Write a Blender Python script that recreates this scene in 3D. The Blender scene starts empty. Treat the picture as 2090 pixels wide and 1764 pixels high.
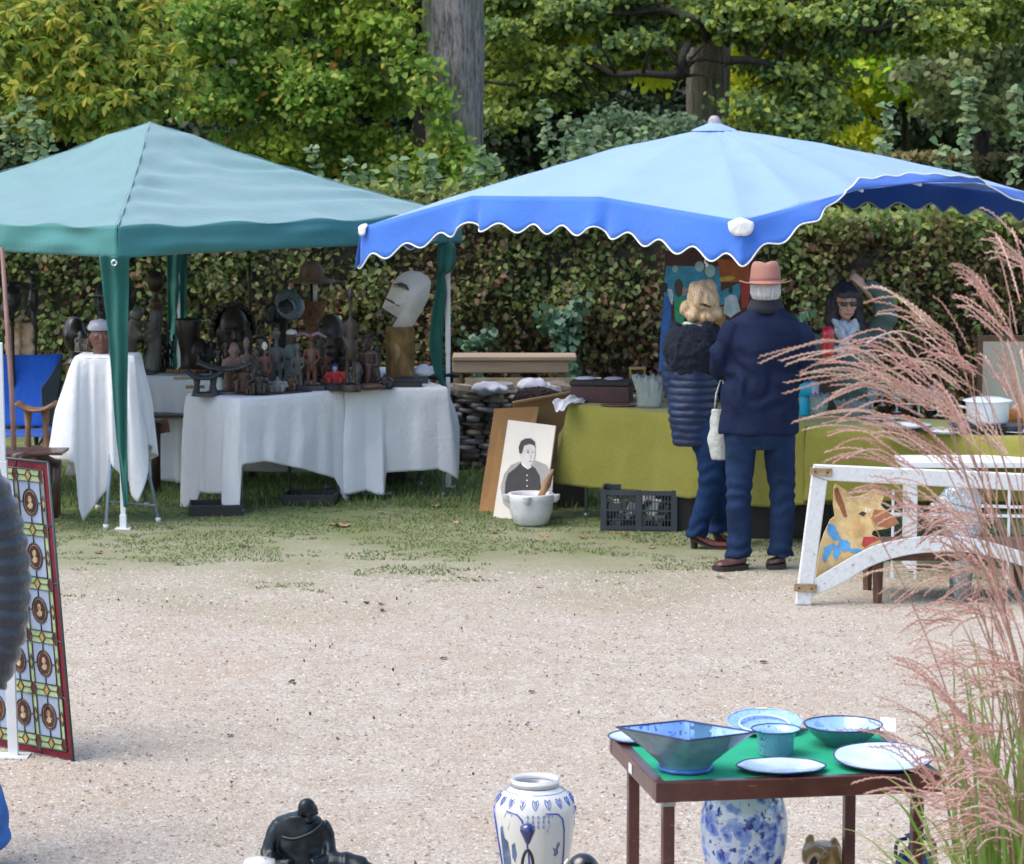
import bpy, bmesh, math, random
import numpy as np
from mathutils import Vector, Matrix, noise, Quaternion
random.seed(7); RNG = np.random.default_rng(7)
SC = bpy.context.scene; COL = SC.collection
V = Vector; PI = math.pi; R = math.radians

# ------------------------------------------------------------------ camera, light, exposure
CAM_H = 2.56; FPX = 100/36*2090.0; PITCH = math.atan(608/FPX)
cam = bpy.data.objects.new('camera', bpy.data.cameras.new('camera')); COL.objects.link(cam)
cam.location = (0, 0, CAM_H); cam.rotation_euler = (PI/2-PITCH, 0, 0)
cam.data.lens = 100; cam.data.sensor_width = 36; cam.data.clip_end = 900; cam.data.clip_start = .2
cam.data.dof.use_dof = True; cam.data.dof.focus_distance = 12.0; cam.data.dof.aperture_fstop = 9.5
SC.camera = cam
W = bpy.data.worlds.new('World'); SC.world = W; W.use_nodes = True
nt = W.node_tree; sky = nt.nodes.new('ShaderNodeTexSky'); sky.sky_type = 'NISHITA'; sky.sun_disc = False
SUN_EL, SUN_AZ = 60, 252            # azimuth measured clockwise from +Y
sky.sun_elevation = R(SUN_EL); sky.sun_rotation = R(SUN_AZ); sky.air_density = 1.2; sky.dust_density = 2.5
nt.nodes['Background'].inputs['Strength'].default_value = .15
nt.links.new(sky.outputs[0], nt.nodes['Background'].inputs[0])
sun = bpy.data.objects.new('sun', bpy.data.lights.new('sun', 'SUN')); COL.objects.link(sun)
sun.data.energy = 1.15; sun.data.angle = R(50); sun.data.color = (1, .94, .86)
sd = V((math.sin(R(SUN_AZ))*math.cos(R(SUN_EL)), math.cos(R(SUN_AZ))*math.cos(R(SUN_EL)), math.sin(R(SUN_EL))))
sun.rotation_euler = sd.to_track_quat('Z', 'Y').to_euler()
SC.view_settings.view_transform = 'Standard'; SC.view_settings.look = 'None'
SC.view_settings.gamma = 1; SC.view_settings.use_curve_mapping = False
SC.view_settings.exposure = 1.12

# ------------------------------------------------------------------ helpers: pixels to places
_f = V((0, math.cos(PITCH), -math.sin(PITCH))); _u = V((0, math.sin(PITCH), math.cos(PITCH)))
def ray(x, y): return _f*FPX + V((1, 0, 0))*(x-1045) - _u*(y-882)
def P(x, y, Y):
    d = ray(x, y); return V((0, 0, CAM_H)) + d*(Y/d.y)
def G(x, y, z=0.0):
    d = ray(x, y); return V((0, 0, CAM_H)) + d*((z-CAM_H)/d.z)

# ------------------------------------------------------------------ helpers: mesh building
class M:
    def __init__(s): s.v = []; s.f = []
    def add(s, vs, fs, T=None):
        o = len(s.v)
        s.v += [tuple(T @ V(p)) if T is not None else tuple(p) for p in vs]
        s.f += [tuple(i+o for i in f) for f in fs]; return s
    def box(s, c, d, T=None, rz=0, rx=0, ry=0):
        c = V(c); m = Matrix.Translation(c) @ Matrix.Rotation(rz, 4, 'Z') @ Matrix.Rotation(ry, 4, 'Y') @ Matrix.Rotation(rx, 4, 'X')
        if T is not None: m = T @ m
        x, y, z = d[0]/2, d[1]/2, d[2]/2
        return s.add([(-x,-y,-z),(x,-y,-z),(x,y,-z),(-x,y,-z),(-x,-y,z),(x,-y,z),(x,y,z),(-x,y,z)],
                     [(0,3,2,1),(4,5,6,7),(0,1,5,4),(1,2,6,5),(2,3,7,6),(3,0,4,7)], m)
    def beam(s, a, b, w, h=None, up=(0,0,1)):
        a = V(a); b = V(b); h = h or w; z = (b-a); L = z.length; z = z/L
        up = V(up); 
        if abs(z.dot(up)) > .98: up = V((0,1,0))
        x = z.cross(up).normalized(); y = x.cross(z)
        vs = []
        for q in (a, b):
            for sx, sy in ((-1,-1),(1,-1),(1,1),(-1,1)): vs.append(q + x*sx*w/2 + y*sy*h/2)
        return s.add(vs, [(0,3,2,1),(4,5,6,7),(0,1,5,4),(1,2,6,5),(2,3,7,6),(3,0,4,7)])
    def tube(s, pts, r, n=8, T=None, cap=True, flat=1.0, closed=False, up=None):
        pts = [V(p) for p in pts]; N = len(pts)
        if not hasattr(r, '__len__'): r = [r]*N
        t0 = (pts[1]-pts[0]).normalized()
        ref = V(up) if up else (V((0,0,1)) if abs(t0.z) < .9 else V((1,0,0)))
        x = t0.cross(ref).normalized(); vs = []; fs = []
        for i in range(N):
            if closed: t = (pts[(i+1) % N]-pts[i-1]).normalized()
            elif i == 0: t = t0
            elif i == N-1: t = (pts[-1]-pts[-2]).normalized()
            else: t = (pts[i+1]-pts[i-1]).normalized()
            x = (x - t*x.dot(t)).normalized(); y = t.cross(x)
            rr = r[i]; ra, rb = (rr if hasattr(rr, '__len__') else (rr, rr*flat))
            for k in range(n):
                a = 2*PI*k/n; vs.append(pts[i] + x*math.cos(a)*ra + y*math.sin(a)*rb)
        m = N if closed else N-1
        for i in range(m):
            for k in range(n):
                a = i*n+k; b = i*n+(k+1) % n; c = ((i+1) % N)*n+(k+1) % n; d = ((i+1) % N)*n+k
                fs.append((a, b, c, d))
        if cap and not closed: fs.append(tuple(range(n-1, -1, -1))); fs.append(tuple((N-1)*n+k for k in range(n)))
        return s.add(vs, fs, T)
    def lathe(s, prof, n=20, T=None, c=(0,0,0), sx=1, sy=1, cap=False):
        c = V(c); vs = []; fs = []
        for r_, z in prof:
            for k in range(n):
                a = 2*PI*k/n; vs.append(c + V((r_*sx*math.cos(a), r_*sy*math.sin(a), z)))
        for i in range(len(prof)-1):
            for k in range(n):
                fs.append((i*n+k, i*n+(k+1) % n, (i+1)*n+(k+1) % n, (i+1)*n+k))
        if cap: fs.append(tuple(range(n-1, -1, -1))); fs.append(tuple((len(prof)-1)*n+k for k in range(n)))
        return s.add(vs, fs, T)
    def ball(s, c, r, n=12, m=8, T=None, rot=None):
        r = r if hasattr(r, '__len__') else (r, r, r)
        vs = [(0,0,-1)]; fs = []
        for j in range(1, m):
            a = -PI/2 + PI*j/m
            for k in range(n): b = 2*PI*k/n; vs.append((math.cos(a)*math.cos(b), math.cos(a)*math.sin(b), math.sin(a)))
        vs.append((0,0,1)); L = len(vs)-1
        for k in range(n):
            fs.append((0, 1+(k+1) % n, 1+k)); fs.append((L, L-n+k, L-n+(k+1) % n))
            for j in range(m-2):
                a = 1+j*n; fs.append((a+k, a+(k+1) % n, a+n+(k+1) % n, a+n+k))
        mt = Matrix.Translation(V(c))
        if rot is not None: mt = mt @ rot
        mt = mt @ Matrix.Diagonal((r[0], r[1], r[2], 1))
        return s.add(vs, fs, (T @ mt) if T is not None else mt)
    def prism(s, poly, th, T=None):
        n = len(poly); vs = [(x, y, 0) for x, y in poly] + [(x, y, th) for x, y in poly]
        fs = [tuple(range(n-1, -1, -1)), tuple(range(n, 2*n))] + [(i, (i+1) % n, n+(i+1) % n, n+i) for i in range(n)]
        return s.add(vs, fs, T)
    def grid(s, fn, nu, nv, closeu=False, T=None):
        vs = [fn(i/nu, j/nv) for j in range(nv+1) for i in range(nu+(0 if closeu else 1))]
        w = nu if closeu else nu+1; fs = []
        for j in range(nv):
            for i in range(nu):
                i2 = (i+1) % w if closeu else i+1
                fs.append((j*w+i, j*w+i2, (j+1)*w+i2, (j+1)*w+i))
        return s.add(vs, fs, T)
    def loft(s, secs, n=20, T=None, fold=None):
        """secs: (x, y, z, rx, ry) horizontal ellipses from the bottom up, closed at both ends"""
        vs = []; fs = []
        for i, (x, y, z, rx, ry) in enumerate(secs):
            for k in range(n):
                a = 2*PI*k/n; q = fold(a, i/(len(secs)-1)) if fold else 1
                vs.append((x+rx*q*math.cos(a), y+ry*q*math.sin(a), z))
        for i in range(len(secs)-1):
            for k in range(n): fs.append((i*n+k, i*n+(k+1) % n, (i+1)*n+(k+1) % n, (i+1)*n+k))
        fs.append(tuple(range(n-1, -1, -1))); fs.append(tuple((len(secs)-1)*n+k for k in range(n)))
        return s.add(vs, fs, T)
    def build(s, name, mat=None, parent=None, smooth=False, world=False, bevel=0, solid=0, sub=0, kind=None, label=None, remesh=0, smit=4, auto=False):
        me = bpy.data.meshes.new(name)
        vs = s.v
        if world and parent is not None:
            inv = (Matrix.Translation(parent.location) @ parent.rotation_euler.to_matrix().to_4x4()).inverted()
            vs = [tuple(inv @ V(p)) for p in vs]
        me.from_pydata([tuple(p) for p in vs], [], s.f); me.update()
        o = bpy.data.objects.new(name, me); COL.objects.link(o)
        if remesh:
            md = o.modifiers.new('r', 'REMESH'); md.mode = 'VOXEL'; md.voxel_size = remesh
            if smit: sm = o.modifiers.new('s', 'SMOOTH'); sm.iterations = smit; sm.factor = .5
            dg = bpy.context.evaluated_depsgraph_get()
            new = bpy.data.meshes.new_from_object(o.evaluated_get(dg)); o.modifiers.clear()
            o.data = new; bpy.data.meshes.remove(me); new.name = name; me = new
        if mat: me.materials.clear(); me.materials.append(mat)
        if smooth or remesh: me.polygons.foreach_set('use_smooth', [True]*len(me.polygons))
        if auto:
            me.polygons.foreach_set('use_smooth', [True]*len(me.polygons)); me.set_sharp_from_angle(angle=R(40))
        if parent is not None: o.parent = parent
        if bevel: b = o.modifiers.new('bevel', 'BEVEL'); b.width = bevel; b.segments = 2; b.limit_method = 'ANGLE'
        if solid: b = o.modifiers.new('solid', 'SOLIDIFY'); b.thickness = solid; b.offset = 0
        if sub: b = o.modifiers.new('sub', 'SUBSURF'); b.levels = sub; b.render_levels = sub
        if kind: o['kind'] = kind
        if label: o['label'] = label
        return o
def push(o, fn):
    """move every vertex along its normal by fn(position)"""
    me = o.data; n = len(me.vertices); co = np.empty(n*3, np.float32); nn = np.empty(n*3, np.float32)
    me.vertices.foreach_get('co', co); me.vertices.foreach_get('normal', nn); co = co.reshape(-1, 3); nn = nn.reshape(-1, 3)
    co += nn*np.array([fn(V(p)) for p in co.tolist()], dtype=np.float32)[:, None]
    me.vertices.foreach_set('co', co.ravel()); me.update()
def tag(o, label, cat, group=None):
    o['label'] = label; o['category'] = cat
    if group: o['group'] = group
    return o
def thing(name, label, cat, loc=(0,0,0), rz=0, group=None, rot=None):
    o = bpy.data.objects.new(name, None); COL.objects.link(o); o.location = V(loc); o.empty_display_size = .1
    o.rotation_euler = rot if rot else (0, 0, rz)
    return tag(o, label, cat, group)
def share(o, T=None, parent=None):
    c = o.copy(); COL.objects.link(c)
    if parent is not None: c.parent = parent
    if T is not None: c.location = T
    return c
def copy_tree(o, loc, rz=None, label=None, group=None, scale=None):
    r = o.copy(); COL.objects.link(r); r.location = V(loc)
    if rz is not None: r.rotation_euler = (0, 0, rz)
    if scale: r.scale = (scale,)*3
    if label: r['label'] = label
    if group: r['group'] = group
    for ch in list(o.children):
        c = ch.copy(); COL.objects.link(c); c.parent = r
        for g in list(ch.children):
            d = g.copy(); COL.objects.link(d); d.parent = c
    return r
def smooth_path(pts, n=6):
    pts = [V(p) for p in pts]; out = []
    for i in range(len(pts)-1):
        p0 = pts[max(i-1, 0)]; p1 = pts[i]; p2 = pts[i+1]; p3 = pts[min(i+2, len(pts)-1)]
        for k in range(n):
            t = k/n; out.append(.5*((2*p1)+(p2-p0)*t+(2*p0-5*p1+4*p2-p3)*t*t+(3*p1-p0-3*p2+p3)*t**3))
    out.append(pts[-1]); return out
def lerp(a, b, t): return a+(b-a)*t
def interp(tab, x):
    """piecewise linear over rows (x, a, b, ...)"""
    if x <= tab[0][0]: return tab[0][1:]
    for p, q in zip(tab, tab[1:]):
        if x <= q[0]:
            t = (x-p[0])/max(q[0]-p[0], 1e-9); return tuple(lerp(a, b, t) for a, b in zip(p[1:], q[1:]))
    return tab[-1][1:]

# ------------------------------------------------------------------ helpers: materials
def newmat(name):
    m = bpy.data.materials.new(name); m.use_nodes = True
    return m, m.node_tree, m.node_tree.nodes['Principled BSDF']
def nd(t, typ, **kw):
    n = t.nodes.new(typ)
    for k, v in kw.items(): setattr(n, k, v)
    return n
def coords(t, scale=(1,1,1), kind='Object'):
    tc = nd(t, 'ShaderNodeTexCoord'); mp = nd(t, 'ShaderNodeMapping'); mp.inputs['Scale'].default_value = scale
    t.links.new(tc.outputs[kind], mp.inputs[0]); return mp.outputs[0]
def tex_noise(t, vec, scale, detail=4, rough=.6):
    n = nd(t, 'ShaderNodeTexNoise'); n.inputs['Scale'].default_value = scale; n.inputs['Detail'].default_value = detail
    n.inputs['Roughness'].default_value = rough; t.links.new(vec, n.inputs['Vector']); return n.outputs['Fac']
def ramp(t, fac, stops, interp_='LINEAR'):
    r = nd(t, 'ShaderNodeValToRGB'); cr = r.color_ramp; cr.interpolation = interp_
    while len(cr.elements) < len(stops): cr.elements.new(.5)
    for e, (p, c) in zip(cr.elements, stops): e.position = p; e.color = (*c, 1) if len(c) == 3 else c
    t.links.new(fac, r.inputs[0]); return r.outputs[0]
def mixc(t, fac, a, b, mode='MIX'):
    m = nd(t, 'ShaderNodeMix', data_type='RGBA', blend_type=mode)
    for sock, val in ((m.inputs[0], fac), (m.inputs[6], a), (m.inputs[7], b)):
        if hasattr(val, 'links') or isinstance(val, bpy.types.NodeSocket): t.links.new(val, sock)
        elif isinstance(val, (int, float)): sock.default_value = val
        else: sock.default_value = (*val, 1)
    return m.outputs[2]
def bump(t, b, h, strength=.3, dist=.01):
    n = nd(t, 'ShaderNodeBump'); n.inputs['Strength'].default_value = strength; n.inputs['Distance'].default_value = dist
    t.links.new(h, n.inputs['Height']); t.links.new(n.outputs[0], b.inputs['Normal']); return n
def simple(name, col, rough=.6, var=.25, sc=8, metal=0, bmp=.15, bsc=40, stretch=(1,1,1), bd=.004, coat=0, sheen=0, transl=0):
    m, t, b = newmat(name); vec = coords(t, stretch)
    n = tex_noise(t, vec, sc)
    dark = tuple(c*(1-var) for c in col); lite = tuple(min(1, c*(1+var)) for c in col)
    t.links.new(ramp(t, n, [(.3, dark), (.7, lite)]), b.inputs['Base Color'])
    b.inputs['Roughness'].default_value = rough; b.inputs['Metallic'].default_value = metal
    if coat: b.inputs['Coat Weight'].default_value = coat
    if sheen: b.inputs['Sheen Weight'].default_value = sheen
    if bmp: bump(t, b, tex_noise(t, vec, bsc, 5), bmp, bd)
    if transl:
        tr = nd(t, 'ShaderNodeBsdfTranslucent'); tr.inputs[0].default_value = (*col, 1); mx = nd(t, 'ShaderNodeMixShader'); mx.inputs[0].default_value = transl
        out = t.nodes['Material Output']; t.links.new(b.outputs[0], mx.inputs[1]); t.links.new(tr.outputs[0], mx.inputs[2]); t.links.new(mx.outputs[0], out.inputs[0])
    return m
def leafmat(name, cols, transl=.35, rough=.55, patch=None):
    """colour by leaf (random per island) blended with broad patches"""
    m, t, b = newmat(name); g = nd(t, 'ShaderNodeNewGeometry')
    stops = [(i/(len(cols)-1), c) for i, c in enumerate(cols)]
    c1 = ramp(t, g.outputs['Random Per Island'], stops)
    if patch:
        n = tex_noise(t, coords(t), patch[1], 3); f = ramp(t, n, [(.48, (0,0,0)), (.62, (1,1,1))])
        mm = nd(t, 'ShaderNodeMath', operation='MULTIPLY'); t.links.new(f, mm.inputs[0]); mm.inputs[1].default_value = patch[2]
        c1 = mixc(t, mm.outputs[0], c1, patch[0])
    t.links.new(c1, b.inputs['Base Color']); b.inputs['Roughness'].default_value = rough
    b.inputs['Specular IOR Level'].default_value = .35
    tr = nd(t, 'ShaderNodeBsdfTranslucent'); t.links.new(c1, tr.inputs[0]); mx = nd(t, 'ShaderNodeMixShader'); mx.inputs[0].default_value = transl
    out = t.nodes['Material Output']; t.links.new(b.outputs[0], mx.inputs[1]); t.links.new(tr.outputs[0], mx.inputs[2]); t.links.new(mx.outputs[0], out.inputs[0])
    return m
def island(name, cols, rough=.8, bmp=0):
    m, t, b = newmat(name); g = nd(t, 'ShaderNodeNewGeometry')
    t.links.new(ramp(t, g.outputs['Random Per Island'], [(i/(len(cols)-1), c) for i, c in enumerate(cols)]), b.inputs['Base Color'])
    b.inputs['Roughness'].default_value = rough
    if bmp: bump(t, b, tex_noise(t, coords(t), 60, 4), bmp, .01)
    return m
def china(name, white, blue, scale=30, thr=.5, rough=.18, dist=.0, kind='vor', white2=None):
    """glazed ware with blue painted ornament"""
    m, t, b = newmat(name); vec = coords(t)
    v = nd(t, 'ShaderNodeTexVoronoi'); v.inputs['Scale'].default_value = scale
    nz = nd(t, 'ShaderNodeTexNoise'); nz.inputs['Scale'].default_value = scale*.6; t.links.new(vec, nz.inputs['Vector'])
    mixv = nd(t, 'ShaderNodeMix', data_type='RGBA'); mixv.inputs[0].default_value = dist; t.links.new(vec, mixv.inputs[6]); t.links.new(nz.outputs['Color'], mixv.inputs[7])
    t.links.new(mixv.outputs[2], v.inputs['Vector'])
    f = ramp(t, v.outputs['Distance'], [(thr-.06, blue), (thr, white)] if kind == 'vor' else [(thr-.1, white), (thr, blue), (thr+.08, white)])
    n2 = tex_noise(t, vec, scale*.35, 3)
    c = mixc(t, ramp(t, n2, [(.45, (0,0,0)), (.6, (1,1,1))]), f, white2 or tuple(lerp(w, q, .25) for w, q in zip(white, blue)))
    t.links.new(c, b.inputs['Base Color']); b.inputs['Roughness'].default_value = rough; b.inputs['Coat Weight'].default_value = .5
    return m
# ================================================================== THE SETTING
def poly_object(name, verts, nper, mat, parent=None, kind=None, smooth=False):
    """verts (N*nper,3): one polygon of nper corners each"""
    N = len(verts)//nper; me = bpy.data.meshes.new(name)
    me.vertices.add(len(verts)); me.vertices.foreach_set('co', np.ascontiguousarray(verts, dtype=np.float32).ravel())
    me.loops.add(len(verts)); me.loops.foreach_set('vertex_index', np.arange(len(verts), dtype=np.int32))
    me.polygons.add(N); me.polygons.foreach_set('loop_start', np.arange(0, len(verts), nper, dtype=np.int32))
    me.polygons.foreach_set('loop_total', np.full(N, nper, dtype=np.int32)); me.update(calc_edges=True)
    me.materials.append(mat); o = bpy.data.objects.new(name, me); COL.objects.link(o)
    if parent is not None:
        o.parent = parent
        me.vertices.foreach_set('co', (np.asarray(verts)-np.array(parent.location)).astype(np.float32).ravel()); me.update()
    if kind: o['kind'] = kind
    return o
def unit(a): return a/np.maximum(np.linalg.norm(a, axis=1, keepdims=True), 1e-9)
def leaves(name, pts, size, mat, parent=None, kind='stuff', droop=.4, up=.8, aspect=.55, var=.35, toward=None, dirs=None):
    N = len(pts); a = RNG.normal(size=(N, 3)); a[:, 2] -= droop
    if dirs is not None: a = a*.35+dirs
    a = unit(a); n = RNG.normal(size=(N, 3))*.8; n[:, 2] += up
    if toward is not None: n += np.array(toward)
    n = unit(n - a*np.sum(a*n, 1, keepdims=True)); w = np.cross(n, a)
    L = (size*(1+var*(RNG.random(N)*2-1)))[:, None]; wd = L*aspect*.5
    curl = n*L*.12
    q = np.stack([pts, pts+a*L*.3+w*wd+curl, pts+a*L*.68+w*wd*.8+curl*.8, pts+a*L-curl*.3, pts+a*L*.68-w*wd*.8+curl*.8, pts+a*L*.3-w*wd+curl], 1)
    return poly_object(name, q.reshape(-1, 3), 6, mat, parent, kind)
DENS = 1.7
def blob_pts(blobs, shell=.0, clump=14, csig=.10, flat=.5):
    """clumped points in ellipsoids: (cx, cy, cz, rx, ry, rz, count)"""
    out = []
    for cx, cy, cz, rx, ry, rz, n in blobs:
        k = max(1, int(n*DENS)//clump); d = unit(RNG.normal(size=(k, 3))); rr = RNG.random(k)**(1/3)
        rr = shell+(1-shell)*rr; c = d*rr[:, None]*np.array([rx, ry, rz])+np.array([cx, cy, cz])
        p = np.repeat(c, clump, 0)+RNG.normal(size=(k*clump, 3))*np.array([csig, csig, csig*flat])
        out.append(p)
    return np.concatenate(out)

# ---- ground: pale gravel that gives way to thin grass in front of the stalls
m, t, b = newmat('gravel_and_turf'); vec = coords(t)
n_big = tex_noise(t, vec, .9, 5); n_mid = tex_noise(t, vec, 5, 5, .7); n_fine = tex_noise(t, vec, 75, 3, .8)
vo = nd(t, 'ShaderNodeTexVoronoi'); vo.inputs['Scale'].default_value = 85; t.links.new(vec, vo.inputs['Vector'])
stone = ramp(t, vo.outputs['Color'], [(0, (.12, .095, .07)), (.25, (.29, .245, .19)), (.65, (.43, .385, .32)), (1, (.68, .65, .60))])
tint = ramp(t, n_mid, [(.3, (.25, .19, .13)), (.5, (.38, .325, .26)), (.7, (.49, .46, .42))])
grav = mixc(t, .5, stone, tint)
strk = tex_noise(t, coords(t, (.7, 1.3, 1)), 2.6, 8, .7)
grav = mixc(t, ramp(t, strk, [(.46, (0,0,0)), (.66, (.38,.38,.38))]), grav, (.33, .275, .215))
grav = mixc(t, ramp(t, tex_noise(t, vec, 28, 4, .8), [(.52, (0,0,0)), (.66, (.6,.6,.6))]), grav, (.60, .56, .53))
grav = mixc(t, ramp(t, n_big, [(.4, (0,0,0)), (.7, (.45,.45,.45))]), grav, (.36, .275, .195))
grass = mixc(t, ramp(t, n_mid, [(.35, (0,0,0)), (.7, (1,1,1))]), (.085, .125, .035), (.20, .22, .09))
sx = nd(t, 'ShaderNodeSeparateXYZ'); t.links.new(vec, sx.inputs[0])
def math_(t, op, a, b_):
    n = nd(t, 'ShaderNodeMath', operation=op)
    for s_, v_ in zip(n.inputs, (a, b_)):
        if isinstance(v_, bpy.types.NodeSocket): t.links.new(v_, s_)
        else: s_.default_value = v_
    return n.outputs[0]
yy = math_(t, 'ADD', sx.outputs['Y'], math_(t, 'MULTIPLY', math_(t, 'SUBTRACT', n_mid, .5), 5.0))
yy = math_(t, 'ADD', yy, math_(t, 'MULTIPLY', math_(t, 'SUBTRACT', n_big, .5), 5.0))
yy = math_(t, 'ADD', yy, math_(t, 'MULTIPLY', math_(t, 'SUBTRACT', n_fine, .5), 2.0))
mr = nd(t, 'ShaderNodeMapRange'); mr.inputs['From Min'].default_value = 14.9; mr.inputs['From Max'].default_value = 19.0; t.links.new(yy, mr.inputs['Value'])
t.links.new(mixc(t, mr.outputs[0], grav, grass), b.inputs['Base Color']); b.inputs['Roughness'].default_value = .95
hh = math_(t, 'ADD', n_fine, math_(t, 'MULTIPLY', vo.outputs['Distance'], .8)); bump(t, b, hh, .55, .012)
GROUND = m
gm = M(); gm.grid(lambda u, v: (-120+240*u, 1+239*v**2.2, 0), 40, 90)
def gz(x, y): return 0.0
g = gm.build('ground', GROUND, kind='structure')
# pebbles: real stones too small to pick apart
def pebbles(N, y0, y1, smin, smax, mat, flatz=.45):
    y = y0+(y1-y0)*RNG.random(N)**1.25; x = (RNG.random(N)*2-1)*(y*.19+.15); s = smin+(smax-smin)*RNG.random(N)**3
    an = RNG.random(N)*PI*2; vs = []
    for k in range(4):
        a = an+k*PI/2+RNG.normal(size=N)*.3; r = s*(.7+.5*RNG.random(N)); vs.append(np.stack([x+r*np.cos(a), y+r*np.sin(a), np.full(N, -.001)], 1))
    top = np.stack([x+s*.2*RNG.normal(size=N), y+s*.2*RNG.normal(size=N), s*flatz*(.7+.8*RNG.random(N))], 1)
    tri = np.concatenate([np.stack([vs[k], vs[(k+1) % 4], top], 1) for k in range(4)], 1)   # N,12,3
    vv = np.stack(vs+[top], 1).reshape(-1, 3)
    f = (np.arange(N)[:, None, None]*5+np.array([[0,1,4],[1,2,4],[2,3,4],[3,0,4]])[None]).reshape(-1)
    me = bpy.data.meshes.new('gravel'); me.vertices.add(len(vv)); me.vertices.foreach_set('co', vv.astype(np.float32).ravel())
    me.loops.add(len(f)); me.loops.foreach_set('vertex_index', f.astype(np.int32)); me.polygons.add(N*4)
    me.polygons.foreach_set('loop_start', np.arange(0, len(f), 3, dtype=np.int32)); me.polygons.foreach_set('loop_total', np.full(N*4, 3, dtype=np.int32)); me.update(calc_edges=True)
    me.materials.append(mat); o = bpy.data.objects.new('gravel', me); COL.objects.link(o); o['kind'] = 'stuff'; return o
o = pebbles(105000, 9.2, 16.6, .004, .014, island('pebble', [(.26,.19,.14), (.42,.34,.27), (.52,.44,.37), (.16,.12,.09), (.52,.49,.45), (.30,.25,.20), (.42,.37,.32)], .85))
tag(o, 'loose pale pebbles scattered over the open gravel yard', 'gravel')
N = 2600; ly = 9.3+8.2*RNG.random(N); lp = np.stack([(RNG.random(N)*2-1)*(ly*.19+.15), ly, np.full(N, .004)], 1); n_keep = np.array([noise.noise(V((a*1.1, c*1.6, 21))) > -.12 for a, c, _ in lp])
LITTER = [lp[n_keep]]
# grass blades, thick under the stalls and thinning out towards the gravel
def grass_blades(N, fn, hmin, hmax, mat, label):
    p = fn(N); N = len(p); an = RNG.random(N)*2*PI; h = hmin+(hmax-hmin)*RNG.random(N)**1.5; w = .0035+.004*RNG.random(N)
    d = np.stack([np.cos(an), np.sin(an), np.zeros(N)], 1); le = RNG.normal(size=(N, 3))*np.array([.4, .4, 0]); 
    q = np.stack([p-d*w[:, None], p+d*w[:, None], p+le*h[:, None]+np.array([0,0,1])*h[:, None]], 1)
    o = poly_object('grass', q.reshape(-1, 3), 3, mat, None, 'stuff'); tag(o, label, 'grass'); return o
def patchy(y0, y1, xw, thr, dens=1.0):
    def fn(N):
        y = y0+(y1-y0)*RNG.random(N); x = (RNG.random(N)*2-1)*xw
        keep = np.array([noise.noise(V((a*1.3, b_*1.9, 3)))+.6*noise.noise(V((a*5, b_*7, 9))) > thr+.55*max(0, (17.9-b_))/1.3 for a, b_ in zip(x, y)])
        return np.stack([x, y, np.zeros(N)], 1)[keep]
    return fn
GRASS = leafmat('grass_blade', [(.08,.14,.03), (.13,.20,.05), (.18,.24,.08), (.26,.28,.13)], .3)
grass_blades(150000, patchy(15.2, 21.5, 5.2, -.25), .004, .017, GRASS, 'short green turf at the edge of the gravel below the stalls')
grass_blades(26000, lambda N: np.stack([(RNG.random(N)*2-1)*5.5, 19.4+2.6*RNG.random(N), np.zeros(N)], 1), .02, .09, GRASS, 'longer grass growing under the tables and at the foot of the hedge')

o = leaves('litter', LITTER[0], .014, leafmat('litter_flake', [(.05,.03,.02), (.16,.09,.045), (.28,.20,.12), (.09,.06,.04), (.20,.17,.09)], .05), None, up=7, droop=0, aspect=.6, var=.6); tag(o, 'fine brown leaf litter and grit strewn over the gravel', 'litter')
# ---- back of the garden: slope added to block sky between the trees, a grassy bank on the right
soil = simple('leaf_litter', (.035, .030, .018), .95, .4, 3, bmp=.6, bsc=6, bd=.1)
hl = M(); hl.grid(lambda u, v: (-46+92*u, 44+26*v, -1+15*math.sin(v*PI/2)+.6*noise.noise(V((u*9, v*5, 0)))), 60, 20)
hl.build('added_slope', soil, smooth=True, kind='structure')  # added hill, keeps sky out of the gaps in the foliage
bk = M(); bk.grid(lambda u, v: (1.6+12*u, 29+8*v, -.6+(1.75+.12*noise.noise(V((u*8, v*4, 1))))*math.sin(min(1, v*1.7)*PI/2)*min(1, u*5)), 40, 16)
bk.build('grass_bank', simple('bank_grass', (.27, .27, .07), .95, .35, 6, bmp=.6, bsc=30, bd=.05), smooth=True, kind='structure')

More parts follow.
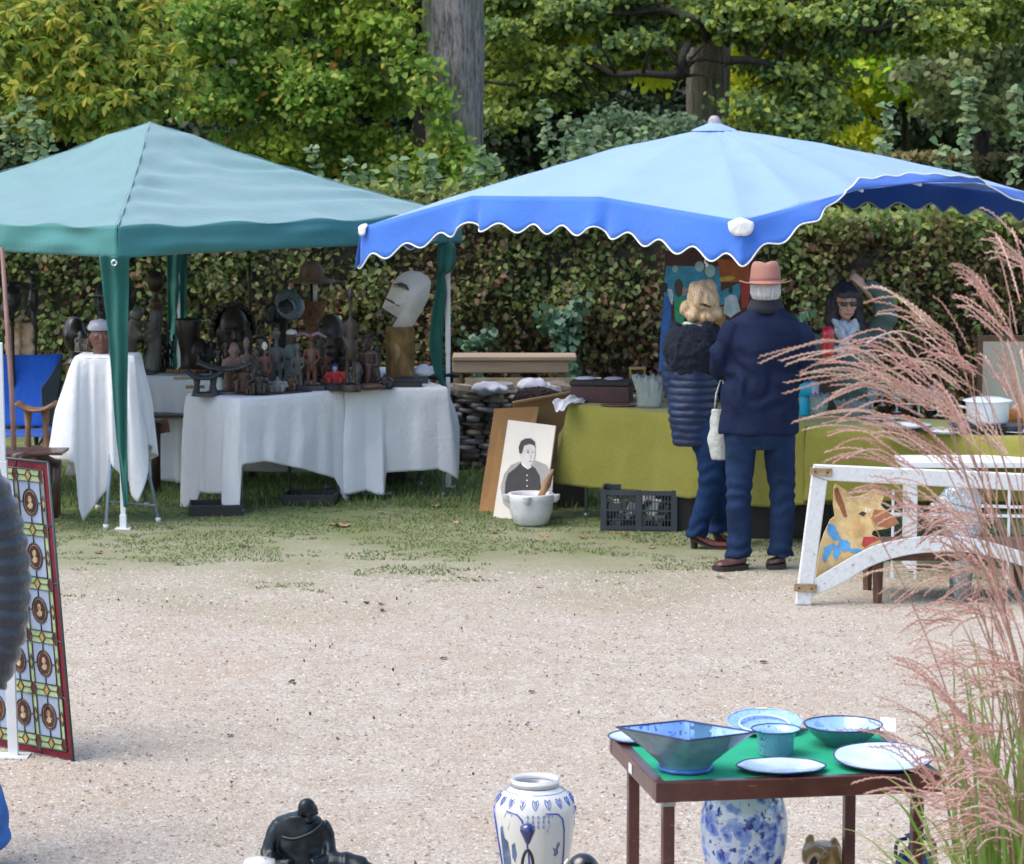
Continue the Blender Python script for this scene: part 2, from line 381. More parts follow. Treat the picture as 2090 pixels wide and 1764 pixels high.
BARK = None
def barkmat(name, a, c, moss=None):
    m, t, b = newmat(name); vec = coords(t, (1, 1, .16)); n = tex_noise(t, vec, 26, 8, .8); n2 = tex_noise(t, coords(t), 2.2, 4)
    col = ramp(t, n, [(.40, a), (.56, c)])
    if moss: col = mixc(t, ramp(t, n2, [(.45, (0,0,0)), (.65, (.55,.55,.55))]), col, moss)
    t.links.new(col, b.inputs['Base Color']); b.inputs['Roughness'].default_value = .95; bump(t, b, n, 1.0, .06); return m
BARK1 = barkmat('grey_bark', (.10, .085, .08), (.40, .36, .345), (.20, .25, .14))
BARK2 = barkmat('brown_bark', (.09, .08, .065), (.27, .24, .20), (.14, .18, .10))
DARKBARK = barkmat('dark_bark', (.02, .018, .015), (.065, .05, .045))
def trunk(mb, pts, rad, n=36, rough=.06):
    pts = smooth_path(pts, 10); N = len(pts); vs = []; fs = []
    for i, p in enumerate(pts):
        t_ = i/(N-1); r = np.interp(t_*(len(rad)-1), range(len(rad)), rad)
        for k in range(n):
            a = 2*PI*k/n
            q = 1+rough*noise.noise(V((math.cos(a)*2.2, math.sin(a)*2.2, p.z*.7)))*2+rough*.5*math.sin(a*13+3*noise.noise(V((0, a*2, p.z*1.5))))+rough*.25*noise.noise(V((a*9, 0, p.z*1.2)))
            vs.append((p.x+math.cos(a)*r*q, p.y+math.sin(a)*r*q, p.z))
    for i in range(N-1):
        for k in range(n): fs.append((i*n+k, i*n+(k+1) % n, (i+1)*n+(k+1) % n, (i+1)*n+k))
    mb.add(vs, fs)
def limb(tree, pts, r0, r1, mat, twigs=6):
    mb = M(); p = smooth_path(pts, 7); N = len(p)
    p = [q+V((noise.noise(q*2.1)*.05, noise.noise(q*1.7+V((5,5,5)))*.05, noise.noise(q*2.3+V((9,1,3)))*.07)) for q in p]
    mb.tube(p, [lerp(r0, r1, (i/(N-1))**.8) for i in range(N)], 8)
    for k in range(twigs):
        i = random.randint(N//4, N-2); a = p[i]; d = V((random.uniform(-1, 1), random.uniform(-.6, .6), random.uniform(-.6, .9))).normalized()*random.uniform(.3, .8)
        mb.tube([a, a+d*.5+V((0,0,.04)), a+d], [.022, .014, .005], 5)
    return mb.build('limb', mat, tree, smooth=True, world=True)

# ---- clipped beech hedge running behind all stalls, with sprigs that stick out of its top
hedge = thing('hedge', 'long clipped beech hedge with green and russet leaves behind both stalls', 'hedge', (0, 24.6, 0))
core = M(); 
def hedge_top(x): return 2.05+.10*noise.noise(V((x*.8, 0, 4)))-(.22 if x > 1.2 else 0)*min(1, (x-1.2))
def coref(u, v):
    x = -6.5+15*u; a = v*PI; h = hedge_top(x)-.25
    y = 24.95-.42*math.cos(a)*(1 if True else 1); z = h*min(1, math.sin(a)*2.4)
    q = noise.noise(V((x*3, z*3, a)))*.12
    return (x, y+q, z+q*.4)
core.grid(coref, 150, 14); core.build('added_dark_core', simple('hedge_shade', (.045, .04, .025), 1, .5, 9, bmp=.8, bsc=30, bd=.04), hedge, world=True)  # dark core added so that no light shows through the leaves
def hedge_pts(N, ylo=24.25, yhi=24.65, x0=-6.5, x1=8.5, bias=1.0):
    x = x0+(x1-x0)*RNG.random(N); top = np.array([hedge_top(a) for a in x]); z = .06+(top-.02)*RNG.random(N)
    bulge = np.array([.24*noise.noise(V((a*2.2, c*2.2, 7)))+.13*noise.noise(V((a*5, c*5, 2))) for a, c in zip(x, z)])
    y = ylo+(yhi-ylo)*RNG.random(N)**bias-bulge+.14*(z/2.1); return np.stack([x, y, z], 1)
HL_G = leafmat('hedge_leaf_green', [(0.066,0.114,0.030), (0.120,0.180,0.042), (0.168,0.216,0.060), (0.240,0.252,0.066), (0.084,0.144,0.060), (0.144,0.156,0.048)], .3, patch=((.20,.10,.05), 1.1, .55))
HL_R = leafmat('hedge_leaf_russet', [(.10,.05,.03), (.20,.10,.05), (.06,.028,.024), (.26,.18,.09), (.035,.035,.022), (.15,.12,.05), (.05,.03,.03)], .3)
p = hedge_pts(80000); side = p[:, 0]
pr = np.where(side < -.9, .32, .95); lowb = np.clip(1.25-p[:, 2]*.62, .15, 1.1)
nz = np.array([noise.noise(V((a*1.1, c*1.3, 11))) for a, c in zip(p[:, 0], p[:, 2])])
red = RNG.random(len(p)) < np.clip(pr*lowb+nz*.5, .03, .92)
leaves('green_leaves', p[~red], .060, HL_G, hedge, toward=(0, -1.0, .2), aspect=.62, droop=.6)
leaves('russet_leaves', p[red], .060, HL_R, hedge, toward=(0, -1.0, .2), aspect=.6, droop=.7)
x = -6.5+15*RNG.random(16000); tz = np.array([hedge_top(a) for a in x]); tp = np.stack([x, 24.4+1.0*RNG.random(16000), tz+.16*RNG.random(16000)**2-.08], 1)
leaves('top_leaves', tp, .078, leafmat('hedge_leaf_top', [(0.112,0.200,0.050), (0.188,0.275,0.062), (0.250,0.325,0.088), (0.312,0.325,0.075), (0.125,0.213,0.088)], .35), hedge, toward=(0,-.5,.3), aspect=.62)
# ivy trail down the hedge
IVY = leafmat('ivy_leaf', [(.04,.09,.05), (.07,.14,.08), (.11,.19,.12)], .15, .4)
iv = []
for x0, y0, x1, y1, n in ((1640, 640, 1600, 700, 60), (1130, 650, 1170, 700, 170), (1150, 680, 1165, 790, 190), (1100, 660, 1150, 640, 60), (945, 700, 1000, 690, 60), (1185, 610, 1160, 660, 50), (960, 745, 980, 790, 40)):
    for _ in range(n):
        t_ = random.random(); q = P(lerp(x0, x1, t_)+random.gauss(0, 11), lerp(y0, y1, t_)+random.gauss(0, 9), 24.12+random.uniform(-.08, .12)); iv.append(tuple(q))
leaves('ivy_leaves', np.array(iv), .062, IVY, hedge, toward=(0,-2,.3), aspect=.95)
def sprig(px, py0, py1, Y, n=16, lean=.1, size=.085, mat=None):
    """upright leafy shoot"""
    a = P(px, py1, Y); bq = P(px+lean*(py1-py0), py0, Y+.1); pts = [a, (a+bq)/2+V((.03,0,0)), bq]; pth = smooth_path(pts, 6)
    lf = []; di = []
    for i in range(n):
        t_ = .12+.88*i/n; k = min(len(pth)-1, int(t_*len(pth))); c = pth[k]; an = i*2.4
        for q in range(2):
            lf.append(tuple(c+V((random.gauss(0,.012), random.gauss(0,.012), random.gauss(0,.02))))); di.append((math.cos(an+q*PI)*1.2, math.sin(an+q*PI)*1.2, .2))
    return pth, lf, di
sp = M(); L1 = []; D1 = []
for px, py0, py1, Yd, n in ((1115, 215, 400, 24.8, 26), (1135, 235, 400, 24.9, 16), (1190, 270, 380, 24.7, 14), (1165, 300, 380, 24.7, 14), (1945, 165, 420, 24.8, 34), (1975, 160, 400, 24.9, 26), (1800, 215, 330, 25.0, 16), (1790, 290, 360, 24.8, 12),
                          (2070, 190, 380, 24.9, 22), (800, 330, 420, 24.7, 14), (850, 320, 430, 24.6, 18), (740, 345, 420, 24.8, 12), (700, 330, 400, 24.9, 10), (45, 205, 330, 24.9, 20), (70, 240, 330, 24.8, 14), (20, 240, 330, 24.9, 14), (95, 250, 330, 24.7, 12),
                          (985, 300, 400, 24.8, 16), (1010, 320, 400, 24.6, 14), (940, 345, 420, 24.8, 14), (640, 300, 390, 25, 12), (890, 350, 420, 24.7, 12), (1850, 330, 400, 24.8, 10), (1920, 300, 400, 24.7, 18), (1230, 265, 350, 25, 14), (1270, 280, 340, 25, 12), (1310, 270, 340, 25.1, 12)):
    pth, lf, di = sprig(px, py0, py1, Yd, int(n*1.3), random.uniform(-.12, .2)); sp = M(); sp.tube(pth, [lerp(.006, .002, i/len(pth)) for i in range(len(pth))], 4); sp.build('shoot', DARKBARK, hedge, world=True); L1 += lf; D1 += di
leaves('shoot_leaves', np.array(L1), .085, leafmat('shoot_leaf', [(.12,.22,.08), (.18,.28,.13), (.26,.33,.20), (.20,.26,.07)], .35), hedge, aspect=.72, dirs=np.array(D1), toward=(0,-1,.4))

# ---- trees
def tree_root(label, x, y, group=None): return thing('tree', label, 'tree', (x, y, 0), 0, group)
def at(px, py, Y, dx=0, dy=0, dz=0): q = P(px, py, Y); return (q.x, q.y, q.z)
def blobs(spec):
    """(px, py, Y, rx, rz, count): ellipsoid of leaves around a picture point, sizes in metres"""
    out = []
    for px, py, Y, rx, rz, n in spec:
        q = P(px, py, Y); out.append((q.x, q.y, q.z, rx, rx*.8, rz, n))
    return out
GREEN1 = leafmat('oak_leaf', [(0.070,0.158,0.026), (0.139,0.273,0.040), (0.223,0.402,0.053), (0.335,0.488,0.066), (0.168,0.287,0.066), (0.503,0.430,0.066)], .45, patch=((0.391,0.488,0.053), .9, .45))
GREEN2 = leafmat('linden_leaf', [(0.055,0.115,0.040), (0.112,0.200,0.066), (0.182,0.287,0.106), (0.280,0.373,0.079), (0.419,0.473,0.066)], .4, patch=((0.446,0.488,0.040), .8, .4))
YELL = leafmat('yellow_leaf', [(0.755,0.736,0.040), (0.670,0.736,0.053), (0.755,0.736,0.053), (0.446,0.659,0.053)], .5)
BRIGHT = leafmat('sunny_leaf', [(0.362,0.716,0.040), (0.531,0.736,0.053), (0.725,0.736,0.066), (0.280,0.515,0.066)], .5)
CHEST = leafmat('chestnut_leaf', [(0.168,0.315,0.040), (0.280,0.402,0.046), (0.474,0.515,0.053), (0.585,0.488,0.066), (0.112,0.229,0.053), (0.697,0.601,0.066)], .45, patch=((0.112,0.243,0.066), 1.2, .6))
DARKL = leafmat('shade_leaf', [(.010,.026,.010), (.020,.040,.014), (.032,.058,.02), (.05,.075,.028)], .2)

# big grey trunk, left of centre
T = tree_root('tall tree with thick grey furrowed trunk rising between the two canopies', -.55, 28.2)
tm = M(); a = P(928, 395, 28.2); trunk(tm, [(-.50, 28.2, -.1), (-.53, 28.2, 1.2), (-.565, 28.2, 2.6), (-.60, 28.2, 4.2), (-.62, 28.2, 6.5)], [.40, .315, .285, .285, .27])
tm.build('trunk', BARK1, T, smooth=True, world=True)
tm = M(); trunk(tm, [(-.80, 28.55, 0), (-.83, 28.55, 2.0), (-.86, 28.5, 4.2), (-1.0, 28.5, 6.2)], [.16, .15, .14, .12]); tm.build('trunk', DARKBARK, T, smooth=True, world=True)
pts = blob_pts(blobs([(890, 340, 27.8, .22, .3, 200), (925, 280, 27.7, .2, .25, 110), (900, 230, 27.7, .12, .3, 90), (868, 200, 27.8, .10, .4, 90), (960, 330, 27.6, .1, .2, 50), (835, 60, 28, .3, .6, 260), (970, 400, 27.6, .3, .2, 160), (870, 410, 27.3, .4, .15, 240)]), clump=10, csig=.08)
leaves('crown', pts, .075, GREEN1, T, toward=(0,-1,.3), aspect=.7)
# tree with brown trunk right of centre
T = tree_root('tree with brown trunk and dark crooked limbs behind the blue parasol', 2.15, 32)
tm = M(); trunk(tm, [(2.16, 32, -.1), (2.18, 32, 1.5), (2.19, 32, 3.0), (2.20, 32, 4.2), (2.2, 32, 6.2)], [.34, .26, .235, .215, .17])
tm.build('trunk', BARK2, T, smooth=True, world=True)
for pp in (((1400, 90), (1385, 130), (1392, 160), (1370, 160), (1330, 150)), ((1405, 150), (1350, 158), (1290, 150), (1180, 125), (1080, 170), (985, 162)), ((1440, 80), (1420, 40), (1350, 20), (1250, 30), (1150, 5)),
           ((1480, 90), (1530, 60), (1640, 48), (1750, 60), (1880, 30)), ((1470, 70), (1480, 20), (1560, 10), (1700, -20)), ((1480, 118), (1560, 120), (1620, 160), (1680, 200))):
    limb(T, [P(x_, y_, 30.5+random.uniform(-.2, .2)) for x_, y_ in pp], .052, .014, DARKBARK, 7)
sp_ = []
for px in range(1000, 2130, 62):
    for py in (-12, 20, 52):
        if 1360 < px < 1500 and py > 40: continue
        sp_.append((px+random.uniform(-28, 28), py+random.uniform(-12, 12)+.0*px, 31+random.uniform(-.6, .5), random.uniform(.28, .5), random.uniform(.08, .16), int(random.uniform(200, 420))))
for px, py in ((1020, 90), (1075, 110), (1130, 95), (1190, 110), (1250, 95), (1310, 90), (1010, 150), (1060, 165), (1120, 150), (1180, 160), (1240, 150), (1300, 125), (1000, 200), (1050, 215), (1110, 205), (1170, 195), (1020, 250), (1350, 105), (1530, 90), (1590, 100), (1650, 85), (1710, 100), (1560, 140), (1620, 150), (1690, 145), (1750, 95), (1600, 195), (1660, 190), (1700, 225), (1640, 235), (1810, 85), (1870, 95), (1930, 80), (1520, 60), (1450, 60), (1410, 55)):
    sp_.append((px+random.uniform(-12, 12), py+random.uniform(-8, 8), 30.9+random.uniform(-.5, .4), random.uniform(.22, .38), random.uniform(.06, .13), int(random.uniform(150, 330))))
pts = blob_pts(blobs(sp_), clump=10, csig=.06, flat=.5); leaves('crown', pts, .075, GREEN2, T, toward=(0,-.8,.5), aspect=.75)
pts = blob_pts(blobs([(px, py, 31.3, .14, .09, 36) for px, py in ((1130, 60), (1175, 75), (1250, 130), (1330, 140), (1310, 60), (1200, 170), (1060, 30), (1230, 40), (1500, 60), (1540, 45), (1590, 70), (1700, 60), (1610, 20), (1690, 230), (1720, 245), (1660, 215), (1340, 165))]), clump=8, csig=.07); leaves('yellowed_leaves', pts, .09, YELL, T, toward=(0,-1,.3), aspect=.8)
# middle mass: bushy green tree behind the gazebo
T = tree_root('bushy green tree with orange flecked leaves behind the green gazebo', -2.0, 29.5)
tm = M(); trunk(tm, [(-2.2, 29.6, 0), (-2.1, 29.6, 2.5), (-2.3, 29.6, 5.5)], [.14, .11, .09]); tm.build('trunk', DARKBARK, T, smooth=True, world=True)
for pp in (((600, 300), (560, 180), (520, 60), (470, -40)), ((640, 330), (700, 220), (760, 100), (800, -20)), ((620, 300), (640, 160), (620, 20))): limb(T, [P(x_, y_, 29.4) for x_, y_ in pp], .05, .015, DARKBARK, 8)
sp_ = []
for py in range(-30, 440, 62):
    for px in range(400, 820, 76):
        if py > 200+ (px-380)*.42 + 60: continue
        sp_.append((px+random.uniform(-30, 30), py+random.uniform(-22, 22), 29+random.uniform(-.9, .6), random.uniform(.20, .40), random.uniform(.10, .20), int(random.uniform(200, 520))))
pts = blob_pts(blobs(sp_), clump=12, csig=.085); leaves('crown', pts, .070, GREEN1, T, toward=(0,-.9,.4), aspect=.72)
pts = blob_pts(blobs([(px, py, 28.6, .3, .2, 7) for px, py in ((650, 180), (700, 90), (560, 300), (720, 400), (640, 380), (700, 440), (760, 260), (520, 140), (800, 180), (830, 100), (620, 240), (480, 200), (740, 60))]), clump=4, csig=.12); leaves('orange_leaves', pts, .10, leafmat('orange_leaf', [(.32,.18,.04), (.38,.26,.05), (.30,.12,.04)], .4), T, toward=(0,-1,.2))
# chestnut whose branches droop into the picture from the left
T = tree_root('chestnut tree with yellowing fingered leaves drooping in at the upper left', -5.6, 26.8)
tm = M(); trunk(tm, [(-5.55, 26.8, 0), (-5.6, 26.8, 3), (-5.5, 26.8, 6.5)], [.24, .2, .17]); tm.build('trunk', BARK2, T, smooth=True, world=True)
for pp in (((-80, -60), (60, -20), (180, 60), (300, 150)), ((-80, 0), (40, 60), (120, 140), (200, 220)), ((-80, -80), (100, -60), (240, 10), (260, 60)), ((-60, 60), (0, 130), (60, 180), (90, 220))): limb(T, [P(x_, y_, 26.3+random.uniform(-.3, .3)) for x_, y_ in pp], .05, .01, DARKBARK, 7)
def palmate(name, cs, L, mat, parent):
    cs = [c+V((random.gauss(0,.09), random.gauss(0,.09), random.gauss(0,.07))) for c in cs for _ in range(2)]
    pts = []; dr = []
    for c in cs:
        d0 = random.uniform(0, 2*PI); out = V((math.cos(d0), math.sin(d0)*.6, -.9)).normalized()
        sd_ = out.cross(V((0, -1, .2))).normalized()
        for k in range(6):
            a = (k-2.5)*.52; d = (out*math.cos(a)+sd_*math.sin(a)); pts.append(tuple(c)); dr.append(tuple(d*2.6))
    return leaves(name, np.array(pts), L, mat, parent, dirs=np.array(dr), toward=(0,-1.2,.5), aspect=.42, var=.25)
cs = blob_pts(blobs([(40, 20, 26.2, .5, .35, 150), (150, 10, 26.2, .5, .3, 150), (250, 5, 26.3, .35, .2, 50), (30, 130, 26.1, .5, .35, 160), (130, 110, 26.1, .45, .3, 170), (220, 90, 26.2, .35, .25, 110), (300, 150, 26.2, .22, .18, 60), (330, 185, 26.2, .1, .1, 16), (60, 210, 26.1, .3, .2, 80),
                     (150, 200, 26.1, .35, .22, 110), (225, 180, 26.1, .3, .2, 90), (270, 235, 26.2, .16, .1, 26), (215, 250, 26.1, .2, .12, 40), (90, 170, 26, .3, .2, 80), (0, 60, 26, .3, .4, 90), (130, 50, 26, .4, .2, 90), (285, 105, 26.2, .2, .15, 40)]), clump=3, csig=.07)
palmate('crown', [V(c) for c in cs], .092, CHEST, T)
# undergrowth and far trees that close the background
def fartree(label, px, Y, spec, mat, size, trunk_r=.12, th=5, clump=14, cs_=.12, bark=DARKBARK, group=None):
    q = P(px, 300, Y); T = tree_root(label, q.x, Y, group); tm = M(); trunk(tm, [(q.x, Y, -.2), (q.x+.03, Y, th*.4), (q.x-.03, Y, th)], [trunk_r*1.2, trunk_r, trunk_r*.6], 14); tm.build('trunk', bark, T, smooth=True, world=True)
    pts = blob_pts(blobs(spec), clump=clump, csig=cs_); leaves('crown', pts, size*.75, mat, T, toward=(0,-.8,.4), aspect=.7); return T
def fill(x0, x1, y0, y1, Y, dx, dy, n, r=.55, dY=.8):
    return [(x_+random.uniform(-dx/2, dx/2), y_+random.uniform(-dy/2, dy/2), Y+random.uniform(-dY, dY), r*.62*random.uniform(.6, 1.3), r*.36*random.uniform(.6, 1.3), int(n*.62*random.uniform(.5, 1.4))) for x_ in range(x0, x1, dx) for y_ in range(y0, y1, dy)]
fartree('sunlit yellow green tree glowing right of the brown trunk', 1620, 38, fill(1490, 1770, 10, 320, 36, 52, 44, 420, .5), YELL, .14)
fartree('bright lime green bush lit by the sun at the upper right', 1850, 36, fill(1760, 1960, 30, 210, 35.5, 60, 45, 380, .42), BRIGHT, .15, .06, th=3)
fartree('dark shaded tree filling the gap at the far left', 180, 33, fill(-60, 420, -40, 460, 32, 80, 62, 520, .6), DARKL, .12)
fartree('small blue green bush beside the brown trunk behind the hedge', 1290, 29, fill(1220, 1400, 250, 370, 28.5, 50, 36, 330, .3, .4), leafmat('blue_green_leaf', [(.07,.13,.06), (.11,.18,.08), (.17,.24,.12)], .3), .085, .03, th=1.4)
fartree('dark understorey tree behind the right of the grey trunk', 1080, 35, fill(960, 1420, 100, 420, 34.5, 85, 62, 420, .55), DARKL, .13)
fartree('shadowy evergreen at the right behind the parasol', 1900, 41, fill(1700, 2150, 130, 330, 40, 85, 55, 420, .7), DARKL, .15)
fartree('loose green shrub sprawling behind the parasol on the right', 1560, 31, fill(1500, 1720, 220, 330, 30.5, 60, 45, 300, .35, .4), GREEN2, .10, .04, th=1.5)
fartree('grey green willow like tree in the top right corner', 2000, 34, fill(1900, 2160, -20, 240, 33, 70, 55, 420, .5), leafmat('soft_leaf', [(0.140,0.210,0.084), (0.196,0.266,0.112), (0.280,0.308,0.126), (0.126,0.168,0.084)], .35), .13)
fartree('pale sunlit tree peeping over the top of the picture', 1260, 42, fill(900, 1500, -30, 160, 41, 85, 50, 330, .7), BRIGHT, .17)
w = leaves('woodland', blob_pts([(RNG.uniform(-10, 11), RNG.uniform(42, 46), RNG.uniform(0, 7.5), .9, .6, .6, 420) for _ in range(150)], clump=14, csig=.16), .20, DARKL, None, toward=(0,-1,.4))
tag(w, 'dark mass of distant woodland foliage closing the view behind the garden', 'woodland')
w = leaves('shrubbery', blob_pts([(RNG.uniform(-6.5, 1.6), RNG.uniform(26.2, 28.2), RNG.uniform(0.1, 1.75), .45, .4, .26, 300) for _ in range(80)], clump=12, csig=.1), .09, leafmat('shrub_leaf', [(0.063,0.119,0.042), (0.112,0.182,0.056), (0.168,0.252,0.084), (0.252,0.308,0.084)], .3), None, toward=(0,-1,.4))
tag(w, 'tangled green shrubs between the clipped hedge and the tree trunks', 'shrubs')
# far clipped hedge with brown top, right
fh = thing('hedge', 'low far hedge with brownish flat clipped top at the right edge', 'hedge', (4.2, 34, 0))
cm = M(); cm.box((5.0, 34, 1.1), (5.2, .8, 2.1)); cm.build('added_dark_core', simple('far_hedge_shade', (.04,.035,.02), 1, .4, 8), fh, world=True)  # dark box added inside the leaves to keep light from passing through
N = 14000; x = 2.4+5.6*RNG.random(N); z = .1+2.15*RNG.random(N); leaves('leaves', np.stack([x, 33.55-.15*RNG.random(N), z], 1), .10, leafmat('far_hedge_leaf', [(.05,.08,.03), (.09,.12,.04), (.16,.12,.06)], .3), fh, toward=(0,-1,.2))
N = 7000; x = 2.4+5.6*RNG.random(N); leaves('top_leaves', np.stack([x, 33.5+1.0*RNG.random(N), 2.2+.09*RNG.random(N)], 1), .10, leafmat('far_hedge_top', [(.22,.20,.08), (.28,.20,.11), (.17,.19,.06)], .3), fh, toward=(0,-.4,.6))
# ================================================================== GREEN GAZEBO
def clothmat(name, col, rough=.85, weave=260, var=.06, sheen=.2, transl=.12, crease=.5):
    m, t, b = newmat(name); vec = coords(t)
    n = tex_noise(t, vec, 3, 4); n2 = tex_noise(t, vec, 34, 5, .65)
    c = ramp(t, n, [(.3, tuple(c*(1-var) for c in col)), (.7, tuple(min(1, c*(1+var)) for c in col))]); t.links.new(c, b.inputs['Base Color'])
    b.inputs['Roughness'].default_value = rough; b.inputs['Sheen Weight'].default_value = sheen; b.inputs['Specular IOR Level'].default_value = .25
    n5 = tex_noise(t, coords(t, (1, 1, .6)), 7, 7, .7); hs = nd(t, 'ShaderNodeMath', operation='MULTIPLY_ADD'); t.links.new(n5, hs.inputs[0]); hs.inputs[1].default_value = 2.2; t.links.new(n2, hs.inputs[2]); bump(t, b, hs.outputs[0], crease*.6, .012)
    tr = nd(t, 'ShaderNodeBsdfTranslucent'); t.links.new(c, tr.inputs[0]); mx = nd(t, 'ShaderNodeMixShader'); mx.inputs[0].default_value = transl
    out = t.nodes['Material Output']; t.links.new(b.outputs[0], mx.inputs[1]); t.links.new(tr.outputs[0], mx.inputs[2]); t.links.new(mx.outputs[0], out.inputs[0])
    return m
TEAL = clothmat('teal_canopy_fabric', (.16, .32, .33), .5, sheen=.5, transl=.22)
LEGGREEN = clothmat('dark_green_fabric', (.02, .13, .11), .7, transl=.12)
WHITEPAINT = simple('white_enamel', (.72, .74, .76), .35, .08, 6, bmp=.05)
STEEL = simple('dull_steel', (.35, .38, .42), .35, .2, 20, metal=.8, bmp=.05)
gf = G(252, 1080); gr = G(915, 995)
gu = V((gr.x-gf.x, gr.y-gf.y, 0)); gv = V((-gu.y, gu.x, 0))
gb = gr+gv; gl = gf+gv; gcen = (gf+gb)/2
gz_ = thing('gazebo', 'pop up gazebo with pale green pitched canopy, dark green leg sleeves and white legs', 'gazebo', (gcen.x, gcen.y, 0))
def outw(c, k): d = V((c.x-gcen.x, c.y-gcen.y, 0)); return c+d.normalized()*k
ctop = {}
for nme, c, zt in (('f', gf, 1.965), ('r', gr, 1.975), ('b', gb, 1.95), ('l', gl, 1.955)):
    q = outw(c, .10); ctop[nme] = V((q.x, q.y, zt))
apex = V((gcen.x, gcen.y, 2.645))
cm = M()
def panel(A, B, seed):
    def fn(u, v):
        e = A.lerp(B, u); p = e.lerp(apex, v); 
        sag = -.035*math.sin(PI*min(1, v*1.05))*math.sin(PI*u) - .03*math.sin(PI*v)
        hipd = min(u, 1-u)*(1-v)*3.1; w = math.exp(-hipd*3.2)
        wr = .030*w*math.sin(38*v+9*u+3*noise.noise(V((u*3, v*5, seed))))*math.sin(PI*min(1, v*1.2))*min(1, hipd*8)
        rim = .016*math.exp(-v*10)*math.sin(u*26+2*noise.noise(V((u*5, 0, seed))))
        big = .018*noise.noise(V((u*4, v*9, seed)))*min(1, hipd*4)
        top = .015*math.exp(-((v-.86)/.05)**2)
        return p+V((0, 0, sag+wr+rim+big+top))
    return fn
for A, B, s_ in ((ctop['f'], ctop['r'], 1), (ctop['r'], ctop['b'], 2), (ctop['b'], ctop['l'], 3), (ctop['l'], ctop['f'], 4)): cm.grid(panel(A, B, s_), 70, 56)
cm.build('canopy', TEAL, gz_, smooth=True, world=True, solid=.003)
vm = M()
def valf(A, B, seed):
    d = (B-A).normalized(); out = V((d.y, -d.x, 0))
    def fn(u, v):
        p = A.lerp(B, u); h = .20-.012*math.sin(PI*u)
        wav = .020*noise.noise(V((u*7, v*2.2, seed)))+.010*math.sin(u*34+v*4+seed)*math.exp(-min(u, 1-u)*3)
        sw = .016*math.sin(v*9+u*5+seed)*noise.noise(V((u*3, v, seed+3)))
        rz_ = .012*math.exp(-v*14)*math.sin(u*26+2*noise.noise(V((u*5, 0, seed))))
        return p+out*(wav+sw+.012)*min(1, 4*min(u, 1-u)+.25)+V((0, 0, -h*v+.004+rz_*(1-v)+.010*math.sin(PI*u)*0))
    return fn
for A, B, s_ in ((ctop['f'], ctop['r'], 1), (ctop['r'], ctop['b'], 2), (ctop['b'], ctop['l'], 3), (ctop['l'], ctop['f'], 4)): vm.grid(valf(A, B, s_), 90, 10)
TEAL2 = clothmat('teal_fabric_shaded', (.05, .23, .23), .5, sheen=.3, transl=.12)  # same cloth as the canopy, shade on its upright faces put into the colour
vm.build('valance', TEAL2, gz_, smooth=True, world=True, solid=.002)
hm = M()
for n_ in 'frbl':
    A = ctop[n_]; hm.tube([A.lerp(apex, v)+V((0,0,.004-.03*math.sin(PI*v)+.006*math.sin(v*50))) for v in [i/30 for i in range(31)]], [.008]*31, 6, flat=.4)
hm.build('seam', TEAL, gz_, smooth=True, world=True)
for c in (gf, gr, gb, gl):
    l = M(); l.beam(c+V((0,0,.0)), c+V((0,0,1.0)), .032); l.beam(c+V((0,0,.98)), c+V((0,0,1.93)), .038); o = l.build('leg', WHITEPAINT, gz_, world=True, bevel=.003)
    fp = M(); fp.box((c.x, c.y, .004), (.10, .10, .008)); fp.box((c.x, c.y, .05), (.042, .042, .09)); q = fp.build('foot_plate', WHITEPAINT, None, bevel=.002)
    q.parent = o; 
    for v_ in q.data.vertices: v_.co -= gz_.location
bars = M()
for A, B in ((gf, gr), (gr, gb), (gb, gl), (gl, gf)):
    for s_, e_ in ((1.88, 1.62), (1.62, 1.88)):
        bars.beam(A+V((0,0,s_)), (A+B)/2+V((0,0,e_)), .022); bars.beam((A+B)/2+V((0,0,s_)), B+V((0,0,e_)), .022)
for A, B in ((gf, gr), (gr, gb), (gb, gl), (gl, gf)):
    pass
# leg sleeves: gathered strips of green cloth
def sleeve(rows, name='leg_sleeve', seed=0, mat=LEGGREEN):
    """rows (px_left, px_right, py, depth) from the top down"""
    mb = M(); rows = [(P(a, y_, Y), P(b_, y_, Y)) for a, b_, y_, Y in rows]
    def fn(u, v):
        k = v*(len(rows)-1); i = min(int(k), len(rows)-2); f = k-i; a = rows[i][0].lerp(rows[i+1][0], f); b_ = rows[i][1].lerp(rows[i+1][1], f)
        q = a.lerp(b_, u); w = (b_-a).length
        return q+V((0, -.10*w*math.cos((u-.5)*PI)-.10*w*math.sin(u*11+v*3+seed)+.02*noise.noise(V((u*2, v*8, seed))), 0))
    mb.grid(fn, 20, 60); return mb.build(name, mat, gz_, smooth=True, world=True, solid=.002)
Yf = gf.y-.05
sleeve([(203, 263, 522, Yf-.02), (207, 263, 560, Yf), (217, 262, 650, Yf), (226, 261, 740, Yf), (232, 260, 830, Yf), (238, 260, 900, Yf), (245, 261, 960, Yf), (252, 262, 1035, Yf)], seed=1)
Yr = gr.y
sleeve([(898, 912, 478, Yr-.1), (893, 930, 505, Yr-.1), (891, 931, 535, Yr-.1), (896, 926, 552, Yr-.1), (892, 908, 562, Yr-.05), (888, 912, 600, Yr-.05), (880, 907, 650, Yr-.05), (876, 903, 700, Yr-.05), (880, 903, 735, Yr-.05), (888, 905, 765, Yr-.05), (903, 913, 793, Yr-.03)], seed=5)
Yb = gb.y
sleeve([(340, 383, 515, Yb), (342, 382, 600, Yb), (343, 380, 700, Yb), (344, 376, 800, Yb)], seed=8)
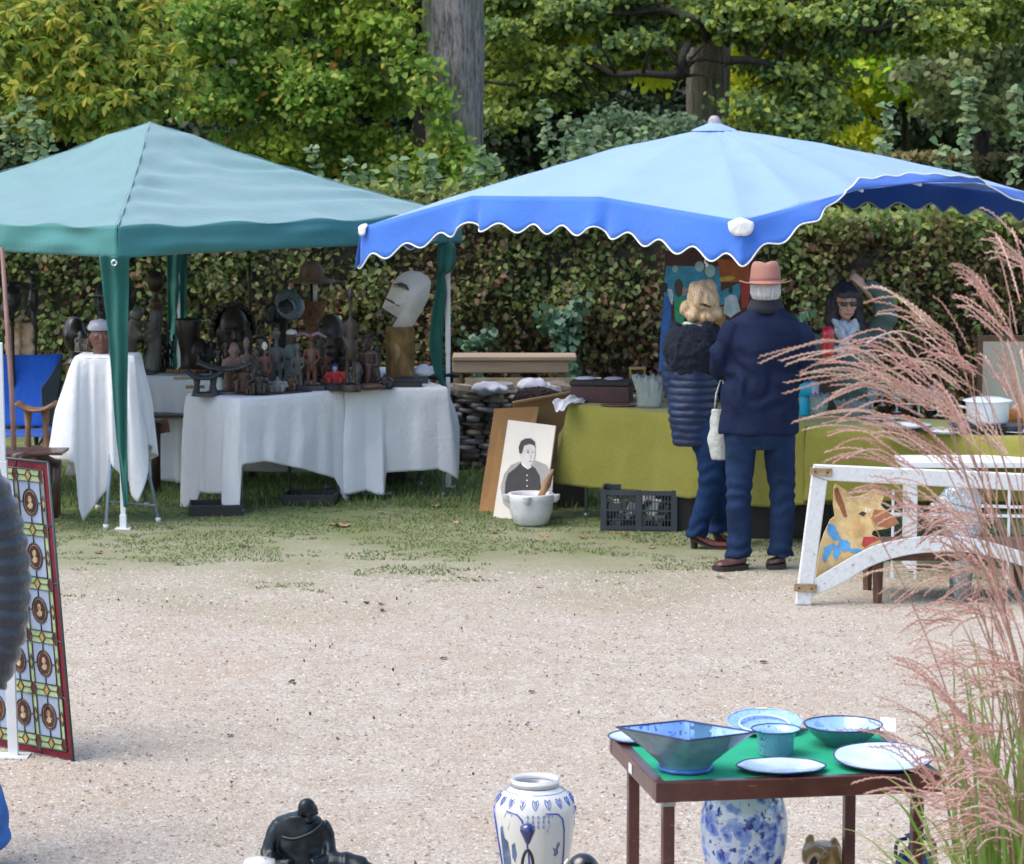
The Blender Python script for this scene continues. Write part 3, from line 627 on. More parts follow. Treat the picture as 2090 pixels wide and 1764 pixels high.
el = M(); q = P(233, 537, Yf-.06); el.tube([q+V((math.cos(a)*.016, -.003, math.sin(a)*.016)) for a in [k*PI/8 for k in range(16)]], .006, 6, closed=True); el.build('eyelet', simple('chrome', (.75,.78,.8), .2, .05, 10, metal=1, bmp=0), gz_, smooth=True, world=True)

# ================================================================== BLUE MARKET PARASOL
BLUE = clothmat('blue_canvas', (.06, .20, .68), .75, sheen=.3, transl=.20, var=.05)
BLUE_T = clothmat('blue_canvas_skylit', (.28, .43, .82), .8, sheen=.3, transl=.18, var=.05)  # top of the same blue cloth, sky light put into a paler colour
WTRIM = simple('white_trim', (.78, .78, .76), .7, .05, 20, bmp=.05)
up = thing('market_parasol', 'large square blue market parasol with scalloped white edged valance and one side flipped up', 'parasol', (1.36, 19.3, 0))
AP = V((1.365, 19.3, 2.60))
def rimP(x, y, Y): return P(x, y, Y)
RIM = [(rimP(740, 465, 19.15), (-.01, -.01, -.245)), (rimP(965, 401, 18.6), (-.02, -.05, -.20)), (rimP(1228, 403, 17.85), (-.02, -.05, -.215)), (rimP(1512, 452, 17.0), (.0, -.06, -.245)),
       (rimP(1640, 418, 17.35), (.07, -.06, -.09)), (rimP(1760, 386, 17.75), (-.02, .04, .045)), (rimP(1880, 374, 18.2), (-.02, .06, .045)), (rimP(1990, 374, 18.75), (.02, .0, .02)), (rimP(2130, 400, 19.3), (.05, -.02, -.18)),
       (V((2.95, 20.5, 2.23)), (0, .02, -.19)), (V((2.15, 21.2, 2.22)), (0, .02, -.19)), (V((1.36, 21.9, 2.12)), (0, .02, -.2)), (V((.62, 21.2, 2.2)), (0, .02, -.2)), (V((-.2, 20.2, 2.16)), (-.02, .02, -.2))]
NR = len(RIM)
def rim_at(w):           # w in 0..NR
    i = int(w) % NR; f = w-int(w); p = RIM[i][0].lerp(RIM[(i+1) % NR][0], f); d = V(RIM[i][1]).lerp(V(RIM[(i+1) % NR][1]), f)
    return p, d
SUB = 14
um = M(); vs = []; fs = []; NA = NR*SUB; NV = 26
for j in range(NV+1):
    v = j/NV
    for k in range(NA):
        w = k/SUB; p, d = rim_at(w); f = w-int(w); q = p.lerp(AP, v)
        sag = -.05*math.sin(PI*f)*(1-v)*(.3+.7*math.sin(PI*min(1, v*1.3+.15)))
        crown = .045*math.sin(PI*v)
        vs.append(q+V((0, 0, crown+sag*.7*(0 if v == 0 else 1)+.008*noise.noise(V((w*2, v*6, 0)))*(1 if v < .95 else 0))))
for j in range(NV):
    for k in range(NA): fs.append((j*NA+k, j*NA+(k+1) % NA, (j+1)*NA+(k+1) % NA, (j+1)*NA+k))
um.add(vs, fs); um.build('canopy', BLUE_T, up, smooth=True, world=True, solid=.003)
# valance with scallops
SCW = .17; per = []; acc = 0
for k in range(NA+1):
    p, d = rim_at(min(k/SUB, NR-1e-6) if k == NA else k/SUB)
    if k == NA: p, d = rim_at(0)
    if per: acc += (p-per[-1][0]).length
    per.append((p, d, acc))
def per_at(s):
    for a, b_ in zip(per, per[1:]):
        if s <= b_[2]:
            f = (s-a[2])/max(b_[2]-a[2], 1e-9); return a[0].lerp(b_[0], f), a[1].lerp(b_[1], f)
    return per[-1][0], per[-1][1]
nsc = int(acc/SCW/1.6); TOT = acc; NS = nsc*14
vm = M(); vs = []; fs = []; edge = []
for k in range(NS+1):
    s = TOT*k/NS; p, d = per_at(s); ph = k/14; sc = 1+.14*math.cos(2*PI*ph); L = d.length
    side = V((p.y-19.3, -(p.x-1.36), 0)).normalized(); out = V((p.x-1.36, p.y-19.3, 0)).normalized()
    for j in range(7):
        v = j/6; wv = .022*v*math.sin(s*7.5)+.035*v*noise.noise(V((s*2.6, v, 5)))
        cr = sum(-.055*math.exp(-((s-per[k_*SUB][2]-.05)/.05)**2)+.02*math.exp(-((s-per[k_*SUB][2]+.06)/.05)**2) for k_ in (1, 2)); q = p + d*v*(1+(sc-1)*v) + out*(wv+.008+cr*v) + V((0, 0, .004))
        if d.z > 0: q += V((0,0,.012*v))
        vs.append(q)
    edge.append(vs[-1])
for k in range(NS):
    for j in range(6): fs.append((k*7+j, (k+1)*7+j, (k+1)*7+j+1, k*7+j+1))
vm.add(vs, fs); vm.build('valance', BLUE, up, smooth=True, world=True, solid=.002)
tm = M(); tm.tube(edge[:-1], .0055, 6, closed=True); tm.build('trim', WTRIM, up, smooth=True, world=True)
# white corner patches, cap and knob, ribs and pole
def patch(p, out, w, h, n='corner_patch'):
    mb = M(); s = V((-out.y, out.x, 0)); tw = (AP-p).normalized(); vs = [p+out*.024+V((0,0,.004))]; N = 28; K = 4
    for k in range(K):
        f = (k+1)/K
        for i in range(N):
            a = 2*PI*i/N; x_ = math.cos(a)*w*f; y_ = math.sin(a)*f; bend = abs(math.cos(a))*f
            q = p+s*x_*(1-.12*max(0, y_))+out*(.024-.016*max(0, y_)-.010*bend)+V((0, 0, -.02*bend))
            q = q+(tw*y_*h*.45+V((0,0,.012)) if y_ > 0 else V((0, 0, y_*h)))+out*.003*math.sin(a*9)*f; vs.append(q)
    fs = [(0, 1+i, 1+(i+1) % N) for i in range(N)]+[(1+k*N+i, 1+(k+1)*N+i, 1+(k+1)*N+(i+1) % N, 1+k*N+(i+1) % N) for k in range(K-1) for i in range(N)]
    mb.add(vs, fs); return mb.build(n, WTRIM, up, smooth=True, world=True, solid=.004)
patch(RIM[3][0], V((0, -1, 0)), .078, .085); patch(RIM[0][0]+V((.005,-.03,.01)), V((-.5, -.85, 0)), .030, .06)
km = M(); km.lathe([(.0, 2.685), (.02, 2.683), (.036, 2.665), (.044, 2.64), (.046, 2.625)], 16, c=(AP.x, AP.y, 0)); km.build('knob', simple('grey_knob', (.33,.30,.32), .5, .3, 30), up, smooth=True, world=True)
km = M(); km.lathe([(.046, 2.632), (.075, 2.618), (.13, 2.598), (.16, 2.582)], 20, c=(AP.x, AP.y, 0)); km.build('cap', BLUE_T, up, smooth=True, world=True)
for k in (0, 1, 2, 3, 5, 6, 8, 9, 10, 11, 12, 13):
    mb = M(); mb.tube([RIM[k][0]+V((0,0,-.012)), RIM[k][0].lerp(AP, .5)+V((0,0,.012)), AP+V((0,0,-.05))], .011, 6); mb.build('rib', WHITEPAINT, up, smooth=True, world=True)
mb = M(); mb.tube([(1.62, 19.3, 0), (1.62, 19.3, 1.93), (1.38, 19.3, 2.55)], .025, 10); mb.build('pole', WHITEPAINT, up, smooth=True, world=True)
mb = M(); q = P(1440, 502, 17.6); mb.tube([q+V((0,0,.02)), q+V((.003,0,-.05)), q+V((-.004,0,-.10))], .004, 5); mb.tube([q+V((-.004,0,-.10)), q+V((.012,0,-.115)), q+V((.004,0,-.13))], .009, 6); mb.build('cord', WTRIM, up, smooth=True, world=True)

# ================================================================== TABLES AND CLOTHS
def drape(name, poly, z, hem, mat, label, cat='tablecloth', fold=.022, wl=.17, rows=26, seed=0, group=None, per_edge=44, ripple=.5, T=None):
    """poly: table top corners counter clockwise; hem rows (edge parameter, z of the hem, flare outwards)"""
    n = len(poly); poly = [V((p[0], p[1], 0)) for p in poly]; cen = sum(poly, V((0,0,0)))/n
    root = None; mb = M(); ring = []
    for e in range(n):
        a, b_, c0 = poly[e], poly[(e+1) % n], poly[e-1]
        d = (b_-a).normalized(); nrm = V((d.y, -d.x, 0)); dprev = (a-c0).normalized(); nprev = V((dprev.y, -dprev.x, 0))
        for k in range(per_edge):
            f = k/per_edge; nn = nrm
            if f < .06: nn = nprev.lerp(nrm, .5+.5*f/.06).normalized()
            d2 = (poly[(e+2) % n]-b_).normalized(); nnext = V((d2.y, -d2.x, 0))
            if f > .94: nn = nrm.lerp(nnext, .5*(f-.94)/.06).normalized()
            ring.append((e+f, a.lerp(b_, f), nn))
    NN = len(ring); vs = []; fs = []; L = 0; prev = None
    lens = []
    for q in ring:
        if prev is not None: L += (q[1]-prev).length
        lens.append(L); prev = q[1]
    for j in range(rows+1):
        v = j/rows
        for (w, p, nn), l in zip(ring, lens):
            zh, fl = interp(hem, w); drop = (z-zh)
            dist = drop*v; amp = fold*min(1, dist/.35)*(.5+1.0*abs(noise.noise(V((l*1.3, 0, seed)))))
            ph = 2*PI*l/wl+3*noise.noise(V((l*1.5, v*.6, seed+2)))
            off = .012*min(1, v*8)+fl*v**.95+amp*(math.sin(ph+.55*math.sin(ph))*.8+ripple*math.sin(ph*.43+1.3))+.014*min(1, v*2)*noise.noise(V((l*3, v*2.0, seed)))
            zz = z+.003-dist-(.0 if j else 0)
            if v == 0: off = -.008
            vs.append((p.x+nn.x*off, p.y+nn.y*off, zz-(.008 if j == 0 else 0)*0))
    for j in range(rows):
        for k in range(NN): fs.append((j*NN+(k+1) % NN, j*NN+k, (j+1)*NN+k, (j+1)*NN+(k+1) % NN))
    o = len(vs)
    # top, fan with gentle unevenness
    K = 6
    for j in range(1, K):
        for (w, p, nn) in ring: q = p.lerp(cen, j/K); vs.append((q.x, q.y, z+.003+.003*noise.noise(V((q.x*7, q.y*7, seed)))))
    vs.append((cen.x, cen.y, z+.003))
    for j in range(K-1):
        a0 = 0 if j == 0 else o+(j-1)*NN; a1 = o+j*NN
        for k in range(NN): fs.append((a0+k, a0+(k+1) % NN, a1+(k+1) % NN, a1+k))
    a1 = o+(K-2)*NN
    for k in range(NN): fs.append((a1+k, a1+(k+1) % NN, len(vs)-1))
    mb.add(vs, fs); ob = mb.build(name, mat, None, smooth=True, solid=.0015)
    return tag(ob, label, cat, group)
WHITEC = clothmat('white_cotton', (.86, .87, .90), .9, transl=.25, var=.03, crease=.9)
LIME = clothmat('olive_cotton', (.25, .24, .045), .9, transl=.10, var=.07, crease=.8)
def ftable(label, poly, z, legs=None, mat=None, xlegs=False, group=None, legmat=None, top_th=.03):
    c = sum((V((p[0], p[1], 0)) for p in poly), V((0,0,0)))/len(poly); t = thing('folding_table', label, 'table', (c.x, c.y, 0), group=group)
    tp = M(); tp.prism([(lerp(c.x, p[0], .985)-c.x, lerp(c.y, p[1], .985)-c.y) for p in poly], top_th, Matrix.Translation((0, 0, z-top_th-.003))); tp.build('tabletop', mat or simple('grey_board', (.45,.45,.45), .6), t, bevel=.004)
    for p in (legs or poly):
        q = V((lerp(c.x, p[0], .93)-c.x, lerp(c.y, p[1], .93)-c.y, 0)) if not legs else V((p[0]-c.x, p[1]-c.y, 0))
        lg = M(); lg.tube([q, q+V((0,0,z-.03))], .012, 8); lg.lathe([(.016, 0), (.017, .03)], 8, c=q, cap=True); lg.build('leg', legmat or STEEL, t, smooth=True)
    if xlegs:
        for a, b_ in ((0, 1), (3, 2)):
            pa = V((lerp(c.x, poly[a][0], .93)-c.x, lerp(c.y, poly[a][1], .93)-c.y, .12)); pb = V((lerp(c.x, poly[b_][0], .93)-c.x, lerp(c.y, poly[b_][1], .93)-c.y, .12))
            lg = M(); lg.tube([pa, pb], .009, 6); lg.build('stretcher', STEEL, t, smooth=True)
    return t
def rect(p0, p1, depth):
    """front edge p0 -> p1, extends away from the camera by depth; counter clockwise"""
    p0 = V((p0[0], p0[1], 0)); p1 = V((p1[0], p1[1], 0)); d = (p1-p0).normalized(); n = V((-d.y, d.x, 0))*depth
    return [p0, p1, p1+n, p0+n]
def zh(py, Y): return P(1045, py, Y).z
# tall stand at the left
a = G(152, 728, 1.10); b_ = G(274, 728, 1.10); T1 = rect(a, b_, .34); y1 = a.y-.05
def e1(px): return (px-152)/(274-152)
hem = [(0, zh(934, y1), .16), (.06, zh(940, y1), .14), (.10, zh(1034, y1), .12), (.16, zh(1061, y1), .13), (.40, zh(1020, y1), .06), (.60, zh(990, y1), .07), (.62, zh(945, y1), .05), (.78, zh(968, y1), .05), (.90, zh(985, y1), .06), (.97, zh(1026, y1), .08), (1.02, zh(955, y1), .09), (1.06, zh(872, y1), .08), (1.3, .5, .05), (2, .35, .08), (2.5, .55, .04), (3, .25, .1), (3.5, .5, .05), (4, zh(934, y1), .16)]
# the cloth is pulled out wide to its hanging points
drape('tablecloth', T1, 1.10, hem, WHITEC, 'white cloth hanging in long points over the tall narrow stand at the left', fold=.055, wl=.12, rows=36, seed=3, per_edge=70, ripple=.8)
t = thing('trestle_stand', 'tall narrow folding stand on splayed blue grey tube legs under the long white cloth', 'stand', ((T1[0]+T1[2])/2))
cx = (T1[0]+T1[2])/2; mb = M(); mb.prism([(p.x-cx.x, p.y-cx.y) for p in T1], .03, Matrix.Translation((0,0,1.06))); mb.build('tabletop', simple('stand_board', (.4,.36,.3), .6), t)
for f0, f1 in ((G(216, 1080), P(238, 760, 19.0)), (G(323, 1066), P(262, 760, 19.1)), (G(300, 1035), P(225, 760, 19.3)), (G(200, 1040), P(262, 760, 19.3))):
    mb = M(); mb.tube([f0+V((0,0,.02)), f1], .012, 8); q = mb.build('leg', simple('blue_grey_tube', (.25,.32,.42), .4, .2, 9, metal=.5) if 'blue_grey_tube' not in bpy.data.materials else bpy.data.materials['blue_grey_tube'], t, smooth=True, world=True)
    mb = M(); mb.lathe([(.017, 0), (.018, .03)], 8, c=f0, cap=True); mb.build('foot', simple('rubber_white', (.6,.6,.58), .6), t, smooth=True, world=True)
mb = M(); mb.tube([G(218, 1050)+V((0,0,.09)), P(316, 1032, G(320, 1066).y)], .008, 6); mb.build('stretcher', bpy.data.materials['blue_grey_tube'], t, smooth=True, world=True)
# front table under the sculptures
c2 = G(487, 815, .78); c3 = G(700, 797, .78); d = (c3-c2).normalized(); nl = V((-d.y, d.x, 0)); T2 = [c2, c3, c3+nl*.56, c2+nl*.56]
T2 = [V((p.x, p.y, 0)) for p in T2]
y2 = c2.y; hem = [(0, zh(1062, y2), .02), (.012, zh(955, y2), -.005), (.03, zh(948, y2), .0), (.25, zh(945, y2+.1), .0), (.6, zh(962, y2+.3), .0), (.90, zh(982, y2+.45), .0), (.955, zh(1005, y2+.5), .02), (.985, zh(1050, y2+.5), .035), (1.01, zh(1040, y2+.5), .03), (1.2, .2, .02), (2, .15, .05), (2.5, .2, .02),
       (3, zh(1040, y2+.3), .045), (3.06, zh(1056, y2+.3), .035), (3.2, zh(1030, y2+.25), .02), (3.25, zh(1010, y2+.2), .01), (3.72, zh(1012, y2), .01), (3.8, zh(1030, y2), .04), (3.92, zh(1046, y2), .05), (4, zh(1062, y2), .02)]
drape('tablecloth', T2, .78, hem, WHITEC, 'white cloth with a raised scalloped hem over the front sculpture table', fold=.020, wl=.24, rows=34, seed=12, per_edge=60)
ftable('low folding table with thin steel legs under the raised white cloth in front', T2, .78)
# right table
a = G(702, 797, .78); b_ = G(913, 791, .78); a.y += .02; T3 = rect(a, b_, .7); y3 = a.y
hem = [(0, zh(1010, y3), .03), (.2, zh(1003, y3), .02), (.28, zh(1010, y3), .07), (.35, zh(1012, y3), .07), (.375, zh(1008, y3), .03), (.39, zh(968, y3), .0), (.6, zh(964, y3+.1), .0), (.9, zh(958, y3+.2), .0), (.97, zh(965, y3+.2), .03), (1.02, zh(978, y3+.3), .07), (1.1, zh(870, y3+.3), .09), (1.4, zh(950, y3+.4), .06), (2, .25, .05), (3, .2, .05), (3.5, .3, .02), (4, zh(1010, y3), .03)]
drape('tablecloth', T3, .78, hem, WHITEC, 'white cloth over the right sculpture table beside the white gazebo leg', fold=.020, wl=.26, rows=34, seed=21, per_edge=60)
ftable('folding table under the white cloth next to the right gazebo leg', T3, .78)
# rear tables
a = G(286, 768, .80); b_ = G(452, 772, .80); T4 = rect((a.x, a.y), (b_.x, b_.y), .7); y4 = a.y
hem = [(0, zh(980, y4), .02), (.2, zh(978, y4), .01), (.6, zh(985, y4), .01), (1, zh(975, y4), .03), (2, .3, .03), (3, .3, .03), (4, zh(975, y4), .02)]
drape('tablecloth', T4, .80, hem, WHITEC, 'white cloth over the rear table seen between the tall stand and front table', fold=.02, wl=.15, seed=31)
ftable('rear folding table under white cloth between stand and front table', T4, .80)
a = V((-1.85, 20.55, 0)); T5 = rect((-2.06, 20.75), (-.62, 20.95), .6); hem = [(0, .25, .02), (2, .3, .03), (4, .25, .02)]
drape('tablecloth', T5, .80, hem, WHITEC, 'white cloth on the rear middle table mostly hidden behind the carved figures', fold=.02, wl=.2, seed=37)
ftable('rear middle table almost hidden behind the sculptures', T5, .80)

# olive cloth stall on the right
L0 = G(1163, 826, .76); L1 = G(1640, 870, .76); L2 = G(2150, 900, .76)
d = (L1-L0).normalized(); n = V((-d.y, d.x, 0)); TA = [L0, L1, L1+n*.78, L0+n*.78]; TA = [V((p.x, p.y, 0)) for p in TA]
ya = L0.y; yb = L1.y
hem = [(0, zh(988, ya), .09), (.02, zh(990, ya), .02), (.1, zh(991, ya), .01), (.3, zh(1003, lerp(ya, yb, .3)), .0), (.55, zh(1018, lerp(ya, yb, .55)), .02), (.6, zh(1014, lerp(ya, yb, .6)), 0), (.8, zh(1034, lerp(ya, yb, .8)), .01), (.9, zh(1036, lerp(ya, yb, .9)), .02), (1, zh(1030, yb), .02), (2, .2, .02), (3, .25, .06), (3.5, .5, .10), (3.84, zh(893, ya+.1), .215), (3.93, zh(930, ya), .16), (3.975, zh(980, ya), .11), (4, zh(988, ya), .09)]
drape('tablecloth', TA, .76, hem, LIME, 'olive green cloth over the stall table left of the two standing customers', fold=.014, wl=.42, rows=30, seed=41, per_edge=80)
ftable('stall table with thin metal legs under the olive cloth behind the customers', TA, .76, legs=[G(1190, 1057)+n*.03, G(1553, 1110)+n*.20, G(1553, 1110)+n*.7, G(1190, 1057)+n*.6], legmat=simple('green_tube', (.20,.30,.26), .4, .2, 10, metal=.4))
d = (L2-L1).normalized(); n = V((-d.y, d.x, 0)); L1b = L1+d*.03; TB = [L1b, L2, L2+n*.8, L1b+n*.8]; TB = [V((p.x, p.y, 0)) for p in TB]
hem = [(0, zh(1022, yb), .02), (.5, zh(1024, lerp(yb, L2.y, .5)), .01), (1, zh(1024, L2.y), .02), (2, .2, .02), (3, .2, .02), (4, zh(1022, yb), .02)]
drape('tablecloth', TB, .76, hem, LIME, 'olive green cloth over the right stall table behind the pink grass', fold=.02, wl=.22, rows=30, seed=47, per_edge=70)
ftable('stall table under the olive cloth at the right of the picture', TB, .76)
# ================================================================== CARVED FIGURES AND THINGS UNDER THE GAZEBO
def wood(name, col, rough=.45, v=.45, bm=.35): return simple(name, col, rough, v, 14, bmp=bm, bsc=60, stretch=(1, 1, .5), coat=.1)
EB = wood('ebony', (.016, .014, .015), .33); DK = wood('dark_wood', (.032, .020, .015), .45); BR = wood('brown_wood', (.075, .040, .024), .5)
RD = wood('red_wood', (.12, .045, .03), .45); GY = wood('grey_wood', (.13, .12, .11), .75); PK = wood('pale_wood', (.22, .13, .105), .6); TN = wood('tan_wood', (.34, .23, .12), .65)
CREAM = simple('cream_paint', (.66, .62, .52), .7, .15, 8); REDP = simple('red_paint', (.42, .03, .03), .6, .2, 10); BLK = simple('black_wood', (.016, .016, .018), .5, .3, 10); CHARC = simple('charcoal', (.045,.045,.05), .7, .3, 10)
def face(mb, c, r, yaw=0, nose=1.0, long=1.25):
    """head facing -y (turned by yaw): skull, brow, nose, lips, chin, ears"""
    Tm = Matrix.Translation(V(c)) @ Matrix.Rotation(yaw, 4, 'Z')
    mb.ball((0,0,0), (r*.78, r*.92, r*long), 16, 12, Tm); mb.ball((0, -r*.22, -r*.55*long), (r*.52, r*.62, r*.55), 12, 8, Tm)
    mb.ball((0, -r*.86, -r*.12), (r*.15*nose, r*.24*nose, r*.34), 8, 6, Tm); mb.ball((0, -r*.95, -r*.30), (r*.22*nose, r*.16*nose, r*.11), 8, 6, Tm)
    mb.ball((0, -r*.82, -r*.62), (r*.27, r*.16, r*.075), 8, 6, Tm); mb.ball((0, -r*.80, -r*.76), (r*.24, r*.16, r*.08), 8, 6, Tm); mb.ball((0, -r*.68, -r*1.05), (r*.24, r*.22, r*.18), 8, 6, Tm)
    for s in (-1, 1):
        mb.ball((s*r*.32, -r*.80, r*.10), (r*.25, r*.16, r*.09), 8, 6, Tm); mb.ball((s*r*.32, -r*.79, -r*.07), (r*.17, r*.11, r*.075), 8, 6, Tm); mb.ball((s*r*.80, 0, -r*.08), (r*.1, r*.2, r*.28), 8, 6, Tm)
def place(px, py, zt, dy=0): q = G(px, py, zt); return V((q.x, q.y+dy, zt+.002))
def hgt(px, py, top, zt): return (py-top)/(FPX/G(px, py, zt).y)*1.003
GRP = 'carved wooden sculptures for sale under the green gazebo'
def sculpt(label, px, py, top, zt, kind, mat, w=.3, yaw=0, mat2=None, hat=None, lean=0, cat='sculpture', name='carved_figure', seed=1, base=None):
    loc = place(px, py, zt); h = hgt(px, py, top, zt); t = thing(name, label, cat, loc, yaw, GRP, rot=(0, lean, yaw)); rnd = random.Random(seed); m2 = mat2 or mat
    vx = max(.0045, h/70); bh = h*.07
    bs = M()
    if kind in ('stand', 'seat', 'couple', 'slim', 'robe'):
        if base == 'block': bs.box((0, 0, bh*.6), (h*w*1.1, h*w*.8, bh*1.2)); bh *= 1.2
        else: bs.lathe([(0, 0), (h*w*.42, 0), (h*w*.44, bh*.5), (h*w*.38, bh), (0, bh)], 18)
        bs.build('base', base_mat if (base_mat := (CHARC if base == 'block' else mat)) else mat, t, auto=True, bevel=.002)
    b = M(); hd = M(); H = h-bh
    if kind in ('stand', 'slim'):
        r = h*w*(.28 if kind == 'stand' else .2); hr = r*(.62 if kind == 'stand' else .8); hz = bh+H-hr*1.35
        for s in (-1, 1):
            b.tube([(s*r*.42, 0, bh), (s*r*.48, -r*.12, bh+H*.14), (s*r*.40, 0, bh+H*.30)], [r*.34, r*.30, r*.42], 10)
            b.ball((s*r*.42, -r*.3, bh+H*.02), (r*.28, r*.5, r*.2))
            sh = bh+H*.66
            if rnd.random() < .6: b.tube([(s*r*.85, 0, sh), (s*r*1.15, r*.1, bh+H*.50), (s*r*.55, -r*.6, bh+H*.40)], [r*.24, r*.2, r*.17], 8)
            else: b.tube([(s*r*.85, 0, sh), (s*r*1.1, r*.1, bh+H*.48), (s*r*.9, -r*.1, bh+H*.30)], [r*.24, r*.2, r*.16], 8)
        b.loft([(0, 0, bh+H*.26, r*.72, r*.6), (0, -r*.1, bh+H*.36, r*.74, r*.66), (0, -r*.12, bh+H*.46, r*.58, r*.55), (0, 0, bh+H*.60, r*.80, r*.56), (0, 0, bh+H*.67, r*.85, r*.45), (0, 0, bh+H*.70, r*.3, r*.3)], 14)
        b.tube([(0, 0, bh+H*.66), (0, 0, hz)], [r*.30, r*.27], 10)
        if rnd.random() < .5: b.ball((0, -r*.5, bh+H*.42), (r*.4, r*.35, r*.35)); 
    elif kind == 'seat':
        r = h*w*.42; hr = h*.13; hz = bh+H-hr*1.3
        b.loft([(0, r*.2, bh, r*.9, r*.75), (0, r*.15, bh+H*.25, r*.85, r*.7), (0, 0, bh+H*.5, r*.75, r*.55), (0, -r*.1, bh+H*.64, r*.8, r*.45), (0, -r*.15, bh+H*.70, r*.3, r*.3)], 16)
        b.tube([(0, -r*.15, bh+H*.66), (0, -r*.25, hz)], [r*.30, r*.28], 10)
        for s in (-1, 1):
            b.tube([(s*r*.5, 0, bh+H*.12), (s*r*.62, -r*1.0, bh+H*.36), (s*r*.55, -r*.95, bh+H*.02)], [r*.34, r*.27, r*.2], 10)
            b.tube([(s*r*.78, -r*.1, bh+H*.62), (s*r*1.05, -r*.5, bh+H*.38), (s*r*.35, -r*1.05, bh+H*.42)], [r*.24, r*.2, r*.16], 8)
        hz -= 0
    elif kind == 'couple':
        r = h*w*.22; hr = h*.11; hz = bh+H-hr*1.3
        for s in (-1, 1):
            b.tube([(s*r*1.1, 0, bh), (s*r*1.3, 0, bh+H*.35), (s*r*.8, 0, bh+H*.72)], [r*.9, r*.7, r*.75], 12)
            b.ball((s*r*.7, -r*.3, bh+H*.5), (r*.9, r*.7, r*.6)); b.tube([(s*r*1.2, -r*.5, bh+H*.66), (0, -r*1.1, bh+H*.5)], [r*.3, r*.25], 8)
            q = M(); 
        face(hd, (r*1.0, -r*.1, hz-hr*.6), hr*.85, .3)
        hd.ball((-r*.9, 0, hz-hr*.3), hr*.9)
    elif kind == 'robe':
        r = h*w*.5; hr = h*.10; hz = bh+H-hr*1.25
        b.loft([(0, 0, bh, r*.95, r*.8), (0, 0, bh+H*.3, r*.75, r*.65), (0, 0, bh+H*.6, r*.62, r*.5), (0, 0, bh+H*.72, r*.55, r*.4), (0, 0, bh+H*.78, r*.2, r*.2)], 18, fold=lambda a, v: 1+.07*math.sin(9*a)*(1-v))
        for s in (-1, 1): b.tube([(s*r*.5, 0, bh+H*.7), (s*r*.85, -r*.3, bh+H*.52), (s*r*.2, -r*.75, bh+H*.50)], [r*.2, r*.22, r*.15], 8)
    elif kind == 'bust':
        hr = h*.30; hz = h-hr*1.25
        b.loft([(0, 0, 0, h*.2, h*.2), (0, 0, h*.05, h*.2, h*.2), (0, 0, h*.12, h*.13, h*.13), (0, h*.02, h*.35, h*.12, h*.13), (0, h*.02, h*.5, h*.11, h*.12)], 16)
    elif kind == 'head':
        hr = h*.40; hz = h-hr*1.25; b.lathe([(0, 0), (hr*.6, 0), (hr*.55, h*.12), (hr*.45, h*.3), (0, h*.3)], 14)
    if kind != 'couple': face(hd, (0, (-.25*h*w*.42 if kind == 'seat' else 0), hz), hr)
    if b.v: b.build('body', mat, t, remesh=vx, smit=3)
    hd.build('head', m2, t, remesh=max(.0035, hr/11), smit=1)
    if hat:
        hm = M(); ht, hmat = hat; zc = hz+hr*.6; yc = (-.25*h*w*.42 if kind == 'seat' else 0)
        if ht == 'cap': hm.lathe([(hr*.95, -hr*.05), (hr*.98, hr*.2), (hr*.75, hr*.62), (0, hr*.8)], 18, c=(0, yc, zc))
        if ht == 'cone': hm.lathe([(hr*1.0, -hr*.1), (hr*.7, hr*.6), (hr*.35, hr*1.3), (0, hr*1.6)], 14, c=(0, yc, zc))
        if ht == 'bun': hm.ball((0, yc+hr*.3, zc+hr*.6), (hr*.5, hr*.5, hr*.45)); hm.lathe([(hr*.9, -hr*.3), (hr*.95, 0), (hr*.7, hr*.4), (0, hr*.55)], 16, c=(0, yc, zc))
        if ht == 'comb':
            for k in range(7): hm.ball((0, yc-hr*.5+k*hr*.22, zc+hr*.5-abs(k-3)*hr*.06), (hr*.16, hr*.16, hr*.4), 8, 6)
        if ht == 'curls':
            for k in range(120):
                a = k*2.39996; z_ = 1-(k/120)*1.25; rr = math.sqrt(max(0, 1-z_*z_)); hm.ball((rr*math.cos(a)*hr*1.02, yc+abs(rr*math.sin(a))*hr*1.05+hr*.05, hz+z_*hr*1.2+hr*.1), hr*.17, 6, 4)
        hm.build('headdress', hmat, t, smooth=True)
    return t
# on the tall stand
sculpt('small pale grey stone figure on the left end of the tall stand', 163, 719, 676, 1.10, 'seat', GY, .62, .5, seed=3)
sculpt('little brown carved figure between the grey figure and the red head on the tall stand', 181, 720, 680, 1.10, 'stand', BR, .5, seed=4)
sculpt('red brown carved head with a pale shiny skullcap on the tall stand', 206, 723, 655, 1.10, 'head', RD, .6, .2, hat=('cap', simple('grey_cap', (.33,.34,.40), .35)), seed=5)
# behind the tall stand: big ebony woman's bust
t = thing('carved_bust', 'big ebony bust of a woman with upswept hair, half hidden by the front gazebo leg', 'sculpture', V((P(215, 760, 20.1).x, 20.1, .80)), group=GRP)
cb = P(222, 612, 20.1); c = cb-t.location; mb = M(); face(mb, (c.x, c.y, c.z), .125, -.45, .95, 1.2); mb.tube([(c.x+.02, .02, c.z-.1), (c.x+.03, .03, c.z-.26)], [.07, .085], 14)
mb.build('head', EB, t, remesh=.006, smit=1)
mb = M(); mb.ball((c.x+.05, .04, c.z+.09), (.125, .12, .11)); mb.ball((c.x+.09, .07, c.z+.02), (.10, .10, .13))
for k in range(22): a = k*.286; mb.tube([(c.x+.05+.115*math.cos(a+1.2), -.02+.1*math.sin(a), c.z+.06+.03*math.sin(a)), (c.x+.07+.06*math.cos(a+1.2), .06, c.z+.185)], [.014, .010], 6)
mb.build('hair', EB, t, remesh=.008, smit=1)
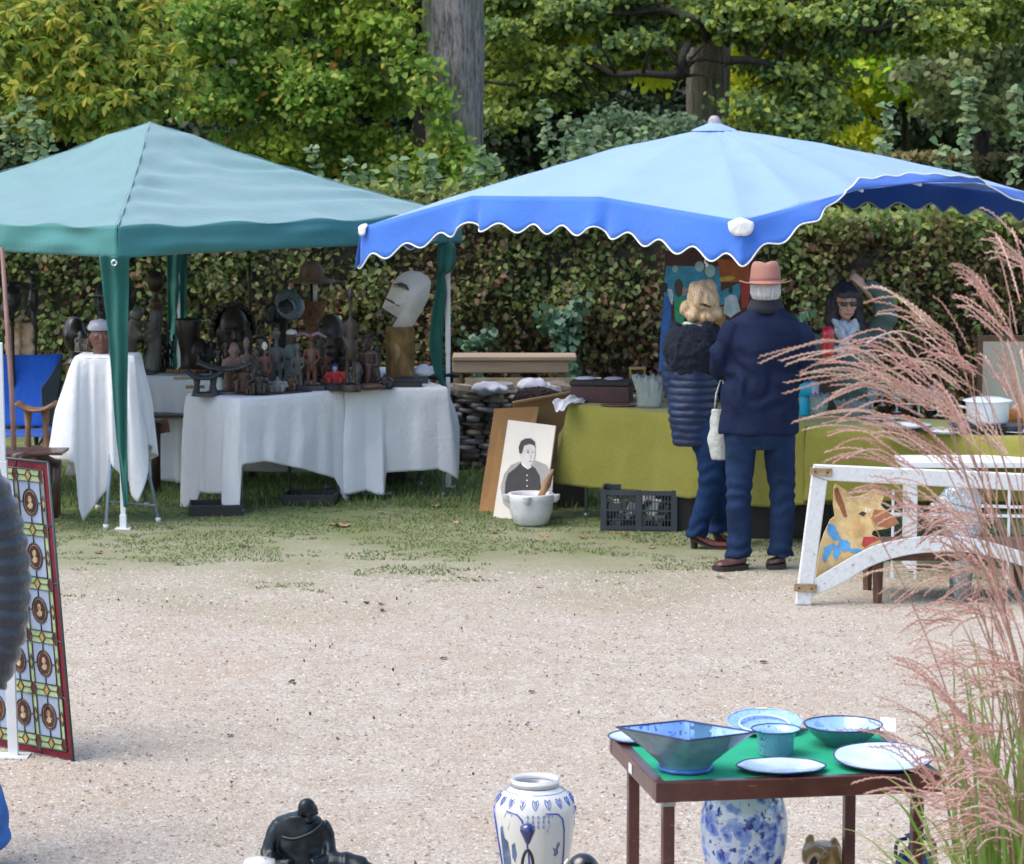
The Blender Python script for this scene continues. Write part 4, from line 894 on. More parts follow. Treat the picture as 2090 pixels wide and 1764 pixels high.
mb = M(); mb.loft([(c.x+.03, .03, 0, .11, .09), (c.x+.03, .03, .05, .10, .09), (c.x+.02, .03, c.z-.45, .05, .05), (c.x+.03, .03, c.z-.25, .075, .07)], 14); mb.build('neck', wood('amber_wood', (.22, .11, .03), .4), t, remesh=.009)
mb = M(); mb.box((c.x+.03, .03, .012-.01), (.28, .22, .03)); mb.build('base', BLK, t, bevel=.004)
def on_floor_post(t): pass
sculpt('small glossy black bust with turned back head left of the tall stand', 153, 745, 646, .80, 'bust', EB, .4, .9, seed=7)
# rear table: behind
sculpt('knobbly stone couple embracing, right of the front gazebo leg', 284, 764, 615, .80, 'couple', GY, .62, seed=8, lean=.12, mat2=wood('grey_stone', (.16, .15, .16), .5))
t = thing('fertility_doll', 'tall brown wooden doll with a big round dark disc head before the rear leg sleeve', 'sculpture', place(320, 756, .80), group=GRP); h = hgt(320, 756, 541, .80)
mb = M(); mb.lathe([(0,0), (.06, 0), (.06, .02), (.03, .03), (.035, h*.35), (.055, h*.45), (.045, h*.62), (.055, h*.66), (.02, h*.68), (.018, h*.74)], 16); mb.build('body', BR, t, smooth=True)
mb = M(); mb.lathe([(0, -.02), (.058, -.018), (.062, 0), (.058, .018), (0, .02)], 24, T=Matrix.Translation((0, 0, h*.84)) @ Matrix.Rotation(PI/2, 4, 'X') @ Matrix.Scale(1.35, 4, (0, 1, 0))); mb.build('head', DK, t, smooth=True)
mb = M(); mb.tube([(-.06, 0, h*.6), (-.03, -.03, h*.6), (.03, -.03, h*.6), (.06, 0, h*.6)], .012, 8); mb.build('arm', BR, t, smooth=True)
# cluster of slender black figures, one carving
t = thing('slender_group', 'ebony carving of a crowd of very slender figures on one black block', 'sculpture', place(328, 760, .80), group=GRP); h = hgt(328, 760, 656, .80)
mb = M(); mb.box((0, 0, .02), (.22, .12, .04)); mb.build('base', BLK, t, bevel=.003)
for k in range(7):
    x_ = -.085+.028*k; hh_ = h*(.72+.28*math.sin(k*1.9+1)**2); mb = M(); y_ = .02*math.sin(k*2.3)
    mb.tube([(x_-.006, y_, .04), (x_-.004, y_, hh_*.45), (x_+.01, y_, hh_*.8), (x_+.014, y_, hh_*.86)], [.006, .008, .013, .006], 8); mb.tube([(x_+.012, y_, .04), (x_+.008, y_, hh_*.45)], .006, 6)
    mb.ball((x_+.016, y_, hh_*.94), (.011, .014, .022), 8, 6); mb.tube([(x_+.01, y_-.012, hh_*.78), (x_+.03, y_-.03, hh_*.62), (x_+.012, y_-.025, hh_*.5)], .005, 6); mb.build('figure', EB, t, smooth=True)
# flared dark vessel
t = thing('wooden_mortar', 'large flared dark wooden vessel with pale rim standing behind the stool', 'vessel', place(384, 762, .80, .05), group=GRP); h = hgt(384, 762, 652, .80)
mb = M(); mb.lathe([(0, 0), (.095, 0), (.085, .02), (.05, h*.15), (.065, h*.4), (.088, h*.75), (.10, h*.97), (.094, h), (.08, h*.97), (.06, h*.6), (0, h*.5)], 26); mb.build('bowl', DK, t, smooth=True)
mb = M(); mb.tube([(.10*math.cos(a), .10*math.sin(a), h*.975) for a in [k*PI/12 for k in range(24)]], .004, 6, closed=True); mb.build('rim', GY, t, smooth=True)
t = thing('beaded_club', 'orange and brown beaded club lying on the rear table behind the stool', 'club', place(382, 764, .80, -.03), group=GRP)
for k in range(15):
    mb = M(); x_ = -.14+.02*k; mb.tube([(x_-.009, 0, .02), (x_, 0, .02+.002), (x_+.009, 0, .02)], [.012, .018, .012], 10); mb.build('bead', (TN if k % 2 else wood('orange_bead_%d' % k, (.42, .15, .03), .4)) if k < 11 else RD, t, smooth=True)
# dark staff, and slim pole figures
def staff(label, px, y0, y1, Y, r, mat, head=None, name='carved_staff', z0=0):
    b0 = P(px, y0, Y); t = thing(name, label, 'staff', (b0.x, Y, z0), group=GRP); top = P(px, y1, Y).z-z0; mb = M()
    N = 14; mb.lathe([(r*(1.0+.35*math.sin(i*1.7)*(.3 if i % 3 else 1)), top*i/N*(.82 if head else 1)) for i in range(N+1)]+[(0, top*(.83 if head else 1.0))], 12); mb.lathe([(0, 0), (r*3.5, 0), (r*3.2, .03), (r, .05)], 14); mb.build('shaft', mat, t, smooth=True)
    if head == 'bird':
        mb = M(); mb.loft([(0, 0, top*.80, .02, .02), (0, 0, top*.85, .045, .04), (0, 0, top*.90, .03, .03)], 10); mb.ball((0, 0, top*.93), (.03, .035, .035)); mb.tube([(.0, 0, top*.95), (-.05, -.02, top*.985), (.04, 0, top)], [.02, .014, .02], 8); mb.tube([(-.03,0,top*.84), (-.06,-.02,top*.80), (-.02,-.03,top*.77)], .009, 6); mb.build('figure', mat, t, remesh=.006, smit=1)
    return t
staff('tall black carved staff topped by a small kneeling figure at the far left', 71, 722, 546, 20.6, .018, EB, 'bird')
staff('plain thin dark brown pole rising above the curly haired bust', 512, 800, 541, 21.2, .013, DK)
sculpt('large bust of a woman with a huge mass of tight dark curls', 478, 764, 625, .80, 'bust', DK, .4, .2, hat=('curls', DK), seed=11)
sculpt('slim dark figure holding a tray between the flared vessel and the curly bust', 432, 762, 672, .80, 'slim', DK, .5, seed=12)
sculpt('thin dark figurine with raised cup left of the curly bust', 447, 770, 690, .80, 'slim', EB, .5, seed=13)
sculpt('thin upright dark figure just right of the curly bust', 506, 768, 655, .80, 'slim', DK, .36, seed=14)
# carved headrests (stools)
def stool(label, px, py, top, zt, w, mat, dy=0, legs=2, cat='stool', d=.10):
    t = thing('carved_stool', label, cat, place(px, py, zt, dy), group=GRP); h = hgt(px, py, top, zt); s = M()
    N = 16
    for (a, b_) in [(0, 1)]:
        pts = [(lerp(-w, w, i/N), 0, h-.035+.05*abs(lerp(-1, 1, i/N))**2.2) for i in range(N+1)]; s.tube(pts, [(d, .016)]*(N+1), 12, up=(0,0,1))
    s.build('seat', mat, t, smooth=True)
    for k in range(legs):
        x_ = lerp(-w*.45, w*.45, k/(legs-1)) if legs > 1 else 0; l = M(); l.loft([(x_*1.15, 0, 0, .032, .04), (x_*1.1, 0, .02, .026, .035), (x_, 0, h*.45, .018, .025), (x_, 0, h-.03, .03, .04)], 12); l.build('leg', mat, t, smooth=True)
    b_ = M(); b_.loft([(0, 0, 0, w*.75, d*.9), (0, 0, .022, w*.7, d*.85)], 20); b_.build('base', mat, t, auto=True); return t
stool('dark two legged carved headrest at the left end of the front table', 415, 812, 764, .78, .125, CHARC, .12)
stool('broad dark headrest with a deeply curved top at the front table corner', 455, 811, 748, .78, .19, wood('slate_wood', (.055, .055, .055), .5), .2)
t = thing('wooden_paddle', 'pale wooden paddle sticking out left of the headrests on the front table', 'paddle', place(385, 806, .78, .25), group=GRP)
mb = M(); mb.tube([(-.13, 0, .09), (.0, 0, .09), (.1, 0, .085)], [(.022, .010), (.018, .008), (.012, .010)], 10); mb.build('blade', TN, t, smooth=True)
mb = M(); mb.tube([(-.05, .0, .03), (.08, .02, .03)], [.012, .010], 8); mb.build('handle', TN, t, smooth=True)
# figures on and behind the front table
zt = .78
sculpt('pinkish bald carved head and shoulders behind the broad headrest', 478, 800, 698, zt, 'seat', PK, .55, .2, seed=20, mat2=PK)
sculpt('rosy wooden figure with a tall narrow head next to the pinkish one', 504, 795, 694, zt, 'stand', PK, .45, seed=21, hat=('cone', PK))
sculpt('brown squatting figure in front of the rosy figures', 497, 806, 740, zt, 'seat', BR, .8, seed=22)
sculpt('narrow figure painted cream on one half and red on the other', 541, 800, 697, zt, 'stand', RD, .4, seed=23, mat2=CREAM)
sculpt('big grey black warrior figure in the middle of the front table', 565, 797, 672, zt, 'stand', wood('weathered_black', (.07,.07,.075), .7), .42, seed=24, hat=('bun', GY))
sculpt('tall figure in a green grey robe with a whitish cap', 596, 795, 674, zt, 'robe', wood('green_grey_paint', (.09,.13,.12), .7), .32, seed=25, mat2=BR, hat=('cap', simple('whitish_cap', (.5,.48,.48), .6)))
sculpt('smaller grey figure standing against the green robed one', 608, 797, 700, zt, 'stand', GY, .42, seed=26)
sculpt('crouching blackened figure with shiny head on the front table edge', 530, 808, 752, zt, 'seat', EB, .8, seed=27)
sculpt('low grey stone animal like carving on the front table edge', 567, 803, 768, zt, 'seat', wood('soapstone', (.18,.19,.19), .5), 1.3, seed=28)
sculpt('brown figure on the corner of the front table beside the grey carving', 592, 801, 760, zt, 'seat', BR, .9, seed=29)
t = thing('flat_board', 'flat dark board lying along the front edge of the front table', 'board', place(585, 803, zt, -.06), math.atan2(.65, .62), group=GRP); mb = M(); mb.box((0, 0, .008), (.42, .07, .016)); mb.build('plank', DK, t, bevel=.002)
sculpt('red brown figure with spread pinkish wings on a grey block', 636, 797, 676, zt, 'stand', RD, .42, seed=31, base='block')
t = None
w_ = thing('winged_crest', 'pinkish purple carved wings resting on the red brown figure', 'carving', place(636, 720, 1.03, .0), group=GRP); w_.location = P(634, 690, G(636, 797, zt).y+.0)
mb = M(); mb.tube([(-.10, 0, .01), (-.05, 0, .035), (0, 0, .012), (.05, 0, .035), (.11, 0, .0)], [(.02, .01), (.035, .015), (.025, .015), (.035, .015), (.012, .01)], 10); mb.build('wing', wood('mauve_wood', (.22,.13,.16), .5), w_, smooth=True)
# helmet mask
t = thing('helmet_mask', 'round black helmet mask with a netted blue grey disc on top', 'mask', (0,0,0), group=GRP); c = P(578, 636, 20.7); t.location = (c.x, 20.7, .80); cz = c.z-.8
mb = M(); mb.ball((-.02, 0, cz), (.10, .11, .105)); mb.ball((-.10, -.04, cz-.02), (.05, .07, .075)); mb.tube([(-.06,-.08,cz+.02), (-.09,-.12,cz-.07)], [.03, .02], 8); mb.ball((-.065, -.10, cz+.03), (.03,.02,.035)); mb.build('head', BLK, t, remesh=.007, smit=2)
mb = M(); mb.lathe([(.05, -.012), (.115, -.012), (.12, 0), (.115, .012), (.05, .012)], 26, T=Matrix.Translation((.05, -.03, cz+.05)) @ Matrix.Rotation(1.1, 4, 'X') @ Matrix.Rotation(.5, 4, 'Y')); mb.build('disc', china('netting', (.15,.17,.19), (.02,.02,.025), 60, .35, .6), t, smooth=True)
mb = M(); mb.tube([(.085*math.cos(a), -.02+.02*math.sin(a), cz+.02+.085*math.sin(a)) for a in [-.9+k*.15 for k in range(12)]], .014, 8); mb.build('band', simple('pale_blue_paint', (.16,.33,.42), .5), t, smooth=True)
mb = M(); mb.loft([(0,0,0,.09,.08), (0,0,.03,.08,.07), (0,0,.12,.03,.03), (0,0,cz-.07,.03,.03)], 14); mb.build('stand', DK, t, smooth=True)
# brimmed mask and basket on a pole
t = thing('brimmed_mask', 'pinkish mask with a wide flat brim hung with white shells over a woven basket cone', 'mask', (0,0,0), group=GRP); c = P(636, 575, 21.0); t.location = (c.x, 21.0, .80); cz = c.z-.8
mb = M(); mb.lathe([(0, .155), (.05, .15), (.085, .10), (.095, .03), (.17, .012), (.175, 0), (.16, -.008), (.08, -.006)], 26, c=(0,0,cz)); mb.build('crown', wood('pink_wicker', (.22,.14,.12), .8), t, smooth=True)
mb = M(); mb.tube([(.172*math.cos(a), .172*math.sin(a), cz) for a in [k*PI/14 for k in range(28)]], .008, 6, closed=True); mb.build('brim', PK, t, smooth=True)
for k, x_ in enumerate((-.155, -.06, .04, .15)): mb = M(); mb.ball((x_, -.09, cz-.04), (.014, .012, .02), 8, 6); mb.tube([(x_, -.09, cz-.005), (x_, -.09, cz-.03)], .003, 5); mb.build('shell', CREAM, t, smooth=True)
mb = M(); mb.tube([(.03, -.05, cz-.02), (.03, -.06, cz-.15)], [.018, .014], 8); mb.build('tassel', simple('white_shell', (.6,.6,.62), .5), t, smooth=True)
mb = M(); mb.lathe([(.035, -.40), (.05, -.34), (.085, -.24), (.115, -.15), (.12, -.14)], 20, c=(0, 0, cz)); mb.build('basket', simple('woven_basket', (.20,.10,.045), .85, .5, 30, bmp=.8, bsc=90), t, smooth=True)
mb = M(); mb.tube([(0,0,0), (0,0,cz+.02)], .012, 8); mb.lathe([(0,0), (.08,0), (.07,.02), (.02,.03)], 14); mb.tube([(.0,0,cz+.14), (.005,0,cz+.21)], [.012,.006], 6); mb.build('pole', DK, t, smooth=True)
sculpt('dark figure with pale staff rising behind the red robed statuette', 716, 800, 592, zt, 'stand', DK, .24, seed=33, hat=('cone', DK))
sculpt('dark slim figure behind the winged one', 655, 780, 655, .80, 'slim', EB, .3, seed=34)
sculpt('dim dark bust in the shadow behind the red statuette', 676, 775, 640, .80, 'bust', DK, .3, seed=35)
t = sculpt('small statuette in a red robe and white collar', 683, 752, 686, .88, 'robe', REDP, .5, seed=36, mat2=PK, hat=('cone', simple('blue_cap', (.05,.07,.25), .6)))
sculpt('jumble of red, white and blue beadwork in the form of a squatting doll', 684, 794, 743, zt, 'seat', REDP, .9, seed=37, mat2=simple('white_blue_bead', (.35,.4,.55), .5, .6, 60), hat=('cap', simple('dark_blue_bead', (.03,.05,.18), .5)))
t = thing('dark_box', 'dark small box under the beadwork doll on the front table', 'box', place(690, 797, zt, -.02), .6, group=GRP); mb = M(); mb.box((0, 0, .022), (.17, .10, .044)); mb.build('box', CHARC, t, bevel=.003); mb = M(); mb.box((0,0,.048), (.174, .104, .007)); mb.build('lid', BLK, t, bevel=.001)
sculpt('gold and brown straw doll right of the red beadwork', 706, 792, 748, zt, 'robe', wood('gold_straw', (.26,.17,.05), .8), .5, seed=38, mat2=BR)
sculpt('kneeling mother figure with a pale stripe on her back, dark glossy wood', 752, 790, 685, zt, 'seat', wood('glossy_brown', (.06,.032,.026), .3), .62, -.5, seed=39, hat=('bun', DK))
t = thing('wood_lump', 'rounded dark brown wooden dish before the kneeling figure', 'dish', place(752, 796, zt, -.03), group=GRP); mb = M(); mb.ball((0, 0, .022), (.12, .06, .026), 20, 10); mb.build('dish', BR, t, smooth=True); mb = M(); mb.tube([(.115*math.cos(a), .055*math.sin(a), .024) for a in [k*PI/12 for k in range(24)]], .006, 6, closed=True); mb.build('rim', DK, t, smooth=True)
for lb, px, py, tp, kd, mt, ww in (('little brown head between the grey block and the beadwork', 664, 794, 765, 'head', BR, .5), ('tiny pale figure at the foot of the gold straw doll', 716, 794, 778, 'seat', PK, .8),
    ('small dark figure at the right of the rear table, beside the stump', 737, 778, 700, 'slim', EB, .4), ('squat brown head behind the cream and red figure', 553, 778, 738, 'head', BR, .5), ('dark carved head on the rear table behind the knobbly couple', 262, 762, 700, 'head', DK, .5),
    ('black slim woman carving at the left of the rear table', 300, 760, 690, 'slim', EB, .4), ('dark seated carving behind the robed figure', 620, 778, 728, 'seat', DK, .6), ('blackish mask like head behind the grey stone carving', 577, 778, 700, 'head', BLK, .5), ('small reddish figure next to the helmet mask stand', 613, 775, 700, 'stand', RD, .4)):
    sculpt(lb, px, py, tp, zt if py > 785 else .80, kd, mt, ww, seed=hash(lb) % 100 if False else len(lb))
for lb, px, py, tp, kd, mt, ww, zz_ in (('slender ebony woman with a cone headdress at the left of the curly bust', 462, 770, 668, 'slim', EB, .4, .80), ('dark kneeling figure filling the gap before the curly bust', 488, 776, 712, 'seat', DK, .6, .80), ('black standing man with arms down left of the helmet mask', 536, 772, 655, 'stand', EB, .34, .80),
    ('brown pair like head under the woven basket cone', 640, 776, 712, 'head', BR, .5, .80), ('tall narrow reddish figure right of the winged one', 664, 790, 700, 'stand', RD, .34, .78), ('dark crouching figure hunched behind the straw doll', 700, 776, 706, 'seat', DK, .6, .80), ('grey soapstone bust between the two dark boxes', 728, 792, 738, 'bust', GY, .5, .78),
    ('small ebony elephant like lump at the right end before the mask log', 786, 794, 762, 'seat', EB, 1.2, .78), ('black slim carving standing behind the kneeling mother', 770, 778, 676, 'slim', EB, .34, .80), ('tiny brown squatting figure at the left front of the cloth', 512, 808, 776, 'seat', BR, .9, .78),
    ('dark head with cap behind the flared vessel', 410, 762, 690, 'head', DK, .5, .80), ('thin ebony figure between rear leg sleeve and stone couple', 342, 760, 676, 'slim', EB, .4, .80), ('weathered grey figure at the left of the cream and red one', 524, 796, 712, 'stand', GY, .4, .78), ('brown bearded figure between robed and winged ones', 624, 792, 716, 'stand', BR, .42, .78)):
    sculpt(lb, px, py, tp, zz_, kd, mt, ww, seed=len(lb)*3+px)
for lb, px, py, w3, m3 in (('shallow black case lying on the right table beside the stump', 824, 791, .26, BLK), ('second low black case behind the first on the right table', 845, 783, .20, CHARC)):
    t = thing('flat_case', lb, 'case', place(px, py, zt, 0), .05); mb = M(); mb.box((0, 0, .02), (w3, .10, .04)); mb.build('case', m3, t, bevel=.003); mb = M(); mb.box((0, 0, .046), (w3+.004, .104, .010)); mb.build('lid', m3, t, bevel=.002)
# stump with the big white mask
st = thing('wooden_stump', 'upright rough golden brown log carrying the big white mask', 'log', place(815, 783, zt, .16)); h = .40
mb = M(); mb.grid(lambda u, v: ((.098+.012*noise.noise(V((math.cos(u*2*PI)*3, math.sin(u*2*PI)*3, v*3)))+.006*math.sin(u*60))*math.cos(u*2*PI), (.09+.01*noise.noise(V((u*9, v*2, 3))))*math.sin(u*2*PI), h*v+(.012*noise.noise(V((math.cos(u*6.28)*2, math.sin(u*6.28)*2, 5))) if v == 1 else 0)), 60, 20, closeu=True)
mb.build('bark', wood('log_bark', (.21, .125, .04), .85, .55, 1.0), st, smooth=True)
mb = M(); mb.loft([(0, 0, .01, .095, .087), (0, 0, h-.012, .094, .086)], 24); mb.build('heartwood', TN, st)
mk = thing('wooden_mask', 'big leaning white painted mask with almond eye and red slit mouth on the log', 'mask', P(800, 684, st.location.y-.03))
ym = mk.location.y
def zpt(x_, y_): return (467+x_*.22697, 467+y_*.22697)
outline = [(1440, 930), (1530, 935), (1580, 935), (1650, 880), (1740, 740), (1800, 620), (1818, 480), (1790, 430), (1720, 390), (1640, 376), (1570, 395), (1510, 440), (1465, 510), (1430, 590), (1405, 640), (1378, 710), (1455, 760), (1532, 808), (1500, 850)]
pts2 = [P(*zpt(*p), ym)-mk.location for p in outline]; cc = sum(pts2, V((0,0,0)))/len(pts2)
mb = M(); K = 9; n = len(pts2); sm = []
for i in range(n):
    for k in range(3): sm.append(pts2[i].lerp(pts2[(i+1) % n], k/3))
n = len(sm); vs = []; fs = []
cc = V((.06, 0, .18))
cc = P(*zpt(1620, 640), ym)-mk.location
for j in range(K+1):
    f = j/K
    for p in sm:
        q = p.lerp(cc, f); vs.append((q.x, -.075*math.sin(min(1, f*1.15)*PI/2), q.z))
for p in sm: vs.append((p.x, .035, p.z))
for j in range(K):
    for k in range(n): fs.append((j*n+k, j*n+(k+1) % n, (j+1)*n+(k+1) % n, (j+1)*n+k))
o_ = (K+1)*n
for k in range(n): fs.append((o_+k, o_+(k+1) % n, (k+1) % n, k))
fs.append(tuple(o_+n-1-k for k in range(n))); mb.add(vs, fs); mb.build('face', simple('mask_white', (.62, .60, .56), .6, .12, 7, bmp=.3, bsc=30), mk, auto=True)
def mpt(x_, y_, dy): q = P(*zpt(x_, y_), ym)-mk.location; return V((q.x, dy, q.z))
mb = M(); mb.tube([mpt(1482, 500, -.055), mpt(1550, 492, -.072), mpt(1600, 515, -.078), mpt(1622, 545, -.075)], [(.004, .008), (.012, .024), (.010, .018), (.003, .006)], 10, up=(0,-1,0)); e_ = mb
mb.ball(mpt(1550, 508, -.066), (.022, .014, .014)); mb.build('eye', simple('eye_grey', (.06,.07,.06), .5), mk, smooth=True)
mb = M(); mb.tube([mpt(1480, 515, -.066), mpt(1550, 520, -.084), mpt(1625, 548, -.082)], .0035, 6); mb.build('eyelid', wood('gold_line', (.25,.2,.07), .5), mk, smooth=True)
mb = M(); mb.tube([mpt(1412, 628, -.022), mpt(1470, 655, -.045), mpt(1538, 695, -.062)], [.006, .0075, .005], 8); mb.build('mouth', simple('mouth_red', (.16,.03,.03), .5), mk, smooth=True)
mb = M(); mb.prism([(a.x, a.z) for a in (mpt(1440, 935, 0), mpt(1500, 935, 0), mpt(1535, 815, 0), mpt(1495, 800, 0))], .03, Matrix.Translation((0, .03, 0)) @ Matrix.Rotation(PI/2, 4, 'X')); mb.build('jaw', wood('jaw_brown', (.10,.08,.08), .5), mk, bevel=.002)
# dark horned head at the far left on a stand
t = thing('horned_head', 'dark antelope like head carving with a long horn at the left edge', 'sculpture', (P(30, 620, 20.4).x, 20.4, 0), group=GRP); c = P(32, 610, 20.4).z
mb = M(); mb.ball((-.02, 0, c), (.07, .08, .11)); mb.ball((-.05, -.03, c-.08), (.05, .06, .08)); mb.tube([(-.03, 0, c+.08), (.04, 0, c+.10), (.10, 0, c+.06)], [.045, .025, .008], 10); mb.tube([(.0, 0, c+.05), (-.10, 0, c+.09)], [.03, .012], 8); mb.build('head', EB, t, remesh=.007, smit=2)
mb = M(); mb.tube([(-.02, 0, 0), (-.02, 0, c-.1)], .014, 8); mb.lathe([(0,0), (.12,0), (.11,.02), (.02,.03)], 16); mb.build('stand', DK, t, smooth=True)

# ---- left end: camp chair, bag, stools, poles, folding chair
CAMP = clothmat('blue_nylon', (.01, .12, .62), .55, sheen=.2, transl=.15, crease=1.2); GREYF = clothmat('grey_mesh', (.10, .12, .16), .8, transl=.1)
Yc = 20.3; t = thing('camp_chair', 'blue nylon folding camp chair with grey mesh side at the left edge', 'chair', (P(40, 900, Yc).x, Yc, 0))
def patchm(pts, nm, mat, parent, bulge=0, nu=16, nv=14, solid=.004):
    a, b_, c_, d_ = [V(p) for p in pts]; mb = M()
    mb.grid(lambda u, v: a.lerp(b_, u).lerp(d_.lerp(c_, u), v)+V((0, bulge*math.sin(PI*u)*math.sin(PI*v)+.012*noise.noise(V((u*3, v*4, 2))), -.02*math.sin(PI*u)*(v))), nu, nv)
    return mb.build(nm, mat, parent, smooth=True, world=True, solid=solid)
patchm((P(-60, 868, Yc-.1), P(104, 870, Yc-.1), P(126, 722, Yc+.15), P(-60, 716, Yc+.15)), 'backrest', CAMP, t, .06)
patchm((P(88, 866, Yc-.4), P(112, 872, Yc-.05), P(126, 724, Yc+.1), P(84, 792, Yc-.35)), 'side_panel', GREYF, t, .02)
patchm((P(-60, 890, Yc-.5), P(100, 892, Yc-.5), P(108, 872, Yc-.1), P(-60, 870, Yc-.1)), 'seat', CAMP, t, 0)
for a, b_ in (((G(108, 990)), P(126, 720, Yc+.15)), (G(20, 1000), P(104, 870, Yc-.1)), (G(-50, 990), P(-62, 714, Yc+.15)), (G(100, 1010), P(-50, 870, Yc-.3))):
    mb = M(); mb.tube([a, b_], .010, 8); mb.build('leg', GREYF, t, smooth=True, world=True)
t = thing('paper_bag', 'crumpled beige paper bag standing behind the blue camp chair', 'bag', (P(43, 722, 20.6).x, 20.6, .95)); 
c = P(43, 693, 20.6).z-.95; mb = M(); mb.grid(lambda u, v: ((.105-.012*v)*(1 if True else 0)*max(-1, min(1, 1.3*math.cos(u*2*PI)))+.018*noise.noise(V((u*9, v*5, 0))), .06*max(-1, min(1, 1.3*math.sin(u*2*PI)))+.018*noise.noise(V((u*8, v*6, 4))), (c+.115)*v+.03*noise.noise(V((u*6, 0, 7)))*v), 60, 24, closeu=True)
mb.build('bag_wall', simple('kraft_beige', (.62, .45, .30), .85, .12, 12, bmp=.6, bsc=14, bd=.02), t, smooth=True, solid=.003)
mb = M(); mb.tube([(.0, -.08, -.1), (.01, -.085, c+.06)], .012, 8); mb.build('stick', TN, t, smooth=True)
t = thing('side_table', 'small dark table behind the camp chair, under the paper bag', 'table', (P(43, 722, 20.6).x, 20.6, 0)); mb = M(); mb.box((0,0,.93), (.42,.3,.03)); mb.build('tabletop', DK, t, bevel=.003)
for sx_ in (-1, 1):
    for sy_ in (-1, 1): mb = M(); mb.box((sx_*.18, sy_*.12, .457), (.03, .03, .914)); mb.build('leg', DK, t)
q = stool('pale carved headrest sitting on top of the paper bag at the left edge', 22, 672, 646, 1.15, .10, TN, 0, legs=2, cat='headrest', d=.05); q.location = P(24, 672, 20.5)
t = stool('worn carved stool with curved pale seat and two thick posts before the camp chair', 76, 920, 829, .42, .13, wood('worn_stool', (.17,.09,.045), .6), 0, legs=2, cat='stool', d=.10)
t.location = P(76, 918, 18.9); 
t2 = thing('low_table', 'low dark wooden table under the worn carved stool', 'table', (P(60, 930, 18.9).x, 18.9, 0)); zt2 = t.location.z-.004
mb = M(); mb.box((-.02, 0, zt2-.02), (.42, .42, .04)); mb.build('tabletop', wood('low_table_brown', (.07,.035,.022), .6), t2, bevel=.004)
for sx_ in (-1, 1):
    for sy_ in (-1, 1): mb = M(); mb.box((sx_*.17-.02, sy_*.18, (zt2-.04)/2), (.045, .045, zt2-.04)); mb.build('leg', DK, t2, bevel=.003)
t = thing('folding_chair', 'dark red brown wooden folding chair half hidden behind the stained glass', 'chair', (P(70, 1050, 18.3).x, 18.3, 0)); RB = wood('red_brown', (.055,.022,.016), .45)
def pl(nm, pts, r, mat=RB, par=t, n=8): mb = M(); mb.tube(pts, r, n); return mb.build(nm, mat, par, smooth=True, world=True)
pl('seat_rail', [P(28, 935, 18.1), P(70, 925, 18.3), P(118, 948, 18.4)], .028); pl('leg', [P(118, 940, 18.4), P(112, 1055, 18.5)], .026); pl('leg', [P(40, 935, 18.1), P(105, 1010, 18.5)], .018); pl('leg', [P(20, 935, 18.1), P(22, 1060, 18.2)], .024)
mb = M(); mb.prism([(0, 0), (.32, 0), (.32, .3), (0, .3)], .02, Matrix.Translation(P(25, 930, 18.2))); mb.build('seat', RB, t, world=True, bevel=.004)
t = thing('wooden_pole', 'thin reddish brown wooden pole leaning at the left edge', 'pole', (P(30, 935, 18.6).x, 18.6, 0)); mb = M(); mb.tube([P(32, 1010, 18.6), P(24, 800, 18.65), P(4, 505, 18.7)], [.018, .017, .014], 10); mb.build('pole', simple('red_brown_pole', (.22,.12,.10), .6, .2), t, smooth=True, world=True); t.location.z = 0
fpt = G(28, 1545); t = thing('white_post', 'white metal post with a foot plate standing before the stained glass panel', 'post', (fpt.x, fpt.y, 0)); mb = M(); mb.beam(fpt, P(4, 940, fpt.y-.12), .040, .03, up=(0,-1,0)); mb.beam(P(4, 940, fpt.y-.12), P(-3, 700, fpt.y-.15), .030, .024, up=(0,-1,0)); mb.build('post', WHITEPAINT, t, world=True, bevel=.002)
mb = M(); mb.box((0, 0, .005), (.13, .10, .008)); mb.build('foot_plate', WHITEPAINT, t)
# old wooden table under the rear cloth
t = thing('wooden_table', 'old red brown wooden table leg and apron showing between the white cloths', 'table', (P(315, 1010, 20.3).x, 20.3, 0))
mb = M(); mb.beam(P(285, 878, 20.3), P(345, 868, 20.35), .02, .10, up=(0,0,1)); mb.build('apron', simple('flaked_red', (.19,.09,.07), .8, .5, 25, bmp=.6), t, world=True, bevel=.003)
mb = M(); mb.loft([(P(318, 900, 20.3).x, 20.3, 0, .03, .03), (P(317, 900, 20.3).x, 20.3, .5, .04, .04)], 10); mb.build('leg', DK, t, world=True, smooth=True)
mb = M(); mb.box((P(400, 870, 20.6).x, 20.7, .53), (.8, .5, .02)); mb.build('tabletop', DK, t, world=True)
def crate(label, px, py, dx, dz, dyy, mat, rz=0):
    q = G(px, py); t = thing('storage_crate', label, 'crate', (q.x, q.y+dyy/2, 0), rz); w = .012
    for nm, c_, d_ in (('floor', (0,0,.008), (dx, dyy, .016)), ('side', (0,-dyy/2,dz/2), (dx, w, dz)), ('side', (0,dyy/2,dz/2), (dx, w, dz)), ('end', (-dx/2+w/2,0,dz/2), (w, dyy-w, dz)), ('end', (dx/2-w/2,0,dz/2), (w, dyy-w, dz)), ('rim', (0,-dyy/2-.004,dz-.012), (dx+.01, .008, .024))):
        mb = M(); mb.box(c_, d_); mb.build(nm, mat, t, bevel=.002)
    return t
crate('low black crate under the front table at its left corner', 436, 1054, .36, .075, .3, BLK, .1); crate('low black box under the front table near its right leg', 632, 1034, .36, .08, .3, BLK, -.1); crate('dark box in the shade under the right sculpture table', 800, 990, .2, .12, .2, BLK)
